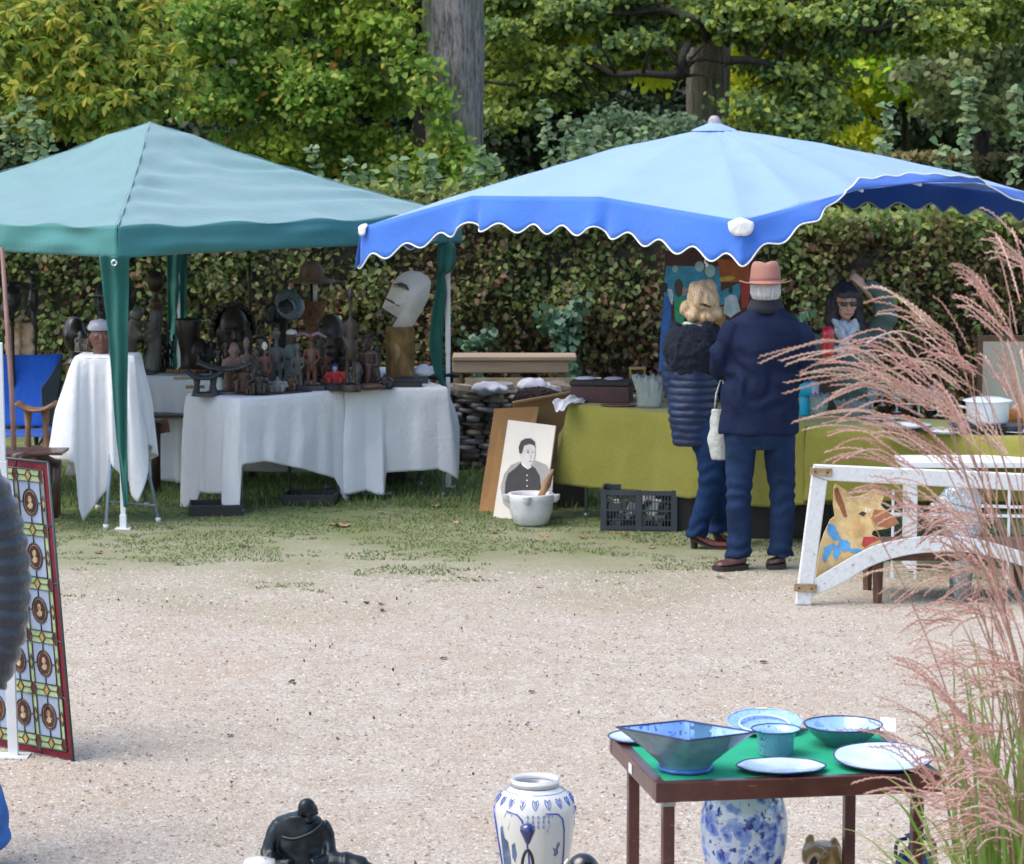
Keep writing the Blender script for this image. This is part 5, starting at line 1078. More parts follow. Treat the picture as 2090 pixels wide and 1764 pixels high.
t = thing('paper_sheet', 'crumpled white paper lying on the grass at the foot of the right cloth', 'paper', G(770, 1012)); mb = M(); mb.grid(lambda u, v: (-.11+.22*u, -.06+.12*v, .012+.02*abs(noise.noise(V((u*5, v*5, 0))))), 12, 8); mb.build('sheet', simple('paper_white', (.72,.74,.78), .8, .04), t, smooth=True, solid=.002)
t = thing('plastic_bundle', 'crumpled white and black plastic bundle on the right table behind the stump', 'bundle', P(873, 768, 20.6))
mb = M(); mb.ball((-.02, 0, .03), (.11, .07, .045), 22, 14); mb.v = [tuple(V(p)*(1+.35*noise.noise(V(p)*30))) for p in mb.v]; mb.build('wrap', simple('white_plastic', (.72,.72,.80), .3, .1), t, smooth=True)
mb = M(); mb.ball((.06, .01, .01), (.14, .07, .04), 22, 14); mb.v = [tuple(V(p)*(1+.3*noise.noise(V(p)*24+V((4,4,4))))) for p in mb.v]; mb.build('filling', BLK, t, smooth=True)
# ================================================================== STONE WALL, BENCH, RIGHT STALL GOODS
wl = thing('dry_stone_wall', 'low dry wall of flat grey slates and logs between the two stalls', 'wall', (P(1040, 900, 21.8).x, 21.8, 0))
SL = [simple('slate_a', (.22,.20,.20), .85, .4, 18, bmp=.8, bsc=30), simple('slate_b', (.34,.32,.33), .85, .35, 18, bmp=.8, bsc=30), simple('slate_c', (.14,.11,.09), .9, .45, 14, bmp=.8, bsc=26), simple('slate_d', (.27,.22,.17), .9, .4, 16, bmp=.8, bsc=30)]
smesh = []
for k in range(9):
    mb = M(); rr = random.Random(k); n_ = 9; poly = [(math.cos(a)*(.5+.09*rr.uniform(-1, 1)), math.sin(a)*(.5+.09*rr.uniform(-1, 1))) for a in [2*PI*i/n_+rr.uniform(-.15, .15) for i in range(n_)]]
    vs = [(x_*.9, y_*.9, -.5) for x_, y_ in poly]+[(x_, y_, -.1+.15*rr.random()) for x_, y_ in poly]+[(x_*.88, y_*.88, .5*rr.uniform(.7, 1)) for x_, y_ in poly]
    fs = [tuple(range(n_-1, -1, -1)), tuple(range(2*n_, 3*n_))]+[(j*n_+i, j*n_+(i+1) % n_, (j+1)*n_+(i+1) % n_, (j+1)*n_+i) for j in range(2) for i in range(n_)]
    mb.add(vs, fs); me = bpy.data.meshes.new('stone'); me.from_pydata([tuple(v) for v in mb.v], [], mb.f); me.update(); me.materials.append(SL[k % 4]); smesh.append(me)
rr = random.Random(5); z_ = .02; x0 = -.95; x1 = .95; row = 0
cnt = 0
while z_ < .58:
    th = rr.uniform(.026, .042); x_ = x0+rr.uniform(-.1, 0)
    while x_ < x1 and cnt < 295:
        L = rr.uniform(.09, .26); o = bpy.data.objects.new('stone', rr.choice(smesh)); COL.objects.link(o); o.parent = wl
        o.location = (x_+L/2, rr.uniform(-.03, .03), z_+th/2); o.scale = (L*1.05, rr.uniform(.24, .34), th*1.15); o.rotation_euler = (rr.uniform(-.06, .06), rr.uniform(-.07, .07)+.04, rr.uniform(-.2, .2)); x_ += L*.97; cnt += 1
    z_ += th; row += 1
for k in range(9):
    o = bpy.data.objects.new('stone', smesh[k]); COL.objects.link(o); o.parent = wl; o.location = (rr.uniform(-.9, .8), rr.uniform(-.08, .05), .61+.02*rr.random()); o.scale = (rr.uniform(.12, .3), .22, rr.uniform(.05, .09)); o.rotation_euler = (.1, rr.uniform(-.1, .1), rr.random())
o = M(); o.box((0, .05, .28), (1.8, .2, .52)); o.build('packing_earth', soil, wl)
OLDW = simple('weathered_plank', (.27, .20, .14), .85, .35, 6, bmp=.7, bsc=30, stretch=(.15, 1, 1))
t = thing('bench', 'weathered wooden bench of thick beams behind the dry stone wall', 'bench', (P(1050, 760, 22.9).x, 22.9, 0))
zt_ = P(1050, 733, 22.9).z; zb_ = P(1050, 762, 22.9).z
mb = M(); mb.box((-.03, 0, (zt_+zb_)/2), (.94, .10, zt_-zb_-.012)); mb.build('beam', OLDW, t, bevel=.008)
mb = M(); mb.box((0, .15, zt_+.006), (1.0, .42, .035)); mb.build('seat', OLDW, t, bevel=.006)
for px in (935, 1052, 1147):
    mb = M(); x_ = P(px, 760, 22.9).x-t.location.x; mb.box((x_, .06, zb_/2), (.075, .10, zb_)); mb.build('leg', OLDW, t, bevel=.005)
for z_, nm in ((.56, 'rail'), (.44, 'rail')): mb = M(); mb.box((.15, -.02, z_), (1.1, .04, .09)); mb.build(nm, simple('pale_plank', (.33,.27,.18), .85, .3, 8, bmp=.5) if nm+'x' not in globals() else None, t, bevel=.004)

KRAFT = simple('cardboard', (.31, .165, .06), .85, .12, 5, bmp=.15)
def board(name, label, cat, corners, th, mat, part='board', parts=None):
    """corners: 4 world points (bottom left, bottom right, top right, top left); solid board of thickness th"""
    a, b_, c_, d_ = corners; t = thing(name, label, cat, ((a.x+b_.x)/2, (a.y+b_.y)/2, min(a.z, b_.z)))
    n = (b_-a).cross(d_-a).normalized(); 
    if n.y > 0: n = -n
    mb = M(); vs = [a, b_, c_, d_]+[p-n*th for p in (a, b_, c_, d_)]; mb.add(vs, [(0,1,2,3), (7,6,5,4), (0,4,5,1), (1,5,6,2), (2,6,7,3), (3,7,4,0)]); mb.build(part, mat, t, world=True, bevel=.002)
    return t, n
def onb(a, u, v_, uu, vv, n, off): return a+u*uu+v_*vv+n*off
# cardboard behind
yk = 19.6
board('cardboard_sheet', 'tall narrow brown cardboard sheet leaning behind the portrait', 'cardboard', (G(977, 1044), G(1060, 1048), P(1100, 830, yk+.1), P(1009, 834, yk+.1)), .012, KRAFT)
t, n = board('cardboard_box', 'brown cardboard box with a green hand hole behind the portrait', 'box', (P(1020, 1010, 19.75), P(1165, 1000, 19.9), P(1172, 800, 20.0), P(1050, 818, 19.85)), .012, KRAFT)
mb = M(); hp = [(1082, 838), (1101, 835), (1103, 846), (1094, 851), (1085, 847)]; w_ = [P(x_, y_, 19.80) for x_, y_ in hp]; q0 = w_[0]
mb.add(w_+[p+V((0, .01, 0)) for p in w_], [(0,1,2,3,4), (9,8,7,6,5)]+[(i, (i+1) % 5, 5+(i+1) % 5, 5+i) for i in range(5)]); mb.build('hole_glow_plate', simple('green_glow', (.02, .50, .04), .5, .1, transl=.3), t, world=True)  # green plate, the glow in the hole is put into its colour
mb = M(); mb.beam(P(1047, 822, 19.78), P(1173, 799, 19.95), .04, .012); mb.build('flap', simple('cardboard_edge', (.42,.25,.11), .85), t, world=True)
# portrait card, leaning
A = G(1006, 1056); B = G(1140, 1070); u = (B-A).normalized(); Dp = P(1037, 857, A.y+.22); vv_ = Dp-A; Wd = .42
t, n = board('portrait', 'large old black and white portrait card of a boy leaning left of the olive cloth', 'portrait', (A, A+u*Wd, A+u*Wd*.96+vv_+V((0,0,-.015)), Dp), .012, simple('card_cream', (.62, .585, .52), .7, .06, 3, bmp=.05))
def flat(name, poly, mat, off, par):
    """printed flat shape on the card; poly in picture points of the photograph card, projected on the card plane"""
    pts = []
    for x_, y_ in poly:
        d = ray(934+x_*.22697, 767.4+y_*.22697); o_ = V((0,0,CAM_H)); s_ = (A-o_).dot(n)/d.dot(n); pts.append(o_+d*s_+n*off)
    mb = M(); mb.add(pts, [tuple(range(len(pts)))]); return mb.build(name, mat, par, world=True)
PR = {k: simple('print_'+k, c, .7, .12, 12, bmp=0) for k, c in dict(grey=(.30,.28,.27), black=(.03,.028,.032), skin=(.52,.49,.46), hair=(.035,.03,.03), white=(.66,.64,.6), mid=(.12,.115,.12)).items()}
flat('printed_vignette', [(400, 1080), (385, 1000), (420, 880), (480, 800), (560, 770), (700, 760), (800, 800), (860, 900), (850, 1080), (700, 1200), (470, 1205), (410, 1150)], PR['grey'], .001, t)
flat('printed_coat', [(425, 1080), (430, 960), (455, 880), (520, 830), (570, 780), (630, 830), (670, 810), (700, 830), (740, 900), (760, 1080), (600, 1130), (470, 1160)], PR['black'], .002, t)
flat('printed_head', [(560, 660), (556, 700), (568, 720), (575, 770), (600, 810), (640, 822), (668, 800), (690, 750), (700, 700), (697, 640), (650, 600), (600, 610)], PR['skin'], .003, t)
flat('printed_hair', [(556, 690), (552, 640), (570, 590), (610, 565), (660, 562), (695, 590), (702, 650), (690, 625), (650, 615), (600, 630), (585, 690), (570, 705)], PR['hair'], .004, t)
flat('printed_collar', [(572, 782), (590, 790), (635, 828), (660, 812), (668, 820), (635, 842), (590, 812)], PR['white'], .004, t)
flat('printed_eye', [(622, 686), (640, 682), (650, 690), (636, 695)], PR['black'], .005, t); flat('printed_eye', [(668, 684), (680, 680), (688, 688), (676, 692)], PR['black'], .005, t); flat('printed_brow', [(615, 672), (640, 664), (652, 671), (640, 671)], PR['mid'], .005, t)
flat('printed_mouth', [(640, 768), (660, 764), (675, 769), (660, 775)], PR['mid'], .005, t); flat('printed_nose', [(660, 700), (668, 740), (652, 745), (662, 735)], PR['mid'], .005, t)
for k, y_ in enumerate((895, 942, 992, 1045)): flat('printed_button', [(628, y_-7), (636, y_), (628, y_+7), (620, y_)], PR['white'], .005, t)
# marble mortar with pestle
MARB = simple('white_marble', (.60, .60, .62), .5, .12, 9, bmp=.15, bsc=25)
q = G(1084, 1072); t = thing('mortar', 'white marble mortar with four lugs standing on the grass in front of the portrait', 'mortar', q); s_ = q.y/FPX
mb = M(); mb.lathe([(0, 0), (.09, 0), (.115, .02), (.140, .09), (.150, .17), (.155, .205), (.150, .212), (.128, .21), (.12, .17), (.09, .08), (0, .05)], 32); mb.build('bowl', MARB, t, smooth=True)
for a in (-1.75, -.15, 1.4, 3.3): mb = M(); mb.loft([(math.cos(a)*.155, math.sin(a)*.155, .155, .014, .014), (math.cos(a)*.162, math.sin(a)*.162, .175, .026, .026), (math.cos(a)*.162, math.sin(a)*.162, .207, .030, .030)], 12); mb.build('lug', MARB, t, auto=True)
t = thing('pestle', 'wooden pestle standing in the white marble mortar', 'pestle', q+V((.02, 0, .09))); mb = M(); mb.lathe([(0, 0), (.022, .005), (.026, .06), (.022, .14), (.030, .20), (.014, .27), (.012, .30), (0, .31)], 14, T=Matrix.Rotation(.42, 4, 'Y')); mb.build('shaft', wood('pestle_wood', (.28,.16,.07), .6), t, smooth=True)
# plastic crates under the stall table
PLAS = simple('black_plastic', (.035, .042, .055), .45, .2, 10, bmp=.1)
def grid_crate(label, px, py, dx, dz, dyy, rz=0.0):
    q = G(px, py); t = thing('plastic_crate', label, 'crate', (q.x, q.y+dyy/2, 0), rz)
    mb = M(); mb.box((0, 0, .006), (dx, dyy, .012)); mb.build('floor', PLAS, t)
    for sy_ in (-1, 1):
        y_ = sy_*(dyy/2-.006); mb = M()
        for z_ in (.02, dz*.5, dz-.02): mb.box((0, y_, z_), (dx, .012, .03 if z_ != dz*.5 else .012))
        for x_ in (-dx/2+.02, 0, dx/2-.02): mb.box((x_, y_+.0015*sy_, dz/2), (.036, .0125, dz))
        nn_ = int(dx/.022)
        for k in range(nn_): mb.box((-dx/2+.02+k*(dx-.04)/nn_, y_-.002*sy_, dz/2), (.006, .006, dz-.02))
        for z_ in (dz*.28, dz*.72): mb.box((0, y_-.001*sy_, z_), (dx, .005, .006))
        mb.build('side', PLAS, t)
    for sx_ in (-1, 1): mb = M(); mb.box((sx_*(dx/2-.006), 0, dz/2), (.012, dyy-.03, dz-.002)); mb.build('end', PLAS, t)
    mb = M()
    for k in range(26):
        mb.box((random.uniform(-.42, .42)*dx, random.uniform(-.4, .4)*dyy, random.uniform(.08, .75)*dz), (random.uniform(.03, .09), random.uniform(.03, .09), random.uniform(.03, .07)), rz=random.random()*3, rx=random.random())
    q = mb.build('contents', island('crate_contents_%d' % int(px), [(.05,.05,.06), (.35,.35,.38), (.12,.10,.12), (.5,.5,.48), (.10,.16,.14)], .6), t); q['kind'] = 'stuff'; return t
grid_crate('dark latticed plastic crate full of bric a brac under the olive cloth', 1309, 1085, .50, .27, .34, -.10)
crate('black solid crate at the right of the latticed crate, under the table', 1402, 1084, .18, .26, .34, BLK, -.1)
crate('large dark storage crate in the shade behind the man', 1600, 1100, .60, .25, .34, BLK, -.05)
crate('flat dark crate far under the left end of the stall table', 1160, 1035, .22, .22, .3, BLK, 0)
# goods on the left part of the olive table
ZT = .764
def onT(px, py, z=ZT): q = G(px, py, z); return V((q.x, q.y, z))
t = thing('cloth_rag', 'white lace rag draped over the left corner of the olive table', 'cloth', onT(1160, 826))
q0 = t.location; rag = [[P(x_, y_, Y_) for x_, y_, Y_ in r_] for r_ in (((1127, 822, q0.y-.10), (1135, 840, q0.y-.14), (1146, 841, q0.y-.15), (1158, 830, q0.y-.13)), ((1133, 818, q0.y+.0), (1146, 822, q0.y-.03), (1158, 822, q0.y-.05), (1168, 822, q0.y-.05)), ((1152, 814, q0.y+.06), (1166, 812, q0.y+.05), (1180, 818, q0.y+.04), (1190, 822, q0.y+.02)), ((1165, 810, q0.y+.16), (1180, 811, q0.y+.16), (1192, 815, q0.y+.15), (1196, 820, q0.y+.12)))]
mb = M(); mb.grid(lambda u, v: (lambda i, j, fu, fv: rag[j][i].lerp(rag[j][i+1], fu).lerp(rag[j+1][i].lerp(rag[j+1][i+1], fu), fv)+V((0, 0, .012*noise.noise(V((u*6, v*6, 1)))+.008*math.sin(u*14+v*6)+.004)))(min(int(u*3), 2), min(int(v*3), 2), u*3-min(int(u*3), 2), v*3-min(int(v*3), 2)), 24, 24); mb.build('lace', WHITEC, t, smooth=True, world=True, solid=.002)
t = thing('wooden_case', 'dark brown leather covered case with a padded dark lid on the olive table', 'case', onT(1230, 824)+V((0, .16, 0)), -.16)
mb = M(); mb.box((0, 0, .055), (.40, .24, .11)); mb.build('case', simple('oxblood_leather', (.060,.022,.024), .5, .3, 20, bmp=.3), t, bevel=.006); mb = M(); mb.box((0, 0, .128), (.415, .25, .034)); mb.build('lid', simple('dark_padding', (.025,.018,.02), .7, .3, 20, bmp=.5), t, bevel=.012)
for k, (x_, w_, c_) in enumerate(((-.11, .14, (.5,.5,.52)), (.08, .12, (.42,.36,.4)))): t3 = thing('folded_cloth', ('light folded cloth lying on the lid of the dark case, left one', 'light folded cloth lying on the lid of the dark case, right one')[k], 'cloth', onT(1230, 824)+V((x_, .16-x_*.16, .147)), -.16); mb = M(); mb.ball((0, 0, .008), (w_*.55, .07, .014), 16, 8); mb.build('fold', simple('pale_textile_%d' % k, c_, .9), t3, smooth=True)
t = thing('fur_hat', 'dark curly fur piece heaped behind the cardboard box', 'fur', P(1095, 812, 20.6)); mb = M(); mb.ball((0, 0, 0), (.17, .1, .08), 30, 18); mb.v = [tuple(V(p)*(1+.22*noise.noise(V(p)*45))) for p in mb.v]; mb.build('fur', simple('dark_fur', (.03,.02,.022), .95, .5, 40, bmp=1, bsc=90), t)
t = thing('cloth_heap', 'greyish white cloths heaped on top of the stone wall', 'cloth', P(1000, 794, 21.6)); mb = M(); mb.ball((0,0,0), (.14, .12, .05), 24, 12); mb.ball((.32, 0, .02), (.12, .12, .06), 24, 12); mb.v = [tuple(V(p)+V((0,0,.03*noise.noise(V(p)*14)))) for p in mb.v]; mb.build('fabric', simple('grey_linen', (.42,.42,.48), .9, .2), t, smooth=True)
t = thing('carriage_clock', 'small gilt framed carriage clock behind the glass vase', 'clock', onT(1301, 800)+V((0, .25, 0))); t.location = V((P(1301, 780, 19.9).x, 19.35, ZT+.04)); t.location.x = P(1301, 780, 19.35).x
GOLD = simple('gilt_brass', (.55,.38,.12), .35, .2, 12, metal=.8, bmp=.1)
zz = P(1301, 755, 19.35).z-t.location.z
for nm, c_, d_ in (('frame', (-.048, 0, zz*.62), (.010, .06, .13)), ('frame', (.048, 0, zz*.62), (.010, .06, .13)), ('top', (0, 0, zz*.62+.07), (.115, .07, .014)), ('base', (0, 0, zz*.62-.07), (.115, .07, .014))): mb = M(); mb.box(c_, d_); mb.build(nm, GOLD, t, bevel=.002)
mb = M(); mb.box((0, .01, zz*.62), (.088, .04, .126)); mb.build('case', DK, t); mb = M(); mb.lathe([(0, 0), (.038, 0), (.036, .006), (0, .006)], 22, T=Matrix.Translation((0, -.014, zz*.62-.005)) @ Matrix.Rotation(PI/2, 4, 'X')); mb.build('dial', simple('dial_white', (.55,.6,.62), .4), t, smooth=True)
mb = M(); mb.box((0, .02, (zz*.62-.075)/2-.0), (.12, .08, zz*.62-.08)); mb.build('plinth', DK, t)
t = thing('serving_tray', 'thin red brown wooden board lying on the olive cloth before the dark case', 'tray', onT(1262, 830)+V((0, .0, 0)), -.12); mb = M(); mb.lathe([(0, .0), (.10, 0), (.12, .008), (.118, .014), (.10, .012), (0, .011)], 26, sy=.55); mb.build('board', RD, t, smooth=True)
# glass vase
gm_, gt_, gb_ = newmat('pressed_glass'); gb_.inputs['Base Color'].default_value = (.86, .93, .93, 1); gb_.inputs['Transmission Weight'].default_value = .85; gb_.inputs['Roughness'].default_value = .12; gb_.inputs['IOR'].default_value = 1.45
GLASS = gm_
def glass(label, px, py, prof, n=36, flute=0, nfl=12, name='glass_vase', cat='vase', z=ZT, group=None):
    t = thing(name, label, cat, onT(px, py, z), group=group); vs = []; fs = []
    for i, (r_, z_) in enumerate(prof):
        for k in range(n): a = 2*PI*k/n; q = 1+flute*math.cos(nfl*a)*(z_/prof[-1][1]); vs.append((r_*q*math.cos(a), r_*q*math.sin(a), z_+(.012*math.cos(nfl*a) if i == len(prof)-1 and flute else 0)))
    for i in range(len(prof)-1):
        for k in range(n): fs.append((i*n+k, i*n+(k+1) % n, (i+1)*n+(k+1) % n, (i+1)*n+k))
    fs.append(tuple(range(n-1, -1, -1))); mb = M(); mb.add(vs, fs); mb.build('bowl', GLASS, t, smooth=True, solid=.005); return t
glass('tall fluted glass vase with a flaring scalloped rim on the olive cloth', 1325, 832, [(.072, .0), (.078, .03), (.08, .10), (.085, .12), (.10, .17), (.112, .21)], flute=.07, nfl=14, n=84)
glass('small clear glass vase just behind the fluted one', 1345, 822, [(.03, 0), (.035, .03), (.03, .08), (.05, .16)], z=ZT)
# framed painting leaning behind the customers
yp = 18.75; pa = [P(1343, 800, yp), P(1530, 800, yp), P(1545, 512, yp), P(1358, 512, yp)]
t, n = board('painting', 'large painting of robed figures under a blue sky behind the customers', 'painting', pa, .025, simple('paint_brown', (.055, .018, .012), .6, .35, 8, bmp=.2))
def pz(x_, y_): return (1334.6+x_*.22697, 467+y_*.22697)
def flat2(name, poly, col, off):
    pts = []
    for x_, y_ in poly:
        d = ray(*pz(x_, y_)); o_ = V((0,0,CAM_H)); nn_ = n; s_ = (pa[3]-o_).dot(nn_)/d.dot(nn_); pts.append(o_+d*s_+nn_*off)
    key = 'paint_%d_%d_%d' % tuple(int(c*200) for c in col); m_ = bpy.data.materials.get(key) or simple(key, col, .55, .3, 14, bmp=.15)
    mb = M(); mb.add(pts, [tuple(range(len(pts)))]); return mb.build(name, m_, t, world=True)
flat2('painted_sky', [(112, 335), (600, 340), (600, 560), (790, 480), (765, 640), (560, 700), (90, 640), (95, 450)], (.03, .22, .34), .002)
flat2('painted_orange', [(570, 275), (860, 275), (860, 480), (600, 480)], (.28, .07, .012), .003); flat2('painted_red', [(770, 480), (870, 480), (850, 700), (790, 720)], (.30, .03, .02), .003)
flat2('painted_ochre', [(540, 700), (640, 700), (650, 900), (560, 930)], (.25, .14, .03), .003); flat2('painted_blue', [(40, 1290), (62, 900), (90, 600), (150, 620), (160, 900), (130, 1290)], (.02, .10, .32), .004)
flat2('painted_green', [(180, 640), (260, 600), (300, 700), (260, 860), (190, 850)], (.02, .25, .12), .005)
flat2('painted_robe', [(640, 620), (690, 590), (740, 600), (780, 740), (740, 760), (690, 800), (660, 780), (625, 760)], (.36, .44, .48), .005); flat2('painted_figure', [(672, 530), (690, 512), (708, 530), (705, 570), (690, 590), (676, 570)], (.03, .02, .02), .006)
flat2('painted_figure', [(180, 520), (190, 470), (220, 448), (250, 470), (262, 520), (250, 600), (215, 620), (190, 580)], (.05, .035, .03), .006); flat2('painted_sleeve', [(262, 520), (310, 540), (280, 600), (250, 600)], (.3, .25, .2), .006)
flat2('painted_figure', [(45, 520), (70, 485), (110, 485), (125, 520), (115, 570), (60, 575)], (.02, .015, .015), .006); flat2('painted_collar', [(120, 540), (160, 545), (175, 600), (165, 690), (150, 660), (130, 600)], (.4, .5, .55), .006)
for x_, y_, r_ in ((190, 362, 28), (410, 340, 42), (505, 380, 56), (505, 380, 50)): flat2('painted_disc', [(x_+r_*math.cos(a), y_+r_*1.15*math.sin(a)) for a in [k*PI/8 for k in range(16)]], (.28, .42, .42) if r_ != 56 else (.03,.1,.12), .007 if r_ != 50 else .009)
flat2('painted_yellow', [(590, 440), (680, 420), (740, 440), (690, 470), (600, 475)], (.4, .28, .03), .006)
# right part: bottles, plates, glasses, pots
def bottle(label, px, py, prof, mat, name='thermos', cat='flask', capm=None, z=ZT, cap=None, dy=0):
    t = thing(name, label, cat, onT(px, py, z)+V((0, dy, 0))); mb = M(); mb.lathe(prof, 22); mb.build('body', mat, t, smooth=True)
    if cap: mb = M(); mb.lathe(cap, 20); mb.build('cap', capm, t, auto=True)
    return t
q = P(1689, 742, 18.6)
t = thing('box_pedestal', 'dark box on the right olive table that lifts the red flask', 'box', (q.x, 18.6, ZT)); mb = M(); hz_ = q.z-ZT; mb.box((0, 0, hz_/2), (.11, .11, hz_-.003)); mb.build('box', DK, t, bevel=.004)
t = thing('thermos', 'bright red flask with rounded top and gold base in front of the seated seller', 'flask', (q.x, 18.6, q.z)); mb = M(); mb.lathe([(0, 0), (.036, 0), (.038, .045)], 22); mb.build('base', GOLD, t, smooth=True); mb = M(); mb.lathe([(.040, .047), (.042, .06), (.042, .19), (.040, .215), (.028, .238), (0, .248)], 22); mb.build('body', simple('red_enamel', (.60, .015, .035), .3, .08, 5, bmp=0, coat=.4), t, smooth=True)
t = bottle('slim turquoise bottle with a wide cap right of the man', 1642, 848, [(0, 0), (.034, 0), (.036, .01), (.036, .12), (.034, .125)], simple('turquoise_plastic', (.01, .42, .62), .35, .06, 5, bmp=0), 'bottle', 'bottle', simple('turquoise_cap', (.01, .36, .55), .4, .06, 5, bmp=0), cap=[(.043, .126), (.045, .13), (.045, .20), (.040, .212), (0, .214)])
glass('cut glass tumbler right of the turquoise bottle', 1672, 850, [(.035, 0), (.05, .05), (.06, .14)], flute=.04, nfl=10, n=60, name='glass_tumbler', cat='glass'); glass('wide cut glass bowl behind the pink grass plumes', 1740, 852, [(.05, 0), (.09, .05), (.12, .10)], flute=.05, nfl=16, n=64, name='glass_bowl', cat='bowl')
t = thing('paper_fan', 'white paper packet standing behind the cut glass tumbler', 'packet', onT(1676, 838)+V((0,.1,0))); mb = M(); mb.box((0, 0, .09), (.12, .02, .18), rx=-.15); mb.build('packet', simple('packet_white', (.6,.62,.75), .7, .1), t, bevel=.003)
PLATE = china('blue_striped_china', (.74,.76,.80), (.08,.14,.45), 16, .22, .25)
def plate(label, px, py, r, z=ZT, mat=PLATE, h=.018, name='plate', n=40, group=None, sy=1, rot=0, lobes=0, rim=None, tilt=0):
    t = thing(name, label, 'plate', onT(px, py, z), rot=(tilt, 0, rot), group=group); prof = [(0, .004), (r*.55, .003), (r*.6, .0), (r*.62, .004), (r*.72, h*.55), (r, h), (r*1.0, h+.003), (r*.70, h*.7+.003), (r*.58, .007), (0, .007)]
    vs = []; fs = []
    for r_, z_ in prof:
        for k in range(n): a = 2*PI*k/n; q = 1+(lobes*math.cos(8*a) if r_ > r*.7 else 0); vs.append((r_*q*math.cos(a), r_*q*sy*math.sin(a), z_))
    for i in range(len(prof)-1):
        for k in range(n): fs.append((i*n+k, i*n+(k+1) % n, (i+1)*n+(k+1) % n, (i+1)*n+k))
    mb = M(); mb.add(vs, fs); mb.build('dish', mat, t, smooth=True)
    if rim: mb = M(); mb.tube([(r*1.0*(1+lobes*math.cos(8*a))*math.cos(a), r*sy*(1+lobes*math.cos(8*a))*math.sin(a), h+.001) for a in [2*PI*k/n for k in range(n)]], .0032, 6, closed=True); mb.build('rim', rim, t, smooth=True)
    return t
for k in range(4): plate(('bottom plate of the white stack on the olive table', 'second plate from the bottom of the white stack', 'third plate up in the white stack', 'top plate of the white stack on the olive table')[k], 1850, 872, .15, ZT+.013*k, group='stack of white plates')
plate('blue and white plate lying left of the plate stack', 1795, 858, .13); plate('blue striped plate lying right of the plate stack', 1930, 884, .14); plate('oval blue and white platter at the right edge of the stall', 2075, 884, .15)
for k, (px, py) in enumerate(((1780, 838), (1830, 842), (1875, 846), (1915, 848), (1800, 828), (1855, 832), (1900, 838))): glass(('wine glass nearest the seated seller', 'wine glass behind the plate stack', 'wine glass right of the plate stack', 'wine glass farthest right in the row', 'wine glass of the rear row, left one', 'wine glass of the rear row, middle one', 'wine glass of the rear row, right one')[k], px, py, [(.03, 0), (.006, .008), (.006, .06), (.03, .08), (.036, .12), (.033, .15)], n=20, name='wine_glass', cat='glass', group='wine glasses on the olive table')
ENAM = simple('white_enamel_pot', (.66,.72,.78), .25, .1, 6, bmp=0, coat=.4)
t = thing('roasting_pan', 'dark rectangular roasting pan under the white enamel pot', 'pan', onT(2015, 884), -.1); mb = M(); mb.loft([(0,0,0,.20,.12), (0,0,.05,.235,.145), (0,0,.055,.24,.15)], 28); mb.build('pan', simple('navy_enamel', (.02,.028,.045), .3, .2), t, auto=True)
t = thing('enamel_pot', 'round white enamel pot with its flat lid on the right end of the stall', 'pot', onT(2015, 884)+V((.0, .0, .058))); mb = M(); mb.lathe([(0, 0), (.11, 0), (.125, .02), (.135, .13), (.142, .135)], 30); mb.build('pot', ENAM, t, smooth=True); mb = M(); mb.lathe([(.15, .137), (.15, .143), (.09, .158), (.02, .163), (0, .163)], 30); mb.build('lid', ENAM, t, auto=True)
for s in (-1, 1): mb = M(); mb.tube([(s*.132, -.03, .10), (s*.17, -.02, .105), (s*.17, .02, .105), (s*.132, .03, .10)], .006, 6); mb.build('handle', ENAM, t, smooth=True)
t = thing('wicker_basket', 'orange brown basket next to the enamel pot at the right edge', 'basket', onT(2085, 868)+V((0,.12,0))); mb = M(); mb.lathe([(0,0), (.09,0), (.12,.10), (.115,.105), (.08,.01)], 26); mb.build('weave', simple('orange_wicker', (.32,.13,.05), .8, .5, 30, bmp=.9, bsc=80), t, smooth=True)
# cupboard / mirror frame behind at the right edge
t = thing('mirror', 'tall mirror in a brown wooden frame standing behind the stall at the right edge', 'mirror', (P(2040, 800, 19.6).x, 19.6, 0)); zt_ = P(2030, 685, 19.6).z; x0 = P(1994, 700, 19.6).x-t.location.x; x1 = .75
fm = wood('frame_brown', (.16,.07,.03), .5)
for nm, a, b_ in (('frame', (x0, 0, zt_-.02), (x1, 0, zt_-.02)), ('frame', (x0+.02, 0, .0), (x0+.02, 0, zt_-.04)), ('frame', (x1-.02, 0, 0), (x1-.02, 0, zt_-.04))): mb = M(); mb.beam(a, b_, .04, .04); mb.build(nm, fm, t, bevel=.003)
mb = M(); mb.box(((x0+x1)/2, .005, zt_/2), (x1-x0-.04, .008, zt_-.05)); mm, mt_, mb_ = newmat('old_mirror'); mb_.inputs['Base Color'].default_value = (.5,.52,.5,1); mb_.inputs['Metallic'].default_value = .8; mb_.inputs['Roughness'].default_value = .22; mb.build('glass', mm, t)
mb = M(); mb.loft([(0,0,0,0.001,0.001),(0,0,.001,.001,.001)], 4)
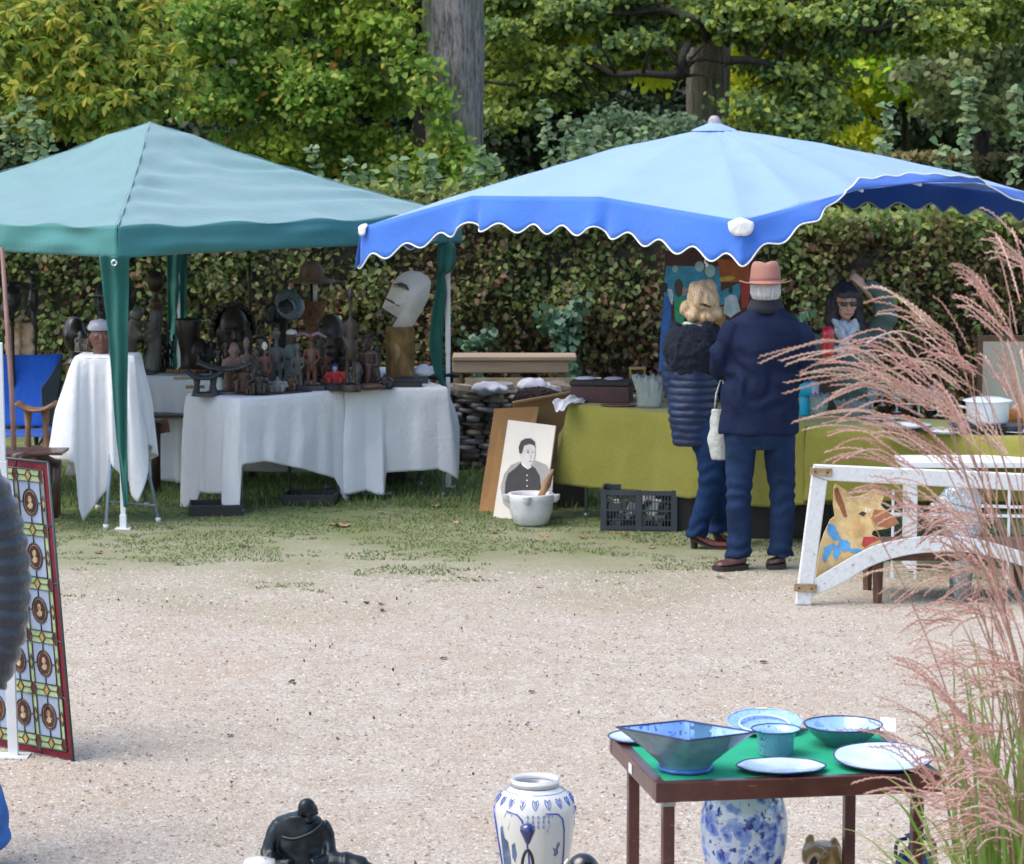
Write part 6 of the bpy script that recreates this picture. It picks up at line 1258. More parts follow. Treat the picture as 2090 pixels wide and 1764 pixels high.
# ---- white arched frame, cut out animal, rack, wrapped figure
def z2(x_, y_): return (1601.5+x_*.2337, 867.5+y_*.2337)
FR = simple('peeling_white_paint', (.66, .69, .74), .7, .10, 10, bmp=.5, bsc=45)
m_, t_, b__ = FR, FR.node_tree, FR.node_tree.nodes['Principled BSDF']
nz_ = tex_noise(t_, coords(t_, (1, 1, 1)), 38, 6, .7); cr_ = ramp(t_, nz_, [(.30, (.10,.085,.075)), (.34, (.40,.38,.35)), (.42, (.60,.61,.60)), (.60, (.66,.67,.69))]); t_.links.new(cr_, b__.inputs['Base Color'])
yf = G(1640, 1236).y
t = thing('arched_frame', 'old white painted wooden window frame with an arched lower rail standing on the gravel', 'window frame', (P(1850, 1200, yf).x, yf, 0))
def fp(x_, y_, dy=0): return P(*z2(x_, y_), yf+dy)
def plank(name, poly, th, mat=FR, dy=0, par=None, bevel=.006):
    pts = [fp(x_, y_, dy) for x_, y_ in poly]; n = len(pts); mb = M()
    mb.add(pts+[p+V((0, th, 0)) for p in pts], [tuple(range(n-1, -1, -1)), tuple(range(n, 2*n))]+[(i, (i+1) % n, n+(i+1) % n, n+i) for i in range(n)]); return mb.build(name, mat, par or t, world=True, bevel=bevel)
plank('post', [(95, 1572), (232, 1575), (375, 490), (240, 440)], .05); plank('top_rail', [(240, 437), (375, 487), (2200, 585), (2200, 435), (258, 348)], .048)
up_ = [(232, 1360), (450, 1230), (700, 1090), (900, 1020), (1200, 972), (1400, 970), (1700, 1000), (2090, 1110), (2300, 1190)]; lo_ = [(245, 1500), (500, 1385), (700, 1262), (900, 1180), (1150, 1125), (1400, 1112), (1650, 1120), (2050, 1225), (2300, 1320)]
pth_u = smooth_path([(x_, y_, 0) for x_, y_ in up_], 5); pth_l = smooth_path([(x_, y_, 0) for x_, y_ in lo_], 5); mb = M(); vs = []; n = len(pth_u)
for a, b_ in zip(pth_u, pth_l): vs += [fp(a.x, a.y, .006), fp(b_.x, b_.y, .006), fp(b_.x, b_.y, .05), fp(a.x, a.y, .05)]
fs = [tuple((i*4+k, i*4+(k+1) % 4, (i+1)*4+(k+1) % 4, (i+1)*4+k)) for i in range(n-1) for k in range(4)]+[(3,2,1,0), (n*4-4, n*4-3, n*4-2, n*4-1)]
mb.add(vs, fs); mb.build('arched_rail', FR, t, world=True, bevel=.005)
RUST = simple('rusty_brass', (.34,.24,.14), .6, .45, 40, metal=.3, bmp=.4)
for poly in ([(222, 375), (415, 380), (412, 452), (220, 440)], [(85, 1385), (285, 1392), (278, 1468), (80, 1455)]):
    plank('corner_bracket', poly, .010, RUST, -.012, bevel=.002)
for x_, y_ in ((268, 410), (375, 414), (125, 1425), (235, 1430)): mb = M(); q = fp(x_, y_, -.014); mb.ball(q, (.006, .004, .006), 10, 6); mb.build('screw', DK, t, smooth=True, world=True)
t = thing('white_bench', 'white painted plank bench behind the arched frame at the right', 'bench', (P(1960, 950, 16.6).x, 16.6, 0)); z_ = P(1960, 946, 16.6).z
mb = M(); mb.box((.35, .1, z_), (1.4, .38, .035)); mb.build('seat', simple('clean_white', (.74,.76,.78), .5, .05), t, bevel=.004)
for x_ in (-.28, .95):
    mb = M(); mb.box((x_, .1, z_/2-.01), (.04, .32, z_-.03)); mb.build('leg', bpy.data.materials['clean_white'], t, bevel=.003)
t = thing('wire_rack', 'small white rack with rails seen through the arched frame', 'rack', (P(1950, 1040, 16.3).x, 16.3, 0)); CW = bpy.data.materials['clean_white']
for y_ in (1048, 1030): mb = M(); mb.beam(P(1715, y_, 16.3) if y_ == 1048 else P(1900, y_, 16.3), P(2100, y_+6, 16.3), .016); mb.build('rail', CW, t, world=True)
for x_ in (1720, 1823, 1870, 1985, 2060): mb = M(); q = P(x_, 1000, 16.3); mb.beam(q, (q.x, q.y, 0), .014); mb.build('upright', CW, t, world=True)
t = thing('brown_table', 'low brown wooden stool table on short legs behind the arched frame', 'table', (P(1850, 1231, 15.8).x, 15.95, 0)); q = G(1791, 1231); LB_ = wood('leg_brown', (.10,.04,.025), .5)
for dx_, dy_ in ((0, 0), (.85, .02), (.85, .45), (0, .45)): mb = M(); mb.loft([(q.x+dx_, q.y+dy_, 0, .024, .024), (q.x+dx_, q.y+dy_, .27, .032, .032)], 4); mb.build('leg', LB_, t, world=True)
mb = M(); mb.box((q.x+.42, q.y+.22, .285), (.95, .52, .03)); mb.build('tabletop', LB_, t, world=True, bevel=.004); mb = M(); mb.box((q.x+.42, q.y+.22, .25), (.8, .42, .035)); mb.build('apron', LB_, t, world=True)
# painted animal cut out
def cut(name, poly, col, dy, th, par, tr=None, rough=.6):
    key = name+'_paint'; m_ = bpy.data.materials.get(key) or simple(key, col, rough, .38, 11, bmp=.2); return plank(name, poly, th, m_, dy, par, bevel=0)
t = thing('animal_cutout', 'yellow painted wooden animal cut out with blue bow and pointed ears', 'cut-out', (P(1730, 1180, yf+.10).x, yf+.10, 0))
OC = (.72, .50, .22)
cut('board', [(270, 1340), (310, 1060), (345, 950), (400, 830), (440, 800), (425, 700), (430, 560), (442, 520), (480, 540), (545, 580), (610, 640), (730, 600), (780, 560), (850, 575), (870, 620), (840, 700), (880, 740), (960, 800), (1000, 860), (900, 905), (770, 925), (760, 960), (830, 1000), (860, 1060), (700, 1115), (500, 1220), (380, 1290)], OC, .08, .022, t)
cut('ear_shade', [(432, 560), (462, 545), (520, 690), (548, 800), (520, 810), (450, 660)], (.30,.10,.04), .077, .003, t); cut('cheek', [(590, 840), (650, 830), (700, 870), (680, 960), (620, 980), (580, 920)], (.74,.44,.18), .077, .003, t)
cut('muzzle', [(780, 740), (880, 750), (960, 805), (998, 860), (900, 900), (800, 880), (760, 820)], (.40,.15,.06), .076, .003, t); cut('eye', [(645, 778), (678, 755), (712, 770), (690, 800)], (.04,.03,.03), .074, .003, t); cut('highlight', [(700, 720), (760, 735), (740, 770), (700, 760)], (.75,.66,.45), .074, .003, t)
cut('mouth', [(690, 980), (780, 975), (830, 1000), (760, 1030), (700, 1070), (672, 1050)], (.50,.05,.05), .076, .003, t)
for k, poly in enumerate(([(380, 860), (440, 880), (470, 960), (500, 1000), (430, 1010), (385, 960), (370, 910)], [(480, 1000), (540, 1005), (575, 1040), (560, 1090), (510, 1110), (470, 1060)], [(350, 1070), (440, 1030), (400, 1120), (350, 1205), (328, 1160)], [(430, 1060), (470, 1050), (490, 1120), (440, 1185), (422, 1130)], [(560, 1080), (640, 1080), (685, 1100), (640, 1120), (560, 1105)])): cut('bow', poly, (.10,.34,.66), .075, .004, t)
# shiny wrapped figure
m_, t_, b_ = newmat('crumpled_foil'); b_.inputs['Metallic'].default_value = .7; b_.inputs['Roughness'].default_value = .25; b_.inputs['Base Color'].default_value = (.6,.66,.72,1); bump(t_, b_, tex_noise(t_, coords(t_), 22, 5), .9, .03)
t = thing('wrapped_ornament', 'shiny crumpled foil or plastic wrapped ornament standing in the arched frame', 'ornament', (P(1962, 1120, yf+.15).x, yf+.15, 0)); mb = M(); zc = P(1962, 1100, yf+.15).z
mb.loft([(0, 0, 0, .05, .05), (0, 0, zc, .08, .07), (.0, 0, zc+.05, .11, .08), (.01, 0, zc+.15, .09, .07), (-.01, 0, zc+.22, .12, .09), (.0, 0, zc+.30, .07, .06), (.01, 0, zc+.36, .10, .08), (0, 0, zc+.39, .03, .03)], 26, fold=lambda a, v: 1+.12*math.sin(5*a+v*9)); mb.build('wrapping', m_, t, smooth=True)
# ================================================================== PEOPLE
SKIN = simple('skin', (.60, .36, .28), .5, .08, 12, bmp=.05); 
def fabric(name, col, rough=.8, bsc=60, b=.4, var=.2, bd=.01): return simple(name, col, rough, var, 7, bmp=b, bsc=bsc, bd=bd, sheen=0)
NAVY = fabric('navy_wool', (.009, .015, .042)); DENIM = fabric('denim', (.012, .027, .068), var=.35); DENIM2 = fabric('blue_denim', (.009, .028, .085), var=.35)
for m_ in (NAVY, DENIM, DENIM2): m_.node_tree.nodes['Principled BSDF'].inputs['Specular IOR Level'].default_value = .12
def person(label, loc, rz=0): return thing('person', label, 'person', loc, rz)
def hand(mb, w, d, palm_n, s=1.0, curl=.7, side=1):
    """hand rooted at wrist w, pointing along d, palm facing palm_n; four unequal bent fingers and a thumb"""
    w = V(w); d = V(d).normalized(); pn = V(palm_n); pn = (pn-d*pn.dot(d)).normalized(); x = d.cross(pn)*side
    mb.tube([w-d*.02*s, w+d*.02*s, w+d*.055*s, w+d*.088*s], [(.026*s, .019*s), (.034*s, .018*s), (.041*s, .017*s), (.038*s, .014*s)], 12, up=pn)
    for k, (o, L) in enumerate(((-.030, .068), (-.010, .078), (.010, .074), (.029, .058))):
        p = w+d*.082*s+x*o*s; L *= s; q1 = p+d*L*.42+pn*L*.10*curl; q2 = q1+(d*math.cos(curl)+pn*math.sin(curl))*L*.32; q3 = q2+(d*math.cos(curl*1.9)+pn*math.sin(curl*1.9))*L*.26
        mb.tube([p-d*.012*s, q1, q2, q3], [.0098*s, .0092*s, .0084*s, .0068*s], 8)
    p = w+d*.018*s-x*.030*s; mb.tube([p, p-x*.022*s+d*.03*s+pn*.010*s, p-x*.026*s+d*.055*s+pn*.026*s], [.014*s, .011*s, .0085*s], 8)
def human_head(mb, c, r, yaw=0, tilt=0):
    Tm = Matrix.Translation(V(c)) @ Matrix.Rotation(yaw, 4, 'Z') @ Matrix.Rotation(tilt, 4, 'X')
    mb.ball((0, .012, .02), (r*.86, r*1.04, r*1.08), 20, 14, Tm); mb.ball((0, -r*.28, -r*.52), (r*.62, r*.66, r*.66), 16, 10, Tm); mb.ball((0, -r*.66, -r*1.02), (r*.25, r*.22, r*.20), 10, 8, Tm)
    mb.tube([Tm @ V((0, -r*.90, r*.02)), Tm @ V((0, -r*1.06, -r*.30)), Tm @ V((0, -r*1.14, -r*.42))], [r*.10, r*.13, r*.15], 8); 
    for s in (-1, 1):
        mb.ball((s*r*.11, -r*1.02, -r*.44), (r*.12, r*.12, r*.09), 8, 6, Tm); mb.ball((s*r*.38, -r*.84, r*.18), (r*.26, r*.14, r*.08), 8, 6, Tm); mb.ball((s*r*.44, -r*.70, -r*.30), (r*.24, r*.22, r*.22), 8, 6, Tm); mb.ball((s*r*.88, .01, -r*.12), (r*.09, r*.20, r*.30), 10, 8, Tm)
    mb.ball((0, -r*.90, -r*.70), (r*.27, r*.13, r*.06), 10, 6, Tm); mb.ball((0, -r*.88, -r*.80), (r*.23, r*.13, r*.07), 10, 6, Tm); return Tm
def eyes(par, Tm, r):
    for s in (-1, 1):
        mb = M(); mb.ball((s*r*.37, -r*.83, -r*.02), (r*.145, r*.09, r*.085), 12, 8, Tm); o = mb.build('eye', bpy.data.materials.get('eye_white') or simple('eye_white', (.6,.58,.55), .3, .02, 5, bmp=0), par, smooth=True)
        mb = M(); mb.ball((s*r*.37, -r*.91, -r*.02), (r*.06, r*.025, r*.065), 10, 6, Tm); mb.build('iris', bpy.data.materials.get('eye_dark') or simple('eye_dark', (.02,.015,.012), .2, .02, 5, bmp=0), par, smooth=True)
        mb = M(); mb.tube([Tm @ V((s*r*(.20+.09*k), -r*(.93-.03*k), r*(.22+.03*math.sin(k)))) for k in range(5)], r*.03, 6); mb.build('eyebrow', bpy.data.materials['eye_dark'], par, smooth=True)
LIP = simple('lip', (.42, .12, .11), .4, .05, 8, bmp=0)
def lips(par, Tm, r): mb = M(); mb.tube([Tm @ V((r*.26*k/3, -r*(1.03-.05*abs(k)/3-.015*abs(k)), -r*(.75+.015*abs(k)))) for k in range(-3, 4)], [r*.02, r*.05, r*.06, r*.055, r*.06, r*.05, r*.02], 8, flat=.7); mb.build('lips', LIP, par, smooth=True)
def shoe(par, toe, heel, h, mat, sole, heelh=.02, w=.045, name='shoe'):
    toe = V(toe); heel = V(heel); d = (toe-heel); L = d.length; d.normalize(); s = V((-d.y, d.x, 0)); mb = M(); N = 8
    secs = []
    for i in range(N+1):
        f = i/N; c = heel+d*L*f; ww = w*(.72+.45*math.sin(min(1, f*1.05)*PI*.62+.25))*(1 if f < .9 else .72); hh = lerp(h, h*.46, min(1, f*1.35)**.8)*(1 if f < .95 else .6); zb = sole+heelh*max(0, 1-f*1.9)
        secs.append((c, ww, hh, zb))
    vs = []; fs = []; n = 14
    for c, ww, hh, zb in secs:
        for k in range(n): a = 2*PI*k/n; zz = math.sin(a); vs.append(c+s*ww*math.cos(a)*(1 if zz < 0 else .85)+V((0, 0, zb+hh*.5+hh*.5*zz)))
    for i in range(N):
        for k in range(n): fs.append((i*n+k, i*n+(k+1) % n, (i+1)*n+(k+1) % n, (i+1)*n+k))
    fs += [tuple(range(n-1, -1, -1)), tuple(N*n+k for k in range(n))]; mb.add(vs, fs); o = mb.build(name, mat, par, smooth=True, sub=1)
    mb = M(); sv = []
    for c, ww, hh, zb in secs: sv += [c+s*ww*1.04+V((0,0,zb+.006)), c-s*ww*1.04+V((0,0,zb+.006)), c-s*ww*1.04+V((0,0,max(0.001, zb-sole))), c+s*ww*1.04+V((0,0,max(0.001, zb-sole)))]
    fs = [(i*4+k, i*4+(k+1) % 4, (i+1)*4+(k+1) % 4, (i+1)*4+k) for i in range(N) for k in range(4)]+[(3,2,1,0), (N*4, N*4+1, N*4+2, N*4+3)]; mb.add(sv, fs)
    if heelh > .01: mb.loft([(heel.x+d.x*.02, heel.y+d.y*.02, .001, w*.5, w*.5), (heel.x+d.x*.022, heel.y+d.y*.022, sole+heelh, w*.72, w*.72)], 12)
    mb.build('sole', simple('sole_black', (.02,.016,.014), .6) if 'sole_black' not in bpy.data.materials else bpy.data.materials['sole_black'], par)
# ---- man with the hat, seen from behind
ml = G(1548, 1163); man = person('man seen from behind in a navy jacket, jeans and pinkish brown felt hat', ml); sc = ml.y/FPX
def mx(px): return (px-1548)*sc
def mz(py): return CAM_H-(py-274)*sc*1.003
b = M(); human_head(b, (mx(1557), -.005, mz(589)), .088, PI-.15, 0); b.tube([(mx(1556), .01, 1.44), (mx(1557), 0, mz(600))], [.062, .056], 14)
b.loft([(0, 0, .84, .155, .11), (0, 0, 1.0, .14, .10), (0, 0, 1.25, .165, .11), (0, 0, 1.42, .17, .09), (0, 0, 1.47, .07, .06)], 18)
for s in (-1, 1):
    lx = 1508 if s < 0 else 1594
    b.tube([(mx(lx), .01, .84), (mx(lx), .015, .48), (mx(lx), .03, .08)], [.056, .038, .03], 12)
    ap = [(mx(1620), 0, mz(658)), (mx(1630), .0, mz(700)), (mx(1629), .05, mz(750)), (mx(1618), .15, mz(768)), (mx(1590), .27, mz(765))] if s > 0 else [(mx(1497), 0, mz(665)), (mx(1480), -.01, mz(700)), (mx(1473), .03, mz(740)), (mx(1490), .14, mz(758)), (mx(1516), .26, mz(750))]
    b.tube(smooth_path(ap, 4), list(np.linspace(.046, .028, 17)), 10)
    hand(b, ap[-1], (-s*.5, .5, .05), (0, 0, -1), 1, .9, s)
b.build('body', SKIN, man, remesh=.009, smit=2)
j = M(); L_, R_ = mx(1466), mx(1629)
def fj(a, v): return 1+.022*math.sin(3*a+8*v)+.018*math.sin(7*a+11*v)*(.4+v)
hem_z = mz(884); j.loft([(mx(1546), 0, hem_z, .232, .15), (mx(1546), 0, hem_z+.02, .238, .155), (mx(1547), 0, hem_z+.15, .232, .15), (mx(1548), .0, hem_z+.30, .222, .145), (mx(1550), 0, hem_z+.42, .215, .14), (mx(1552), 0, hem_z+.52, .222, .14), (mx(1557), 0, mz(690), .228, .135), (mx(1560), 0, mz(655), .215, .115), (mx(1562), 0, mz(638), .17, .09), (mx(1560), 0, mz(626), .10, .075)], 40, fold=fj)
j.tube(smooth_path([(mx(1620), 0, mz(655)), (mx(1632), .0, mz(700)), (mx(1631), .05, mz(752)), (mx(1620), .16, mz(770)), (mx(1590), .26, mz(765))], 6), [.062]*5+[.066]*6+[.064]*6+[.06]*6+[.055]*2, 14)
j.tube(smooth_path([(mx(1497), 0, mz(662)), (mx(1478), -.01, mz(700)), (mx(1470), .03, mz(742)), (mx(1488), .14, mz(760)), (mx(1515), .25, mz(750))], 6), [.064]*5+[.070]*6+[.068]*6+[.062]*6+[.055]*2, 14)
jo = j.build('jacket', NAVY, man, remesh=.0085, smit=5)
def jfold(p):                    # cloth folds pressed into the back and sleeves
    return .020*noise.noise(V((p.x*9, p.y*9, p.z*5)))+.011*math.sin(26*(p.z*.8+p.x*.9)+5*noise.noise(V((p.x*4, 0, p.z*4))))*max(0, min(1, (p.z-1.0)*4))*max(0, min(1, abs(p.x)*5))+.011*math.sin(40*(p.z-.9*abs(p.x))+6*noise.noise(p*6))*max(0, 1-abs(p.z-1.12)/.22)
push(jo, jfold)
c_ = M(); c_.loft([(mx(1558), 0, mz(636), .115, .092), (mx(1558), 0, mz(624), .108, .088), (mx(1558), -.004, mz(609), .088, .080)], 24); c_.build('collar', fabric('dark_collar', (.012,.014,.022)), man, smooth=True)
def jeans(par, hips, legs, mat, vx=.009, foldk=1):
    t_ = M(); t_.loft(hips, 24)
    for pts, rad in legs: t_.tube(smooth_path(pts, 8), list(np.interp(np.linspace(0, len(rad)-1, 8*(len(pts)-1)+1), range(len(rad)), rad)), 18)
    o = t_.build('jeans', mat, par, remesh=vx, smit=3)
    def jf(p):
        lowk = max(0, 1-abs(p.z-.06)/.12)+.5*max(0, 1-abs(p.z-.45)/.12)+.15; return (.009*foldk*lowk*math.sin(p.z*75+4*noise.noise(V((p.x*9, p.y*9, p.z*4))))+.006*noise.noise(V((p.x*8, p.y*8, p.z*7))))
    push(o, jf); return o
jeans(man, [(0, 0, .72, .10, .10), (0, 0, .80, .175, .135), (0, 0, .98, .175, .125)], [([(mx(1508), 0, .83), (mx(1508), .0, .62), (mx(1506), -.01, .44), (mx(1508), .02, .22), (mx(1508), .03, .07)], [.100, .088, .074, .070, .076]), ([(mx(1588), .03, .83), (mx(1592), .04, .62), (mx(1597), .04, .44), (mx(1596), .05, .22), (mx(1594), .05, .07)], [.100, .088, .074, .070, .076])], DENIM)
BOOT = simple('brown_leather', (.085, .035, .028), .35, .3, 14, bmp=.15); shoe(man, (mx(1457), -.05, 0), (mx(1522), .02, 0), .085, BOOT, .022, .008, .050); shoe(man, (mx(1566), -.12+.17, 0), (mx(1606), .05, 0), .085, simple('dark_leather', (.05,.026,.022), .5, .3), .022, .008, .055)
hr = M(); hz = mz(590); hr.loft([(mx(1557), -.012, mz(612), .055, .055), (mx(1557), -.014, mz(606), .078, .082), (mx(1557), -.014, mz(596), .088, .098), (mx(1557), -.010, mz(580), .088, .098), (mx(1557), -.006, mz(566), .07, .08)], 30, fold=lambda a, v: 1+.03*math.sin(14*a+3*v)); hr.build('hair', simple('grey_hair', (.46,.46,.47), .6, .35, 30, bmp=.7, bsc=60, stretch=(3,3,.3)), man, smooth=True)
FELT = simple('pinkish_brown_felt', (.33, .155, .12), .85, .10, 7, bmp=.15, bsc=60)
def hat(par, c, mat, band):
    h_ = M(); c = V(c); Tm = Matrix.Translation(c) @ Matrix.Rotation(-.05, 4, 'X') @ Matrix.Rotation(-.02, 4, 'Y')
    vs = []; fs = []; prof = [(.147, .004), (.150, .000), (.147, -.004), (.12, -.010), (.096, -.004), (.094, .02), (.092, .05), (.087, .085), (.080, .108), (.066, .124), (.045, .121), (.02, .108), (0, .105)]; n = 48
    for r_, z_ in prof:
        for k in range(n):
            a = 2*PI*k/n; br = max(0, (r_-.1)/.05); x_ = r_*(.96+.07*br)*math.cos(a); y_ = r_*1.12*math.sin(a); zz = z_+br*(.010*abs(math.cos(a))**3-.012*abs(math.sin(a)))
            if z_ > .09: zz -= .016*max(0, 1-abs(x_)/.045)**1.5*(1 if r_ < .07 else .25)
            vs.append((x_, y_, zz))
    for i in range(len(prof)-1):
        for k in range(n): fs.append((i*n+k, i*n+(k+1) % n, (i+1)*n+(k+1) % n, (i+1)*n+k))
    h_.add(vs, fs, Tm); o = h_.build('hat', mat, par, smooth=True, sub=1); b_ = M(); b_.lathe([(.0945, .006), (.0955, .010), (.0948, .026), (.0935, .028)], 40, T=Tm @ Matrix.Diagonal((.97, 1.13, 1, 1))); q = b_.build('hat_band', band, None, smooth=True); q.parent = o
hat(man, (mx(1557), -.004, mz(573)), FELT, simple('hat_ribbon', (.26,.095,.08), .7, .1))
# tote bag hanging between the two customers
bg = thing('tote_bag', 'crumpled pale grey cloth bag hanging between the woman and the man', 'bag', (P(1470, 940, 16.95).x, 16.9, 0)); cx_ = 0
mb = M(); z0_, z1_ = P(1470, 938, 16.9).z, P(1470, 838, 16.9).z
mb.grid(lambda u, v: ((.066+.014*math.sin(v*5)+.012*noise.noise(V((u*5, v*4, 1))))*math.cos(u*2*PI)-.01+.02*(1-v), (.03+.008*math.sin(u*20))*math.sin(u*2*PI), lerp(z0_, z1_, v)+.012*math.sin(u*12)*(v > .9)), 40, 24, closeu=True); mb.build('bag', simple('pale_grey_cotton', (.44,.46,.43), .9, .1, 8, bmp=.6, bsc=16, bd=.03), bg, smooth=True, solid=.003)
mb = M(); mb.tube([(-.04, 0, z1_), (-.03, .0, z1_+.10), (.0, 0, z1_+.2), (.03, 0, z1_+.10), (.04, 0, z1_)], (.006), 6); mb.build('strap', bpy.data.materials['pale_grey_cotton'], bg, smooth=True)
# ---- woman in quilted coat, seen from behind
wlq = G(1438, 1118); woman = person('woman seen from behind in a long navy quilted coat with clipped up blond hair', wlq); sc2 = wlq.y/FPX
def wx(px): return (px-1438)*sc2
def wz(py): return CAM_H-(py-274)*sc2*1.002
b = M(); human_head(b, (wx(1430), .0, wz(616)), .082, PI+.5, 0); b.tube([(wx(1425), .01, wz(690)), (wx(1430), 0, wz(640))], [.058, .052], 14)
b.loft([(wx(1430), 0, .76, .10, .09), (wx(1416), 0, .86, .10, .09), (wx(1414), 0, 1.0, .11, .09), (wx(1416), 0, 1.2, .12, .10), (wx(1418), 0, wz(695), .13, .08), (wx(1422), 0, wz(680), .06, .05)], 18)
for s, q in ((-1, 1), (1, 1)):
    b.tube([(wx(1440), -.02, .78), (wx(1448), -.03, .52), (wx(1444), -.03, .34), (wx(1426), -.03, .10)] if s < 0 else [(wx(1455), .06, .76), (wx(1462), .09, .52), (wx(1466), .12, .34), (wx(1470), .16, .10)], [.06, .05, .042, .034], 12); b.tube(smooth_path([(wx(1418)+s*.125, 0, wz(702)), (wx(1420)+s*.155, .03, wz(750)), (wx(1424)+s*.145, .07, wz(800)), (wx(1440)+s*.10, .25, 1.0)], 5), list(np.linspace(.038, .024, 16)), 10); hand(b, (wx(1440)+s*.095, .29, 1.0), (-s*.3, .6, 0), (0, 0, -1), .9, .9, s)
b.build('body', SKIN, woman, remesh=.009, smit=2)
QN = fabric('navy_quilt', (.006, .018, .062), .42, 40, .5, .2); cs = []
zb_, zt2_ = wz(909), wz(690); N = 90
for i in range(N+1):
    f = i/N; z_ = lerp(zb_, zt2_, f); cxp = float(np.interp(f, [0, .25, .5, .8, 1], [1412, 1411, 1412, 1415, 1418])); rx = float(np.interp(f, [0, .3, .6, .85, .95, 1], [.118, .150, .158, .160, .14, .10])); ry = rx*.86
    q = 1+(.07*abs(math.sin(PI*(z_-zb_)/.046))**.6-.045) if f < .66 else 1.02
    if i == 0: q *= .9
    cs.append((wx(cxp), 0, z_, rx*q, ry*q))
c1 = M(); c1.loft(cs, 36, fold=lambda a, v: 1+.012*math.sin(6*a+v*8)); 
co = c1.build('coat', QN, woman, smooth=True); push(co, lambda p: .007*noise.noise(V((p.x*16, p.y*16, p.z*26)))+.006*noise.noise(p*6))
for s in (-1, 1):
    ar = M(); pts = smooth_path([(wx(1418)+s*.125, 0, wz(700)), (wx(1420)+s*.160, .03, wz(750)), (wx(1424)+s*.150, .07, wz(800)), (wx(1440)+s*.10, .25, 1.0), (wx(1440)+s*.095, .29, 1.0)], 16); ar.tube(pts, [.056*(1+.09*abs(math.sin(i*.55))-.05) for i in range(len(pts))], 16); ar.build('sleeve', QN, woman, smooth=True)
fu = M(); rr = random.Random(3)
for i in range(260):
    a = rr.random()*2*PI; f = rr.random(); z_ = lerp(wz(768), wz(668), f); rx = float(np.interp(f, [0, .2, .6, 1], [.07, .13, .165, .12])); q = V((wx(1414)+rx*math.cos(a), rx*.82*math.sin(a)-.01, z_)); fu.ball(q, (.042, .040, .05), 6, 5)
fo = fu.build('hood', simple('dark_faux_fur', (.007, .012, .030), .95, .6, 60, bmp=1, bsc=160, bd=.02), woman, remesh=.009, smit=9)
push(fo, lambda p: .007*noise.noise(p*70)+.007*noise.noise(p*24))
c3 = M(); c3.tube([(wx(1423)+.085*math.cos(a), .075*math.sin(a)-.0, wz(664)+.008*math.sin(a*2)-.012*math.cos(a)) for a in [k*PI/14 for k in range(28)]], [.017]*28, 8, closed=True, flat=.8); c3.build('scarf', simple('mint_cloth', (.42,.56,.48), .8), woman, smooth=True)
jeans(woman, [(wx(1443), 0, .60, .09, .09), (wx(1442), 0, .70, .13, .115), (wx(1440), 0, .85, .13, .11)], [([(wx(1440), -.02, .72), (wx(1448), -.03, .52), (wx(1444), -.03, .34), (wx(1426), -.03, .15), (wx(1423), -.03, .075)], [.095, .082, .068, .062, .070]), ([(wx(1455), .06, .72), (wx(1462), .09, .52), (wx(1466), .12, .34), (wx(1470), .16, .15), (wx(1470), .17, .08)], [.09, .078, .064, .058, .060])], DENIM2)
HB = simple('chestnut_leather', (.13, .035, .025), .3, .25, 12, bmp=.1, coat=.2)
shoe(woman, (wx(1488), -.05, 0), (wx(1409), -.03, 0), .075, HB, .010, .055, .036, 'boot'); shoe(woman, (wx(1500), .19, 0), (wx(1462), .16, 0), .08, HB, .010, .05, .036, 'boot')
mb = M(); mb.tube([(wx(1424), -.03, .075), (wx(1421), -.03, .15)], [.050, .046], 14); mb.build('boot_shaft', HB, woman, smooth=True)
# blond hair swept up and clipped
def haircol(name, a, c): m_, t_, b_ = newmat(name); n_ = tex_noise(t_, coords(t_, (6, 6, .7)), 26, 5, .7); t_.links.new(ramp(t_, n_, [(.3, a), (.68, c)]), b_.inputs['Base Color']); b_.inputs['Roughness'].default_value = .45; bump(t_, b_, n_, .8, .006); return m_
BLOND = haircol('blond_hair', (.22, .13, .06), (.74, .55, .34)); h2 = M()
for q_, r_ in (((1432, 608), (.100, .106, .116)), ((1412, 640), (.062, .07, .048)), ((1436, 643), (.062, .075, .044)), ((1454, 637), (.046, .06, .05)), ((1400, 628), (.050, .06, .05)), ((1440, 588), (.066, .08, .062))): h2.ball((wx(q_[0]), -.005-.03*(q_[1] > 630), wz(q_[1])), r_, 18, 12)
kc = V((wx(1434), -.112, wz(618)))
for k in range(34):           # locks combed back to the clip
    a = -.35*PI+1.7*PI*k/33; e = V((wx(1432)+.086*math.sin(a-.5*PI+PI/2*.0)*1.0, .02-.05*abs(math.cos(a)), wz(604)+.098*math.cos(a-.35*PI))); m_2 = (e+kc)/2; dd = (m_2-V((wx(1432), -.005, wz(608)))); m_2 = V((wx(1432), -.005, wz(608)))+dd.normalized()*.112; h2.tube(smooth_path([e, m_2, kc], 5), .0085, 6)
ho = h2.build('hair', BLOND, woman, remesh=.0055, smit=2)
push(ho, lambda p: .005*math.sin(90*(p.x-wx(1432))+26*(p.z-wz(620))*math.copysign(1, p.x-wx(1435))))
mb = M(); mb.tube([(wx(1422), -.112, wz(616)), (wx(1433), -.122, wz(618)), (wx(1445), -.112, wz(623))], [.006, .009, .005], 8); mb.build('hair_clip', simple('clip_brown', (.03,.015,.015), .2), woman, smooth=True)
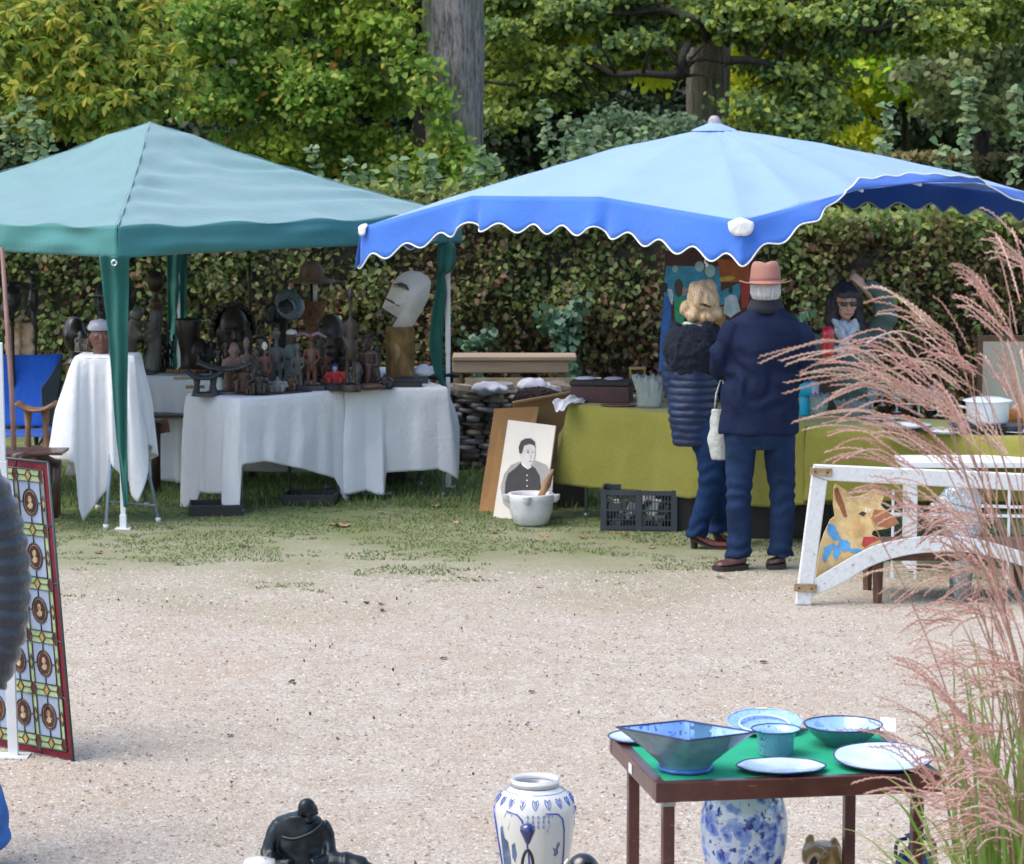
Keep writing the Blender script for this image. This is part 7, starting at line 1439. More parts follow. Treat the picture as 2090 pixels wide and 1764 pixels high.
# ---- seller seated behind the table, arm raised to her head
sy = 18.95; sl = V((P(1722, 800, sy).x, sy, 0)); seller = person('woman seller with black hair, sunglasses and patterned scarf raising her arm to her head', sl); sc3 = sy/FPX
def qx(px): return (px-1722)*sc3
def qz(py): return CAM_H-(py-274)*sc3*1.0
b = M(); HC = (qx(1722), -.05, qz(616)); r_ = .088; Tm = human_head(b, HC, r_, .12, 0); b.tube([(qx(1718), 0, qz(690)), (qx(1721), -.01, qz(645))], [.056, .050], 14)
b.loft([(qx(1722), .05, .45, .17, .13), (qx(1722), .02, .70, .14, .11), (qx(1722), 0, qz(720), .15, .10), (qx(1722), 0, qz(675), .14, .08), (qx(1722), 0, qz(668), .06, .05)], 18)
b.tube([(qx(1680), 0, qz(690)), (qx(1660), -.02, .92), (qx(1690), -.22, .80)], [.043, .038, .03], 10); hand(b, (qx(1690), -.22, .80), (.6, -.4, -.1), (0, 0, -1), .95, .8, 1)
b.tube([(qx(1772), 0, qz(690)), (qx(1806), -.02, qz(632)), (qx(1758), -.06, qz(582))], [.043, .038, .032], 10); hand(b, (qx(1758), -.06, qz(583)), (-.55, -.1, .62), (-.45, .75, -.5), .88, 1.15, 1)
for s in (-1, 1): b.tube([(qx(1722)+s*.09, .05, .48), (qx(1722)+s*.11, -.30, .46), (qx(1722)+s*.11, -.32, .06)], [.08, .06, .045], 12)
b.build('body', SKIN, seller, remesh=.0075, smit=2)
eyes(seller, Tm, r_); lips(seller, Tm, r_)
SAGE = fabric('sage_wool', (.085, .135, .125), .85, 40, .5); c1 = M()
c1.loft([(qx(1722), .05, .44, .20, .17), (qx(1722), .02, .62, .185, .15), (qx(1724), 0, qz(760), .19, .13), (qx(1726), 0, qz(700), .20, .12), (qx(1728), 0, qz(678), .17, .10), (qx(1724), 0, qz(664), .08, .07)], 30, fold=lambda a, v: 1+.03*math.sin(5*a+7*v))
c1.tube(smooth_path([(qx(1672), 0, qz(684)), (qx(1656), -.02, qz(730)), (qx(1664), -.05, .93), (qx(1686), -.19, .82)], 5), [.062, .064, .066, .068, .07, .07, .07, .068, .066, .064, .062, .06, .056, .052, .05, .05], 14)
c1.tube(smooth_path([(qx(1775), 0, qz(700)), (qx(1797), -.01, qz(665)), (qx(1803), -.03, qz(622)), (qx(1780), -.04, qz(592)), (qx(1761), -.058, qz(583))], 5), list(np.interp(range(21), [0, 5, 10, 15, 20], [.078, .086, .080, .058, .044])), 14)
so = c1.build('coat', SAGE, seller, remesh=.009, smit=4)
push(so, lambda p: .008*math.sin(30*p.z+18*p.x+6*noise.noise(p*5)))
t_ = M(); t_.loft([(qx(1722), .02, .40, .18, .15), (qx(1722), .02, .52, .18, .15)], 20)
for s in (-1, 1): t_.tube([(qx(1722)+s*.09, .05, .48), (qx(1722)+s*.11, -.30, .47), (qx(1722)+s*.11, -.31, .07)], [.095, .08, .07], 14)
t_.build('trousers', fabric('dark_trousers', (.02,.02,.03)), seller, remesh=.012)
for s in (-1, 1): shoe(seller, (qx(1722)+s*.12, -.50, 0), (qx(1722)+s*.11, -.26, 0), .08, BLK, .015, .01, .042)
h2 = M(); Tq = Tm
for c_, r3 in (((0, .03, .055), (.098, .10, .088)), ((-.075, .03, -.02), (.055, .07, .10)), ((.075, .03, -.02), (.055, .07, .10)), ((-.085, .02, -.11), (.055, .06, .09)), ((.088, .02, -.11), (.055, .06, .09)), ((-.09, .0, -.17), (.05, .05, .06)), ((.095, .0, -.18), (.055, .05, .07)), ((0, .07, -.05), (.09, .06, .13))): h2.ball(c_, r3, T=Tq)
for k in range(13): a = (k-6)/6; h2.tube([Tq @ V((a*.05, -.045, .108-.02*abs(a))), Tq @ V((a*.066, -.088, .068)), Tq @ V((a*.070, -.094, .034))], [.014, .012, .005], 6)
ho = h2.build('hair', haircol('black_hair', (.005,.004,.006), (.035,.028,.04)), seller, remesh=.0065, smit=2)
push(ho, lambda p: .007*noise.noise(V((p.x*60, p.y*60, p.z*14))))
for s in (-1, 1):
    mb = M(); mb.ball((s*.033, -.092, -.002), (.024, .010, .016), 14, 8, Tq); mb.build('sunglass_lens', simple('lens_dark', (.07,.045,.04), .08, .02, 3, bmp=0) if 'lens_dark' not in bpy.data.materials else bpy.data.materials['lens_dark'], seller, smooth=True)
mb = M(); mb.tube([Tq @ V((-.09, -.01, .005)), Tq @ V((-.066, -.085, .006)), Tq @ V((0, -.103, .008)), Tq @ V((.066, -.085, .006)), Tq @ V((.09, -.01, .005))], .0035, 6); mb.build('glasses_frame', BLK, seller, smooth=True)
SCARF = china('patterned_scarf', (.55,.62,.72), (.12,.16,.30), 70, .28, .85, .2); m_ = SCARF; s_ = M()
s_.tube(smooth_path([(qx(1722)+.088*math.cos(a), -.01+.085*math.sin(a), qz(664)+.003*math.sin(a)) for a in [k*PI/6 for k in range(13)]], 3), .040, 10); 
s_.tube(smooth_path([(qx(1698), -.09, qz(650)), (qx(1708), -.125, qz(672)), (qx(1722), -.135, qz(700)), (qx(1716), -.13, qz(722))], 5), [(.022, .03)]*5+[(.024, .034)]*11, 12); s_.tube(smooth_path([(qx(1744), -.09, qz(652)), (qx(1733), -.13, qz(674)), (qx(1716), -.145, qz(695)), (qx(1702), -.13, qz(712))], 5), [(.020, .030)]*16, 12)
so = s_.build('scarf', SCARF, seller, remesh=.006, smit=2)
push(so, lambda p: .009*math.sin(95*p.x+50*p.z+4*noise.noise(p*20)))
st_ = thing('camp_stool', 'dark folding stool under the seated seller', 'stool', sl+V((0, .05, 0))); mb = M(); mb.box((0, 0, .37), (.36, .3, .02)); mb.build('seat', BLK, st_)
for s in (-1, 1): mb = M(); mb.beam((s*.16, -.14, 0), (s*.16, .14, .36), .02); mb.build('leg', STEEL, st_); mb = M(); mb.beam((s*.14, .14, 0), (s*.14, -.14, .36), .02); mb.build('leg', STEEL, st_)
# ---- foreground person cut by the left edge
fy = 9.75; fl = V((-2.068, fy, 0)); fg = person('person in dark quilted down jacket and bright blue jeans at left edge', fl)
b = M(); human_head(b, (0, 0, 1.64), .10, PI-.6, 0); b.tube([(0, .01, 1.42), (0, 0, 1.58)], [.06, .055], 14); b.loft([(0, 0, .80, .16, .12), (0, 0, 1.0, .14, .11), (0, 0, 1.25, .17, .12), (0, 0, 1.40, .17, .09), (0, 0, 1.45, .07, .06)], 18)
for s in (-1, 1):
    b.tube([(.09, 0, .80), (.11, 0, .50), (.18, .0, .30), (.215, .02, .08)] if s > 0 else [(-.09, 0, .80), (-.10, .02, .45), (-.10, .025, .3), (-.10, .03, .08)], [.08, .06, .05, .04], 12); b.tube([(s*.19, 0, 1.38), (s*.29, .01, 1.08), (s*.25, -.02, .66)], [.05, .042, .032], 10); hand(b, (s*.25, -.02, .66), (-s*.1, -.1, -.9), (-s, 0, 0), 1, .5, s)
b.build('body', SKIN, fg, remesh=.01, smit=2)
m_, t_, b_ = newmat('slate_down_nylon'); b_.inputs['Base Color'].default_value = (.012, .020, .032, 1); b_.inputs['Roughness'].default_value = .32; b_.inputs['Sheen Weight'].default_value = .4; bump(t_, b_, tex_noise(t_, coords(t_, (1, 1, .6)), 16, 5, .6), .6, .02); DOWN = m_
cs = []; N = 120
for i in range(N+1):
    f = i/N; z_ = lerp(.58, 1.46, f); rx = float(np.interp(f, [0, .3, .6, .85, .95, 1], [.21, .215, .22, .235, .17, .09])); q = 1+.07*abs(math.sin(PI*(z_-.66)/.080))-.03; cs.append((0, 0, z_, rx*q, rx*.74*q))
c1 = M(); c1.loft(cs, 40); c1.build('jacket', DOWN, fg, smooth=True)
for s in (-1, 1):
    ar = M(); pts = smooth_path([(s*.20, 0, 1.40), (s*.265, .0, 1.28), (s*.305, .01, 1.08), (s*.30, .0, .86), (s*.25, -.03, .66)], 16); L = 0; rd = []
    for i, p in enumerate(pts): L += (p-pts[i-1]).length if i else 0; rd.append(float(np.interp(i/(len(pts)-1), [0, .25, .5, .8, 1], [.085, .090, .090, .082, .062]))*(1+.17*abs(math.sin(PI*L/.062))**.7-.10))
    ar.tube(pts, rd, 20); ar.build('sleeve', DOWN, fg, smooth=True)
mb = M(); mb.loft([(0, 0, 1.44, .10, .09), (0, 0, 1.50, .085, .085), (0, 0, 1.53, .08, .08)], 20); mb.build('collar', DOWN, fg, smooth=True)
o = jeans(fg, [(0, 0, .62, .12, .12), (0, 0, .72, .19, .14), (0, 0, .95, .18, .13)], [([(.09, 0, .78), (.10, 0, .55), (.13, .0, .40), (.22, .0, .22), (.215, .02, .08)], [.12, .10, .085, .085, .09]), ([(-.09, 0, .78), (-.10, .02, .45), (-.10, .03, .08)], [.12, .09, .09])], fabric('bright_denim', (.03, .13, .40), var=.3), vx=.010)
for s, x_ in ((1, .215), (-1, -.10)): shoe(fg, (x_+.02, -.18, 0), (x_, .06, 0), .085, BLK, .02, .008, .05)
mb = M(); mb.ball((0, .01, 1.675), (.105, .12, .10)); mb.ball((0, .03, 1.60), (.09, .09, .08)); mb.build('hair', haircol('brown_hair', (.03,.018,.01), (.11,.07,.04)), fg, remesh=.008)
# ================================================================== STAINED GLASS PANEL
sg0 = G(151, 1554); U = V((-.79, .62, 0)).normalized(); Vv = V((-.07, -.09, 1.245)); HT = Vv.length; Vn = Vv/HT
panel_t = thing('stained_glass_panel', 'tall leaning stained glass panel with red border and rows of painted oval medallions', 'window panel', (sg0.x, sg0.y, 0)); NRM = U.cross(Vn).normalized()
if NRM.y > 0: NRM = -NRM
def sg(u, v, o=0): return sg0+U*u+Vn*v+NRM*o
def glasspane(name, c, rough=.25, var=.25):
    m, t, b = newmat(name); n = tex_noise(t, coords(t), 24, 4, .7); t.links.new(ramp(t, n, [(.3, tuple(x*(1-var) for x in c)), (.7, tuple(min(1, x*(1+var)) for x in c))]), b.inputs['Base Color'])
    b.inputs['Roughness'].default_value = rough; bump(t, b, tex_noise(t, coords(t), 60, 3), .3, .004)
    tr = nd(t, 'ShaderNodeBsdfTranslucent'); tr.inputs[0].default_value = (*c, 1); mx_ = nd(t, 'ShaderNodeMixShader'); mx_.inputs[0].default_value = .25; o = t.nodes['Material Output']
    t.links.new(b.outputs[0], mx_.inputs[1]); t.links.new(tr.outputs[0], mx_.inputs[2]); t.links.new(mx_.outputs[0], o.inputs[0]); return m
GB = glasspane('blue_grey_glass', (.42, .50, .66), var=.10); GG = glasspane('green_yellow_glass', (.50, .62, .32), var=.3); GA = glasspane('amber_glass', (.62, .38, .10)); GR_ = glasspane('ruby_glass', (.22, .015, .035)); GM = glasspane('maroon_glass', (.15, .03, .02)); GC = glasspane('clear_grey_glass', (.30, .33, .28))
MED = glasspane('medallion_brown', (.085, .035, .035), var=.7); MEDC = glasspane('medallion_centre', (.42, .26, .12), var=.8); LEAD = simple('lead_came', (.06, .075, .08), .45, .2, 20, metal=.4, bmp=.1)
def pane(name, pts, mat, off=0, label=None):
    w = [sg(u_, v_, off) for u_, v_ in pts]; n = len(w); mb = M(); mb.add(w+[p-NRM*.004 for p in w], [tuple(range(n)), tuple(range(2*n-1, n-1, -1))]+[(i, n+i, n+(i+1) % n, (i+1) % n) for i in range(n)]); return mb.build(name, mat, panel_t, world=True, label=label)
def came(pts, r=.0032): mb = M(); mb.tube([sg(u_, v_, .002) for u_, v_ in pts], r, 6); return mb.build('lead_came', LEAD, panel_t, smooth=True, world=True)
NCOL, NROW = 3, 5; BW = .035; GWD = .026; CW_ = .130; CH_ = (HT-2*BW-(NROW+1)*.052)/NROW; GH = .052; PW = 2*BW+NCOL*CW_+(NCOL+1)*GWD
for k in range(4):                        # ruby border: strips with mitred corners
    q = [[(0, 0), (PW, 0), (PW-BW, BW), (BW, BW)], [(PW, 0), (PW, HT), (PW-BW, HT-BW), (PW-BW, BW)], [(PW, HT), (0, HT), (BW, HT-BW), (PW-BW, HT-BW)], [(0, HT), (0, 0), (BW, BW), (BW, HT-BW)]][k]
    nseg = 5 if k % 2 else 3
    for i in range(nseg):
        a, b_, c_, d_ = [V((x_, y_)) for x_, y_ in q]; f0, f1 = i/nseg, (i+1)/nseg; pane('border_glass', [tuple(a.lerp(b_, f0)), tuple(a.lerp(b_, f1)), tuple(d_.lerp(c_, f1)), tuple(d_.lerp(c_, f0))], GR_)
        if i: came([tuple(a.lerp(b_, f0)), tuple(d_.lerp(c_, f0))])
for p_ in ([(0, 0), (PW, 0)], [(PW, 0), (PW, HT)], [(PW, HT), (0, HT)], [(0, HT), (0, 0)]): came(p_, .006)
for p_ in ([(BW, BW), (PW-BW, BW)], [(PW-BW, BW), (PW-BW, HT-BW)], [(PW-BW, HT-BW), (BW, HT-BW)], [(BW, HT-BW), (BW, BW)]): came(p_, .0035)
def xs(c): return BW+GWD+c*(CW_+GWD)
def ys(r): return BW+GH+r*(CH_+GH)
def ell(cx, cy, rx, ry, n=24): return [(cx+rx*math.cos(2*PI*k/n), cy+ry*math.sin(2*PI*k/n)) for k in range(n)]
for c in range(NCOL):
    for r in range(NROW):
        x0, y0 = xs(c), ys(r); cx, cy = x0+CW_/2, y0+CH_/2; rx, ry = CW_*.33, CH_*.32
        for k in range(4):                # four blue quarters round the medallion
            a0 = k*PI/2; arc = [(cx+rx*math.cos(a0+i*PI/12), cy+ry*math.sin(a0+i*PI/12)) for i in range(7)]
            cs_ = [(x0+CW_, y0+CH_), (x0, y0+CH_), (x0, y0), (x0+CW_, y0)][k]; m0 = [(x0+CW_, cy), (cx, y0+CH_), (x0, cy), (cx, y0)][k]; m1 = [(cx, y0+CH_), (x0, cy), (cx, y0), (x0+CW_, cy)][k]
            pane('glass_pane', [m0]+arc+[m1, cs_], GB)
        pane('medallion', ell(cx, cy, rx, ry), MED, .001); pane('medallion_ring', ell(cx, cy, rx*.86, ry*.88), MEDC, .002); pane('medallion_field', ell(cx, cy, rx*.78, ry*.81), MED, .003)
        ct = pane('medallion_motif', [(cx-rx*.12, cy+ry*.5), (cx+rx*.16, cy+ry*.46), (cx+rx*.28, cy+ry*.12), (cx+rx*.1, cy-ry*.02), (cx+rx*.42, cy-ry*.3), (cx+rx*.1, cy-ry*.5), (cx-rx*.25, cy-ry*.42), (cx-rx*.38, cy-ry*.1), (cx-rx*.12, cy+ry*.02), (cx-rx*.28, cy+ry*.2)], glasspane('motif_a', (.55,.42,.25), var=.7) if 'motif_a' not in bpy.data.materials else bpy.data.materials['motif_a'], .004)
        came([(p_[0], p_[1]) for p_ in ell(cx, cy, rx, ry)]+[(cx+rx, cy)], .003)
        for p_ in ([(cx, y0), (cx, cy-ry)], [(cx, cy+ry), (cx, y0+CH_)], [(x0, cy), (cx-rx, cy)], [(cx+rx, cy), (x0+CW_, cy)], [(x0, y0), (x0+CW_, y0), (x0+CW_, y0+CH_), (x0, y0+CH_), (x0, y0)]): came(p_)
    for r in range(NROW+1):               # green strips with an amber diamond
        x0, y0 = xs(c), ys(r)-GH; cx, cy = x0+CW_/2, y0+GH/2
        pane('green_pane', [(x0, y0), (x0+CW_, y0), (x0+CW_, cy), (x0, cy)], GG); pane('green_pane', [(x0, cy), (x0+CW_, cy), (x0+CW_, y0+GH), (x0, y0+GH)], GG)
        dd = [(cx-.018, cy), (cx, cy-GH*.48), (cx+.018, cy), (cx, cy+GH*.48)]; pane('amber_diamond', dd, GA, .002); came(dd+[dd[0]]); came([(x0, cy), (cx-.018, cy)], .0025); came([(cx+.018, cy), (x0+CW_, cy)], .0025)
for c in range(NCOL+1):
    x0 = xs(c)-GWD
    for r in range(NROW):
        y0 = ys(r); cy = y0+CH_/2; cx = x0+GWD/2
        pane('green_pane', [(x0, y0), (x0+GWD, y0), (x0+GWD, cy), (x0, cy)], GC if r == NROW-1 else GG); pane('green_pane', [(x0, cy), (x0+GWD, cy), (x0+GWD, y0+CH_), (x0, y0+CH_)], GC if r == NROW-1 else GG)
        dd = [(cx-.011, cy), (cx, cy-.030), (cx+.011, cy), (cx, cy+.030)]; pane('amber_diamond', dd, GA, .002); came(dd+[dd[0]])
    for r in range(NROW+1):
        y0 = ys(r)-GH; pane('green_pane', [(x0, y0), (x0+GWD, y0), (x0+GWD, y0+GH), (x0, y0+GH)], GG); cx, cy = x0+GWD/2, y0+GH/2
        dd = [(cx-.016, cy), (cx-.006, cy-.026), (cx+.006, cy-.026), (cx+.016, cy), (cx+.006, cy+.026), (cx-.006, cy+.026)]; pane('maroon_diamond', dd, GM, .002); came(dd+[dd[0]])

# ================================================================== FOREGROUND CARD TABLE WITH CHINA
ZC = .72; FL = G(1339, 1599, ZC); FRt = G(1923, 1577, ZC); LBk = G(1239, 1499, ZC)
u = (FRt-FL).normalized(); Lu = (FRt-FL).length; vdir = V((-u.y, u.x, 0)); Lv = (LBk-FL).length
TT = Matrix(((u.x, vdir.x, 0, FL.x), (u.y, vdir.y, 0, FL.y), (0, 0, 1, 0), (0, 0, 0, 1)))
ct = thing('card_table', 'folding card table with green felt top and dark red brown frame in the foreground', 'table', (FL.x, FL.y, 0), math.atan2(u.y, u.x))
MAH = simple('red_brown_varnish', (.075, .022, .020), .32, .3, 9, bmp=.15, bsc=50, coat=.2)
m_, t_, b_ = MAH, MAH.node_tree, MAH.node_tree.nodes['Principled BSDF']; t_.links.new(mixc(t_, ramp(t_, tex_noise(t_, coords(t_, (.35, .35, 2)), 34, 7, .75), [(.60, (0,0,0)), (.68, (.8,.8,.8))]), ramp(t_, tex_noise(t_, coords(t_), 9), [(.3, (.05,.014,.013)), (.7, (.10,.03,.026))]), (.28, .15, .11)), b_.inputs['Base Color']); FELTG = simple('green_felt', (.004, .30, .155), .95, .10, 12, bmp=.2, bsc=200)
sh = V(((LBk-FL).dot(u), (LBk-FL).dot(vdir), 0))          # left edge as measured
Lv = sh.y; AP_ = .058
mb = M(); mb.box((Lu/2, Lv/2, ZC-.009), (Lu-.06, Lv-.06, .012)); mb.build('felt_top', FELTG, ct)
for nm, c_, d_ in (('frame_rail', (Lu/2, .016, ZC-AP_/2), (Lu, .032, AP_)), ('frame_rail', (Lu/2, Lv-.016, ZC-AP_/2), (Lu, .032, AP_)), ('frame_rail', (.016, Lv/2, ZC-AP_/2), (.032, Lv-.066, AP_-.001)), ('frame_rail', (Lu-.016, Lv/2, ZC-AP_/2), (.032, Lv-.066, AP_-.001))):
    mb = M(); mb.box(c_, d_); mb.build(nm, MAH, ct, bevel=.003)
for x_, y_, col in ((.045, .045, 1), (Lu-.06, .045, 1), (.05, Lv-.12, 0), (Lu-.11, Lv-.10, 0)):
    mb = M(); mb.box((x_, y_, (ZC-AP_)/2), (.034, .034, ZC-AP_-.004)); l = mb.build('leg', MAH, ct, bevel=.003)
    if col: mb = M(); mb.box((x_, y_, ZC-AP_-.010), (.038, .038, .016)); q = mb.build('collar', STEEL, ct, bevel=.001); q.parent = l
mb = M(); mb.box((-.002, Lv*.52, ZC-.035), (.002, .040, .028)); mb.build('price_sticker', simple('sticker_white', (.7,.72,.74), .6, .03), ct)
def onC(px, py, z=ZC): q = G(px, py, z); return V((q.x, q.y, z-.002))
BW_ = china('blue_floral_glaze', (.34, .52, .84), (.05, .16, .58), 22, .33, .12, .25); BWO = simple('blue_grey_glaze', (.10, .20, .27), .25, .35, 9, bmp=.1, coat=.4); NVR = simple('navy_rim', (.02, .035, .12), .2, .1, 5, bmp=0)
RIMB = china('blue_border_glaze', (.32, .50, .80), (.06, .20, .56), 60, .30, .12, .1); PALE = china('pale_blue_glaze', (.58, .68, .82), (.14, .30, .66), 26, .20, .12, .3)
# square bowl, corners given in the picture, on a round foot
t = thing('square_bowl', 'large square blue grey enamelled bowl with flared pointed corners and floral inside', 'bowl', onC(1399, 1570)); zb = t.location.z; hb = .128
crn = [G(*p, ZC+hb) for p in ((1258, 1484), (1405, 1511), (1543, 1494), (1396, 1470))]; cen_ = t.location+V((0, 0, hb)); cr = [c-cen_ for c in crn]
def sqring(f, n=12):
    out = []
    for k in range(4):
        for i in range(n):
            p = cr[k].lerp(cr[(k+1) % 4], i/n); rd = V((p.x, p.y, 0)).normalized()*.072; out.append(rd.lerp(V((p.x, p.y, 0)), f)+V((0, 0, 0)))
    return out
prof_o = [(0, 0), (0, .012), (.10, .030), (.45, .072), (.8, .108), (1.0, hb)]; prof_i = [(1.0, hb+.002), (.97, hb+.000), (.78, .114), (.43, .079), (.10, .040), (-.6, .034)]
def ringmesh(prof, sgn):
    vs = []; fs = []; n = 48
    for f, z_ in prof:
        for p in sqring(f): vs.append((p.x, p.y, z_))
    for i in range(len(prof)-1):
        for k in range(n): fs.append((i*n+k, i*n+(k+1) % n, (i+1)*n+(k+1) % n, (i+1)*n+k))
    fs.append(tuple(range(n)) if sgn < 0 else tuple((len(prof)-1)*n+k for k in range(n))); mb = M(); mb.add(vs, fs); return mb
ringmesh(prof_o, -1).build('outside', BWO, t, smooth=True); ringmesh(prof_i, 1).build('inside', BW_, t, auto=True)
mb = M(); mb.tube([p+V((0, 0, hb+.001)) for p in sqring(1.0)], .0028, 6, closed=True); mb.build('rim', NVR, t, smooth=True); mb = M(); mb.tube([(.075*(1+.03*math.cos(9*a))*math.cos(a), .075*(1+.03*math.cos(9*a))*math.sin(a), .008) for a in [k*PI/24 for k in range(48)]], .007, 6, closed=True); mb.build('foot', simple('blue_foot', (.03, .13, .40), .3), t, smooth=True)
def dish(label, px, py, r, h, rb, mi, mo, rim=NVR, name='bowl', cat='bowl', foot=.006, sy=1, tilt=0, z=ZC, n=56, lobes=0, nl=8, cav=1.0, rot=0):
    t = thing(name, label, cat, onC(px, py, z), rot=(tilt, 0, rot)); 
    def mk(prof, nm, mt):
        vs = []; fs = []
        for r_, z_ in prof:
            for k in range(n): a = 2*PI*k/n; q = 1+(lobes*math.cos(nl*a)*(r_/r) if r_ > rb else 0); vs.append((r_*q*math.cos(a), r_*q*sy*math.sin(a), z_))
        for i in range(len(prof)-1):
            for k in range(n): fs.append((i*n+k, i*n+(k+1) % n, (i+1)*n+(k+1) % n, (i+1)*n+k))
        mb = M(); mb.add(vs, fs); mb.build(nm, mt, t, smooth=True)
    mk([(0, 0), (rb, 0), (rb*1.02, foot), (rb+(r-rb)*.35, foot+(h-foot)*(.22 if cav else .1)), (rb+(r-rb)*.75, foot+(h-foot)*.62), (r, h)], 'outside', mo)
    mk([(r, h+.001), (rb+(r-rb)*.72, foot+(h-foot)*.62+.003), (rb+(r-rb)*.33, foot+(h-foot)*.24+.003), (rb*.9, foot+.003), (0, foot+.002)], 'inside', mi)
    if rim: mb = M(); mb.tube([(r*(1+lobes*math.cos(nl*2*PI*k/n))*math.cos(2*PI*k/n), r*sy*(1+lobes*math.cos(nl*2*PI*k/n))*math.sin(2*PI*k/n), h+.001) for k in range(n)], .0024, 6, closed=True); mb.build('rim', rim, t, smooth=True)
    return t
dish('pale blue oval plate half hidden under the left corner of the square bowl', 1294, 1510, .078, .012, .05, PALE, BWO, NVR, 'plate', 'plate', .003, 1.15)
t = dish('round plate with wide patterned blue border at the back of the card table', 1560, 1490, .116, .030, .06, RIMB, BWO, RIMB, 'plate', 'plate', .004, 1, .14); mb = M(); mb.tube([(.078*math.cos(a), .078*math.sin(a), .022) for a in [k*PI/20 for k in range(40)]], .004, 6, closed=True); mb.build('border_line', PALE, t, smooth=True)
mb = M(); mb.box((.0, .113, .032), (.035, .006, .004)); mb.build('paper_tag', simple('tag_cream', (.75,.68,.5), .7, .03), t)
# flared cup bowl
t = thing('flared_pot', 'small flared blue pot with leaf decoration standing before the bordered plate', 'pot', onC(1583, 1538)); LEAFY = china('blue_leaf_glaze', (.16, .34, .48), (.025, .09, .26), 34, .30, .15, .35)
mb = M(); mb.lathe([(0, 0), (.050, 0), (.052, .004), (.056, .055), (.062, .068), (.073, .076)], 40); mb.build('outside', LEAFY, t, smooth=True); mb = M(); mb.lathe([(.073, .077), (.060, .069), (.052, .055), (.046, .012), (0, .01)], 40); mb.build('inside', BW_, t, smooth=True); mb = M(); mb.tube([(.073*math.cos(a), .073*math.sin(a), .077) for a in [k*PI/20 for k in range(40)]], .0022, 6, closed=True); mb.build('rim', NVR, t, smooth=True)
dish('round blue floral bowl at the right rear of the card table', 1720, 1518, .119, .062, .055, BW_, BWO, NVR)
dish('flat eight sided pale plate near the front edge of the card table', 1594, 1571, .128, .014, .085, PALE, NVR, NVR, 'plate', 'plate', .003, .82, 0, lobes=.02)
dish('large oval pale platter tilted up at the right of the card table', 1802, 1556, .145, .020, .09, PALE, NVR, NVR, 'platter', 'platter', .004, .92, .10, z=ZC+.006, lobes=.012, nl=5)
t = thing('paper_card', 'small white paper card standing at the back right corner of the card table', 'card', onC(1812, 1492)); mb = M(); mb.box((0, 0, .022), (.048, .002, .046), rx=-.6, ry=.1); mb.build('card', simple('card_white', (.78,.79,.8), .7, .03), t)

# ---- vases and ornaments on the gravel
def inpic_mat(name, base, blue): return china(name, base, blue, 18, .34, .12, .3)
vq = P(1092, 1790, 9.2); t = thing('porcelain_jar', 'white porcelain jar with blue painted collar, panels and a flying bird', 'jar', (vq.x, 9.2, 0))
zr = P(1092, 1602, 9.2).z; PW_ = simple('white_glaze', (.60, .60, .57), .12, .04, 4, bmp=0, coat=.6); prof = [(0, 0), (.085, 0), (.09, .01), (.095, .06), (.112, .16), (.128, .27), (.1345, .34), (.130, .375), (.112, .402), (.088, .418), (.074, .428), (.072, .438), (.078, .452), (.081, zr), (.076, zr+.003), (.068, zr-.004), (.062, .43), (.09, .38), (.10, .3), (0, .2)]
mb = M(); mb.lathe(prof, 60); mb.build('body', PW_, t, smooth=True)
BLU = simple('cobalt_line', (.02, .055, .35), .15, .1, 6, bmp=0, coat=.5); BLL = simple('light_cobalt', (.10, .20, .55), .15, .2, 10, bmp=0, coat=.5)
def radj(z_): 
    pr = prof[:14]
    for (r0, z0), (r1, z1) in zip(pr, pr[1:]):
        if z0 <= z_ <= z1 and z1 > z0: return lerp(r0, r1, (z_-z0)/(z1-z0))
    return pr[-1][0]
def jp(a, z_, o=.0008): r_ = radj(z_)+o; return V((r_*math.sin(a), -r_*math.cos(a), z_))
def line(nm, pts, r=.0017, mat=BLU, par=None): mb = M(); mb.tube([jp(a, z_) for a, z_ in pts], r, 6, flat=.6); return mb.build(nm, mat, par or t, smooth=True)
line('painted_ring', [(k*PI/30, .432) for k in range(61)], .0018); line('painted_ring', [(k*PI/30, zr-.002) for k in range(61)], .0025, BLL); line('painted_ring', [(k*PI/30, .413) for k in range(61)], .0015, BLL)
for k in range(18):
    a = k*2*PI/18; line('painted_heart', [(a-.07, .402), (a-.09, .392), (a-.04, .378), (a, .372), (a+.04, .378), (a+.09, .392), (a+.07, .402), (a, .396), (a-.07, .402)], .0016); line('painted_heart', [(a-.03, .396), (a, .380), (a+.03, .396)], .003, BLL)
for k in range(6):
    a = k*PI/3+.09
    line('panel_outline', [(a-.88, .362), (a-.55, .356), (a-.42, .338), (a-.34, .30), (a-.27, .22), (a-.24, .12), (a-.22, .03)], .0042)
    line('panel_outline', [(a+.88-PI/3*0, .362) if False else (a+.16, .357), (a+.10, .34)], .001)
    line('panel_outline', [(a-.88, .362), (a-1.0+.30, .352), (a-.80-.04, .30)], .001)
for a0 in (.09+.38, .09-.38): pass
for k in range(14):
    a = -.22+(k % 5)*.13; z_ = .350-(k//5)*.016; line('painted_scroll', [(a, z_), (a+.03, z_+.006), (a+.05, z_), (a+.03, z_-.006), (a+.015, z_)], .0015, BLL)
def patchj(nm, poly, mat): 
    mb = M(); c = (sum(p[0] for p in poly)/len(poly), sum(p[1] for p in poly)/len(poly)); pts = []
    for i in range(len(poly)):
        for k in range(4): pts.append((lerp(poly[i][0], poly[(i+1) % len(poly)][0], k/4), lerp(poly[i][1], poly[(i+1) % len(poly)][1], k/4)))
    vs = [jp(*p, .001) for p in pts]+[jp(lerp(p[0], c[0], .5), lerp(p[1], c[1], .5), .001) for p in pts]+[jp(*c, .001)]; n = len(pts)
    mb.add(vs, [(i, (i+1) % n, n+(i+1) % n, n+i) for i in range(n)]+[(n+i, n+(i+1) % n, 2*n) for i in range(n)]); return mb.build(nm, mat, t, smooth=True)
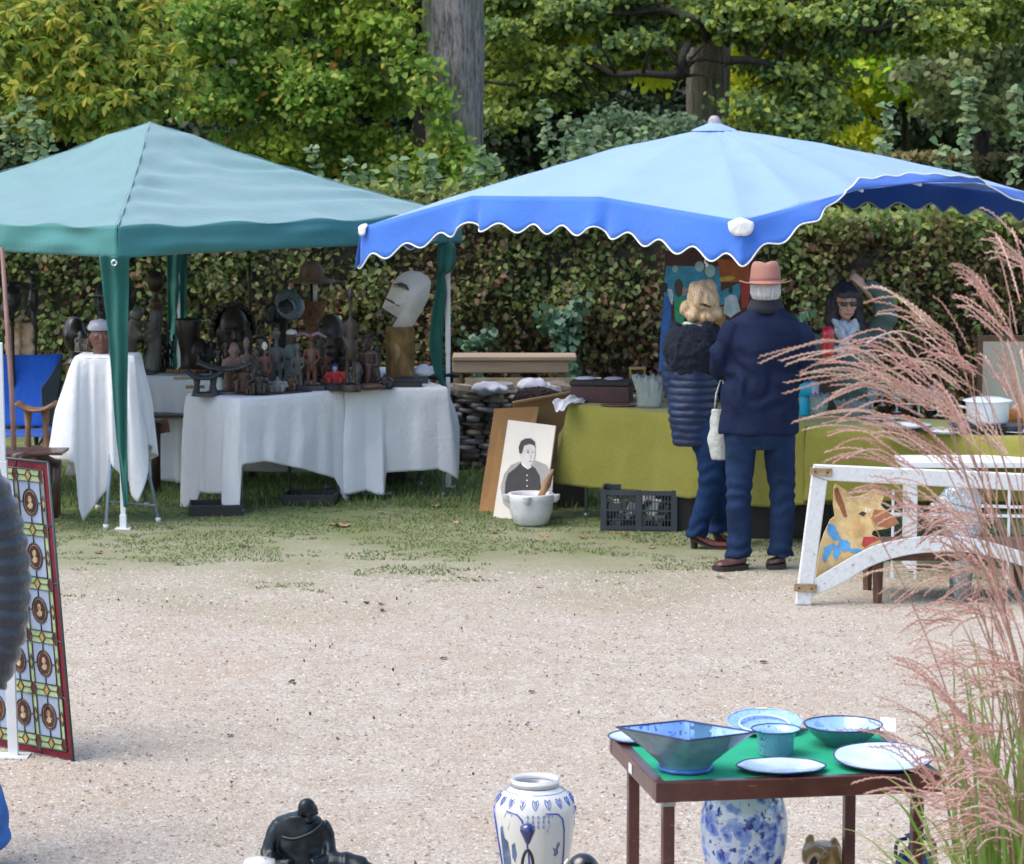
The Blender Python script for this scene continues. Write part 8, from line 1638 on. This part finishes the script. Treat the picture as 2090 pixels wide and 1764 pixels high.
GRB = simple('grey_blue_glaze', (.10, .15, .26), .2, .5, 25, bmp=0, coat=.4)
patchj('painted_bird', [(.46, .245), (.56, .235), (.60, .258), (.66, .262), (.70, .250), (.64, .240), (.66, .222), (.58, .212), (.50, .218), (.54, .226)], GRB)
patchj('painted_rock', [(-1.05, .30), (-.95, .31), (-.90, .27), (-.78, .26), (-.74, .20), (-.80, .12), (-.98, .08), (-1.12, .15)], GRB); patchj('painted_tree', [(-.66, .25), (-.56, .26), (-.52, .22), (-.60, .19), (-.68, .21)], GRB); patchj('painted_branch', [(.34, .18), (.42, .16), (.46, .12), (.40, .13), (.35, .16)], BLU)
t2 = thing('drop_ornament', 'glossy dark blue drop shaped ornament on a black looped handle before the white jar', 'ornament', (P(1077, 1760, 8.95).x, 8.95, 0)); zc = P(1077, 1703, 8.95).z
mb = M(); mb.lathe([(0, -.038), (.008, -.028), (.018, -.006), (.0255, .012), (.024, .026), (.012, .035), (0, .037)], 24, T=Matrix.Translation((0, 0, zc))); mb.build('drop', simple('cobalt_glass', (.01,.02,.12), .05, .2, 10, bmp=0, coat=1), t2, smooth=True)
mb = M(); mb.tube(smooth_path([(-.013, 0, 0), (-.017, 0, zc*.5), (-.016, 0, zc-.085), (0, 0, zc-.052), (.016, 0, zc-.085), (.017, 0, zc*.5), (.013, 0, 0)], 6), .0052, 8); mb.lathe([(.045, 0), (.04, .008), (0, .012)], 16); mb.build('handle', simple('black_iron', (.015,.014,.016), .3), t2, smooth=True)
# globe vase under the card table
vq = P(1518, 1700, 8.65); t = thing('globe_vase', 'round bellied blue and white floral vase standing under the card table', 'vase', (vq.x, 8.65, 0)); sc_ = 8.65/FPX
m_, t_, b_ = newmat('blue_blossom_glaze'); vec = coords(t_); n1 = tex_noise(t_, vec, 26, 3, .6); vo_ = nd(t_, 'ShaderNodeTexVoronoi'); vo_.inputs['Scale'].default_value = 24; vo_.inputs['Randomness'].default_value = 1; nz_ = nd(t_, 'ShaderNodeTexNoise'); nz_.inputs['Scale'].default_value = 14; nz_.inputs['Detail'].default_value = 4; t_.links.new(vec, nz_.inputs['Vector']); t_.links.new(mixc(t_, .12, vec, nz_.outputs['Color']), vo_.inputs['Vector']); n3 = tex_noise(t_, vec, 10, 2)
c1_ = ramp(t_, vo_.outputs['Distance'], [(.20, (.05, .11, .50)), (.28, (.18, .28, .70)), (.50, (.24, .36, .76)), (.60, (.60, .66, .82))]); c2_ = mixc(t_, ramp(t_, n1, [(.56, (0,0,0)), (.60, (1,1,1))], 'LINEAR'), c1_, (.02, .045, .30)); c3_ = mixc(t_, ramp(t_, n3, [(.60, (0,0,0)), (.66, (.7,.7,.7))]), c2_, (.62, .68, .78)); t_.links.new(c3_, b_.inputs['Base Color']); b_.inputs['Roughness'].default_value = .12; b_.inputs['Coat Weight'].default_value = .6
R1 = 92*sc_; mb = M(); mb.lathe([(0, .16), (.07, .16), (.075, .18), (R1*.66, .23), (R1*.86, .29), (R1*.97, .36), (R1, .43), (R1*.965, .475), (R1*.87, .52), (R1*.72, .552), (R1*.5, .575), (.048, .585), (.045, .60), (.055, .615)], 60); mb.v = [(x_, y_, z_) for x_, y_, z_ in mb.v]; mb.build('body', m_, t, smooth=True)
ped = M(); ped.lathe([(.10, 0), (.10, .02), (.06, .05), (.055, .12), (.09, .15), (.09, .158), (0, .158)], 30); ped.build('stand', wood('stand_black', (.02,.014,.012), .3), t, smooth=True)
# animal shaped jug
t = thing('animal_jug', 'yellow brown glazed pottery jug shaped like an animal head with an open mouth', 'jug', (P(1680, 1760, 8.7).x, 8.7, 0)); sc_ = 8.7/FPX; zt_ = P(1680, 1712, 8.7).z
OCH = simple('ochre_glaze', (.34, .20, .07), .3, .5, 16, bmp=.3, bsc=30, coat=.3); mb = M(); mb.loft([(0, 0, 0, .045, .045), (0, 0, .06, .065, .06), (.005, 0, zt_-.14, .07, .065), (.008, 0, zt_-.06, .062, .055), (.005, 0, zt_-.015, .045, .045)], 26)
mb.ball((-.028, -.03, zt_-.045), (.045, .055, .04)); mb.tube([(-.045, 0, zt_-.03), (-.040, .0, zt_-.0), (-.036, 0, zt_+.012)], [.018, .014, .008], 10); mb.tube([(.026, 0, zt_-.04), (.034, 0, zt_-.01), (.040, 0, zt_+.002)], [.018, .014, .009], 10)
o_ = mb.build('body', OCH, t, remesh=.004, smit=2); push(o_, lambda p: .003*noise.noise(p*60))
mb = M(); mb.tube([(-.040+.026*math.cos(a)*.7, -.082+.006*math.cos(a), zt_-.052+.022*math.sin(a)+.010*math.cos(a)) for a in [k*PI/10 for k in range(20)]], .006, 8, closed=True); mb.build('lip', simple('pink_cream_glaze', (.55,.36,.26), .3, .1, 8, bmp=0, coat=.3), t, smooth=True)
mb = M(); mb.ball((-.040, -.076, zt_-.052), (.017, .012, .019)); mb.build('opening', simple('jug_inside', (.02,.012,.008), .6), t, smooth=True)
# dark blue vase
t = thing('dark_vase', 'glossy dark cobalt and green drip glazed vase at the foot of the right table leg', 'vase', (P(1868, 1760, 8.5).x, 8.5, 0)); zt_ = P(1868, 1705, 8.5).z
m_, t_, b_ = newmat('drip_glaze'); n_ = tex_noise(t_, coords(t_, (1,1,.4)), 24, 4); t_.links.new(ramp(t_, n_, [(.4, (.008,.010,.06)), (.6, (.02,.05,.20)), (.75, (.05,.25,.16))]), b_.inputs['Base Color']); b_.inputs['Roughness'].default_value = .08
mb = M(); mb.lathe([(0, 0), (.05, 0), (.065, .05), (.07, .12), (.064, zt_-.09), (.045, zt_-.05), (.022, zt_-.035), (.02, zt_-.012), (.034, zt_), (.030, zt_), (.015, zt_-.02), (0, zt_-.05)], 36); mb.build('body', m_, t, smooth=True)
for s in (-1, 1): mb = M(); mb.tube(smooth_path([(s*.026, 0, zt_-.01), (s*.055, 0, zt_-.02), (s*.060, 0, zt_-.06), (s*.05, 0, zt_-.075)], 5), .006, 8); mb.build('handle', m_, t, smooth=True)
# bronze crouching figure
fy = 9.4; sc_ = fy/FPX; bx = P(620, 1760, fy).x; t = thing('bronze_statue', 'dark bronze statue of a seated draped figure bowing its head over its knees', 'statue', (bx, fy, 0)); BRZ = simple('dark_bronze', (.012, .017, .022), .32, .4, 14, metal=.5, bmp=.25, bsc=40)
def bx_(px): return (px-620)*sc_
def bz(py): return P(620, py, fy).z
mb = M(); mb.loft([(bx_(640), .02, 0, .16, .12), (bx_(636), .02, .05, .145, .11), (bx_(622), .01, bz(1764), .098, .082), (bx_(614), 0, bz(1724), .092, .068), (bx_(612), -.002, bz(1690), .092, .060), (bx_(610), -.006, bz(1668), .075, .050), (bx_(613), -.02, bz(1658), .040, .038)], 30)
mb.tube(smooth_path([(bx_(572), -.01, bz(1680)), (bx_(556), -.02, bz(1706)), (bx_(549), -.04, bz(1738)), (bx_(566), -.09, bz(1752)), (bx_(600), -.12, bz(1748))], 5), [.028]*5+[.026]*5+[.027]*5+[.022]*6, 12)
mb.tube(smooth_path([(bx_(656), -.01, bz(1680)), (bx_(672), -.01, bz(1712)), (bx_(672), -.05, bz(1745)), (bx_(640), -.10, bz(1752))], 5), [.028]*5+[.025]*5+[.022]*6, 12)
mb.tube(smooth_path([(bx_(650), -.02, bz(1772)), (bx_(700), -.05, bz(1758)), (bx_(748), -.07, bz(1770)), (bx_(765), -.08, .06)], 5), [.05]*5+[.045]*5+[.04]*6, 14)
mb.tube([(bx_(612), -.01, bz(1668)), (bx_(628), -.035, bz(1656))], [.026, .022], 10); o_ = mb.build('body', BRZ, t, remesh=.0045, smit=3)
push(o_, lambda p: .0022*math.sin(120*(p.x*.9+p.z*.25)+6*noise.noise(p*14))*max(0, min(1, (bz(1700)-p.z)*30))+.002*noise.noise(p*30))
hd = M(); Tm = human_head(hd, (bx_(632), -.045, bz(1655)), .030, -.9, .75); hd.build('head', BRZ, t, remesh=.003, smit=1)
hh = M()
for k in range(60): a = k*2.4; z_ = 1-k/60*1.2; rr = math.sqrt(max(0, 1-z_*z_)); hh.ball((bx_(631)+rr*math.cos(a)*.030, -.035+rr*math.sin(a)*.032, bz(1655)+z_*.032+.004), .007, 6, 4)
hh.build('hair', BRZ, t, remesh=.0028, smit=1)
mb = M(); mb.tube(smooth_path([(bx_(578), -.055, bz(1700)), (bx_(604), -.072, bz(1702)), (bx_(640), -.066, bz(1690)), (bx_(664), -.045, bz(1672))], 6), .006, 8); mb.tube(smooth_path([(bx_(670), -.02, bz(1728)), (bx_(684), -.03, bz(1742)), (bx_(668), -.06, bz(1752))], 5), .011, 8); mb.build('drapery_edge', BRZ, t, smooth=True)
t = thing('pale_ornament', 'pale rounded ornament with dark stripes at the left of the bronze statue', 'ornament', (P(530, 1764, 9.3).x, 9.3, 0)); zt_ = P(530, 1748, 9.3).z; mb = M(); mb.lathe([(0, 0), (.05, 0), (.06, .05), (.065, zt_-.05), (.05, zt_-.01), (0, zt_)], 26); mb.build('body', china('striped_pale', (.58,.58,.56), (.06,.07,.09), 26, .16, .3), t, smooth=True)
t = thing('black_dish', 'shiny black dish with a white handle tip right of the white jar', 'dish', (P(1190, 1764, 8.9).x, 8.9, 0)); zt_ = P(1190, 1742, 8.9).z; mb = M(); mb.ball((0, 0, zt_-.06), (.055, .05, .06), 26, 14); mb.lathe([(.05, 0), (.03, .02), (.02, zt_-.1)], 16); mb.build('body', simple('black_gloss', (.012,.008,.012), .12, .1, 5, bmp=0, coat=.6), t, smooth=True); mb = M(); mb.tube([(-.058, -.03, zt_-.06), (-.056, -.03, zt_-.022), (-.048, -.03, zt_-.012)], .005, 8); mb.build('handle', CREAM, t, smooth=True)
# ---- fallen leaves and dark husks on the gravel
LFM = [simple('dead_leaf_a', (.20, .10, .04), .8, .3, 20), simple('dead_leaf_b', (.30, .19, .09), .8, .3, 20), simple('dead_leaf_c', (.06, .035, .025), .8, .3, 20), simple('dead_leaf_d', (.36, .24, .15), .8, .3, 20)]
lm = []
for k in range(4):
    mb = M(); rr = random.Random(k+3); pts = [(.5*math.cos(a)*(1 if i % 2 else .62)*(1+.2*rr.uniform(-1, 1)), .42*math.sin(a)*(1 if i % 2 else .62), .10+.14*rr.uniform(-1, 1)) for i, a in enumerate([2*PI*i/14 for i in range(14)])]
    mb.add(pts+[(0, 0, .04)], [(i, (i+1) % 14, 14) for i in range(14)]); me = bpy.data.meshes.new('fallen_leaf'); me.from_pydata(mb.v, [], mb.f); me.update(); me.materials.append(LFM[k]); lm.append(me)
def fallen(px, py, s, k, label, group=None):
    o = bpy.data.objects.new('fallen_leaf', lm[k]); COL.objects.link(o); q = G(px, py); o.location = (q.x, q.y, .006); o.scale = (s, s, s*.8); o.rotation_euler = (random.uniform(-.2, .2), random.uniform(-.2, .2), random.uniform(0, 6)); tag(o, label, 'leaf', group)
fallen(695, 1076, .16, 1, 'largest tan dead leaf, lying in front of the white cloth tables'); fallen(202, 1130, .07, 0, 'reddish dead leaf on the gravel right of the stained glass'); fallen(365, 1154, .05, 2, 'dark dead leaf on the gravel below the front cloth table'); fallen(890, 1036, .10, 3, 'pale dead leaf on the grass left of the cardboard'); fallen(905, 1346, .05, 2, 'single dark husk in the middle of the open gravel')
for px, py, lb in ((705, 1231, 'dark husk at the left of the four dark bits in the middle of the gravel'), (747, 1233, 'dark husk second from the left among the four bits on the gravel'), (777, 1235, 'dark husk third of the four bits, just above the last one'), (781, 1249, 'lowest dark husk of the four bits on the gravel'), (925, 1174, 'small dark bit left of another at the lower edge of the grass'),
                  (980, 1180, 'small dark bit at the grass edge, straight below the white mortar'), (1558, 1354, 'lone dark bit on the gravel above the card table'), (470, 1504, 'dark bit on the gravel up left from the bronze statue'), (596, 1394, 'reddish brown bit on the open gravel at left centre'), (497, 1118, 'dark bit on the gravel before the front cloth table leg'), (1085, 1415, 'brown bit on the gravel above the white jar')): fallen(px, py, random.uniform(.035, .06), 2, lb, 'dark husks scattered on the gravel')
for px, py, lb in ((845, 1000, 'orange leaf under the right white cloth table'), (905, 1062, 'brown leaf on the grass left of the cardboard foot'), (930, 1070, 'brown leaf just right of another before the cardboard'), (1250, 1090, 'leaf at the left foot of the latticed crate'), (1275, 1094, 'leaf right in front of the latticed crate'), (1190, 1100, 'pale scrap on the grass below the stall table leg'), (556, 1087, 'pale leaf before the front cloth table'), (1010, 1090, 'leaf on the grass left of the mortar'), (1110, 1096, 'leaf on the grass just below the mortar'),
                   (640, 1100, 'leaf on thin grass left of the largest tan leaf'), (1330, 1120, 'leaf left of the woman boot heel'), (960, 1010, 'leaf in the grass beside the cardboard sheet'), (925, 1032, 'leaf between the gazebo leg and the cardboard'), (780, 1050, 'leaf just right of the largest tan leaf'), (1470, 1180, 'leaf beside the left shoe of the man'), (1100, 1200, 'leaf on the gravel some way below the mortar')): fallen(px, py, random.uniform(.05, .09), random.choice((0, 1, 3)), lb, 'dead leaves in the thin grass')
# ================================================================== PINK PLUMED GRASS IN THE RIGHT FOREGROUND
SY = 7.0; gx = P(2060, 1700, SY).x; mis = thing('ornamental_grass', 'large clump of ornamental grass with feathery pinkish brown plumes at the right edge', 'grass', (gx, SY, 0))
PL = island('plume_pink', [(.38,.17,.14), (.58,.31,.26), (.72,.48,.42), (.48,.23,.19), (.84,.68,.60)], .6); PL2 = island('plume_tan', [(.40,.23,.16), (.56,.37,.28), (.70,.53,.43), (.50,.28,.22)], .6); STM = simple('stem_tan', (.36, .20, .14), .6, .3, 9); GL = leafmat('blade_green', [(.12,.26,.03), (.20,.38,.05), (.30,.44,.10), (.42,.42,.16), (.10,.22,.04)], .4)
def raceme(cv, cf, pts, r=.0015):
    p = smooth_path(pts, 9); N = len(p); n0 = len(cv)
    for i, q in enumerate(p):
        t_ = (p[min(i+1, N-1)]-p[max(i-1, 0)]).normalized(); x = t_.cross(V((0, 1, .2))).normalized(); y = t_.cross(x)
        for k in range(3): a = 2*PI*k/3; cv.append(tuple(q+x*math.cos(a)*r+y*math.sin(a)*r))
    for i in range(N-1):
        for k in range(3): cf.append((n0+i*3+k, n0+i*3+(k+1) % 3, n0+(i+1)*3+(k+1) % 3, n0+(i+1)*3+k))
    L = 0; nxt = .02*random.random()+.01; side = 1
    for i in range(1, N):
        a = p[i-1]; b_ = p[i]; seg = (b_-a).length
        while nxt < L+seg:
            f = (nxt-L)/seg; q = a.lerp(b_, f); t_ = (b_-a).normalized(); x = t_.cross(V((random.uniform(-.5, .5), 1, random.uniform(-.5, .5)))).normalized(); d = (t_+x*side*.24).normalized(); w = d.cross(V((random.uniform(-.4,.4), 1, .3))).normalized()
            l = .0100*random.uniform(.85, 1.2); o = len(cv); q = q+x*side*.0008; cv += [tuple(q), tuple(q+d*l*.45+w*.0015), tuple(q+d*l), tuple(q+d*l*.45-w*.0015)]; cf.append((o, o+1, o+2, o+3)); side = -side; nxt += .0070
        L += seg
def plume(base, tips, depth=0, n=14, mat=PL, droop=.04):
    """base: picture point where the plume starts; tips: picture polyline along which the strand ends lie"""
    Y = SY+depth; b0 = P(*base, Y); cv = []; cf = []; tip = [P(*t_, Y) for t_ in tips]; m = len(tip)
    n = max(5, int(n*.58))
    for k in range(n):
        f = (k+random.uniform(-.3, .3))/max(1, n-1)*(m-1); f = max(0, min(m-1.001, f)); e = tip[int(f)].lerp(tip[int(f)+1], f-int(f)) if m > 1 else tip[0]
        st = b0.lerp(e, random.uniform(0, .28))+V((random.gauss(0, .008), random.gauss(0, .02), random.gauss(0, .008))); e = b0+(e-b0)*random.uniform(.78, 1.06)+V((0, random.gauss(0, .05), 0))
        mid = st.lerp(e, .52)+V((0, 0, droop*(e-st).length*1.7*random.uniform(.2, 1.8)+.008)); q1 = st.lerp(mid, .5)+V((0,0,.02*(e-st).length)); raceme(cv, cf, [st, q1, mid, mid.lerp(e, .55)+V((0,0,.008)), e])
    raceme(cv, cf, [b0, b0.lerp(tip[m//2], .3)+V((0,0,.01)), b0.lerp(tip[m//2], .5)]); mb = M(); mb.v = cv; mb.f = cf; return mb.build('plume', mat, mis, world=True)
def stem(base, via=None, foot=None, depth=0, r=.0022):
    b0 = P(*base, SY+depth); f = foot or V((gx+random.uniform(-.05, .25), SY+random.uniform(-.15, .15), 0)); mid = f.lerp(b0, .55)+V((.10*random.uniform(.3, 1.2), 0, .12)); mb = M()
    pts = [f, mid, b0] if not via else [f]+[P(*v_, SY+depth*.6) for v_ in via]+[b0]; sp_ = smooth_path(pts, 10); mb.tube(sp_, [lerp(r*1.5, r*.55, i/len(sp_)) for i in range(len(sp_))], 5); mb.build('stem', STM, mis, smooth=True, world=True)
specs = [((1950, 700), [(1762, 566), (1758, 612), (1785, 642), (1852, 646)], 0, 15, .05), ((1985, 760), [(1788, 690), (1845, 648), (1900, 600)], .2, 9, .03), ((2058, 650), [(1918, 515), (1940, 546), (1968, 580)], -.1, 15, .03), ((2120, 560), [(2008, 478), (2012, 498), (2010, 530), (1996, 418)], .2, 18, .02),
    ((2085, 705), [(1946, 630), (1958, 622), (1933, 583), (2030, 520)], .1, 14, .03), ((1905, 775), [(1678, 676), (1695, 700), (1735, 676), (1700, 720)], -.1, 13, .10), ((1930, 830), [(1560, 726), (1560, 747), (1580, 732), (1606, 790), (1620, 830)], -.2, 22, .075), ((2010, 770), [(1868, 680), (1900, 730), (1875, 720)], .3, 13, .05),
    ((1960, 850), [(1630, 732), (1690, 735), (1700, 800), (1640, 850)], .1, 20, .08), ((2000, 800), [(1820, 740), (1780, 720), (1850, 770)], .2, 12, .06), ((1880, 960), [(1645, 918), (1684, 948), (1690, 910), (1710, 880)], 0, 14, .06), ((1910, 1075), [(1735, 995), (1720, 1020), (1770, 960), (1712, 1000)], .15, 15, .07),
    ((1920, 930), [(1620, 855), (1640, 880), (1660, 850), (1700, 842)], .25, 16, .06), ((1985, 980), [(1740, 870), (1790, 850), (1850, 845)], .1, 14, .06), ((1990, 900), [(1830, 780), (1890, 760), (1930, 800)], -.15, 14, .04), ((1990, 1160), [(1737, 1182), (1772, 1202), (1790, 1262), (1838, 1230)], 0, 13, .03), ((2010, 1180), [(1860, 1256), (1950, 1238), (1975, 1262), (1900, 1235)], .1, 10, .02),
    ((2040, 1060), [(1860, 1130), (1800, 1110), (1830, 1060)], .2, 13, .05), ((2070, 950), [(1900, 880), (1930, 840), (1990, 800)], 0, 15, .04), ((2080, 840), [(1960, 720), (2000, 690), (2040, 680)], .15, 13, .03), ((2100, 640), [(2040, 470), (2070, 440), (2110, 430)], 0, 10, .02), ((2100, 900), [(2030, 740), (2060, 700), (2110, 720)], -.1, 10, .02),
    ((2000, 1500), [(1808, 1318), (1822, 1345), (1850, 1400)], -.1, 15, .05), ((2110, 1400), [(1985, 1340), (2010, 1372), (1990, 1400)], 0, 10, .04), ((1985, 1560), [(1795, 1440), (1820, 1480), (1850, 1455), (1780, 1420)], .1, 10, .04), ((1975, 1650), [(1716, 1590), (1730, 1612), (1760, 1600), (1745, 1650)], -.2, 10, .05), ((1960, 1640), [(1716, 1490), (1745, 1500), (1780, 1480)], .1, 7, .06), ((2010, 1640), [(1850, 1560), (1830, 1500), (1900, 1460)], .2, 10, .04),
    ((2085, 1230), [(1935, 1150), (1960, 1100), (2010, 1060)], .2, 13, .04), ((2090, 1620), [(1900, 1640), (1880, 1680), (1930, 1720)], -.1, 16, .03), ((2095, 1720), [(1850, 1700), (1860, 1745), (1930, 1770)], 0, 16, .03), ((2060, 1330), [(1980, 1230), (2000, 1180), (2050, 1150)], 0, 10, .03), ((2030, 1080), [(1940, 1000), (1980, 950), (2040, 920)], .3, 13, .03)]
rp = random.Random(12)
for _ in range(30):
    bx0 = rp.uniform(1960, 2110); by0 = rp.uniform(1010, 1720); L_ = rp.uniform(90, 190); an = rp.uniform(-.35, .75)
    tp = [(bx0-L_*math.cos(an+d_)*rp.uniform(.85, 1.1), by0-L_*math.sin(an+d_)*rp.uniform(.85, 1.1)) for d_ in (-.35, 0, .3)]
    specs.append(((bx0, by0), tp, rp.uniform(-.3, .3), rp.randint(8, 13), .04))
for i, (b_, tp, dp, n, dr) in enumerate(specs):
    plume(b_, tp, dp, n, PL if i % 3 else PL2, dr); stem(b_, depth=dp)
for x0, y0 in ((1240*0+1770, 1040), (1850, 610), (2010, 560), (1970, 760), (1915, 780), (2060, 620)): stem((x0, y0), depth=random.uniform(-.2, .3), r=.002)
def blades(n, label, x0, x1, hmin, hmax, mat):
    mb = M()
    for k in range(n):
        f = V((gx+random.uniform(-.10, .42), SY+random.uniform(-.3, .35), 0)); h = random.uniform(hmin, hmax); dx = random.uniform(x0, x1); dy = random.uniform(-.3, .3); w = random.uniform(.004, .0085); pts = []
        for i in range(13):
            t_ = i/12; pts.append(f+V((dx*t_**1.8, dy*t_**1.6, h*(t_-.30*t_**3*(1+abs(dx)))*1.25)))
        vs = []; n0 = len(mb.v)
        for i, p in enumerate(pts):
            t_ = i/12; ww = w*(1-t_**2.2)*min(1, .4+t_*3); s = V((0.6, .8, 0)) if abs(dy) > abs(dx) else V((.35, .9, .2)); s = s.normalized().lerp(V((1, .1, .3)), .55).normalized(); vs += [p-s*ww, p+V((0, -.25*ww, -.3*ww)), p+s*ww]
        mb.v += [tuple(v_) for v_ in vs]
        for i in range(12):
            for q in range(2): a = n0+i*3+q; mb.f.append((a, a+1, a+4, a+3))
    o = mb.build('leaf_blades', mat, mis, smooth=True, world=True); o['kind'] = 'stuff'
blades(420, '', -.32, .35, .6, 1.45, GL); blades(140, '', -.55, -.1, .45, 1.0, GL); blades(50, '', -.2, .2, 1.2, 1.75, GL)
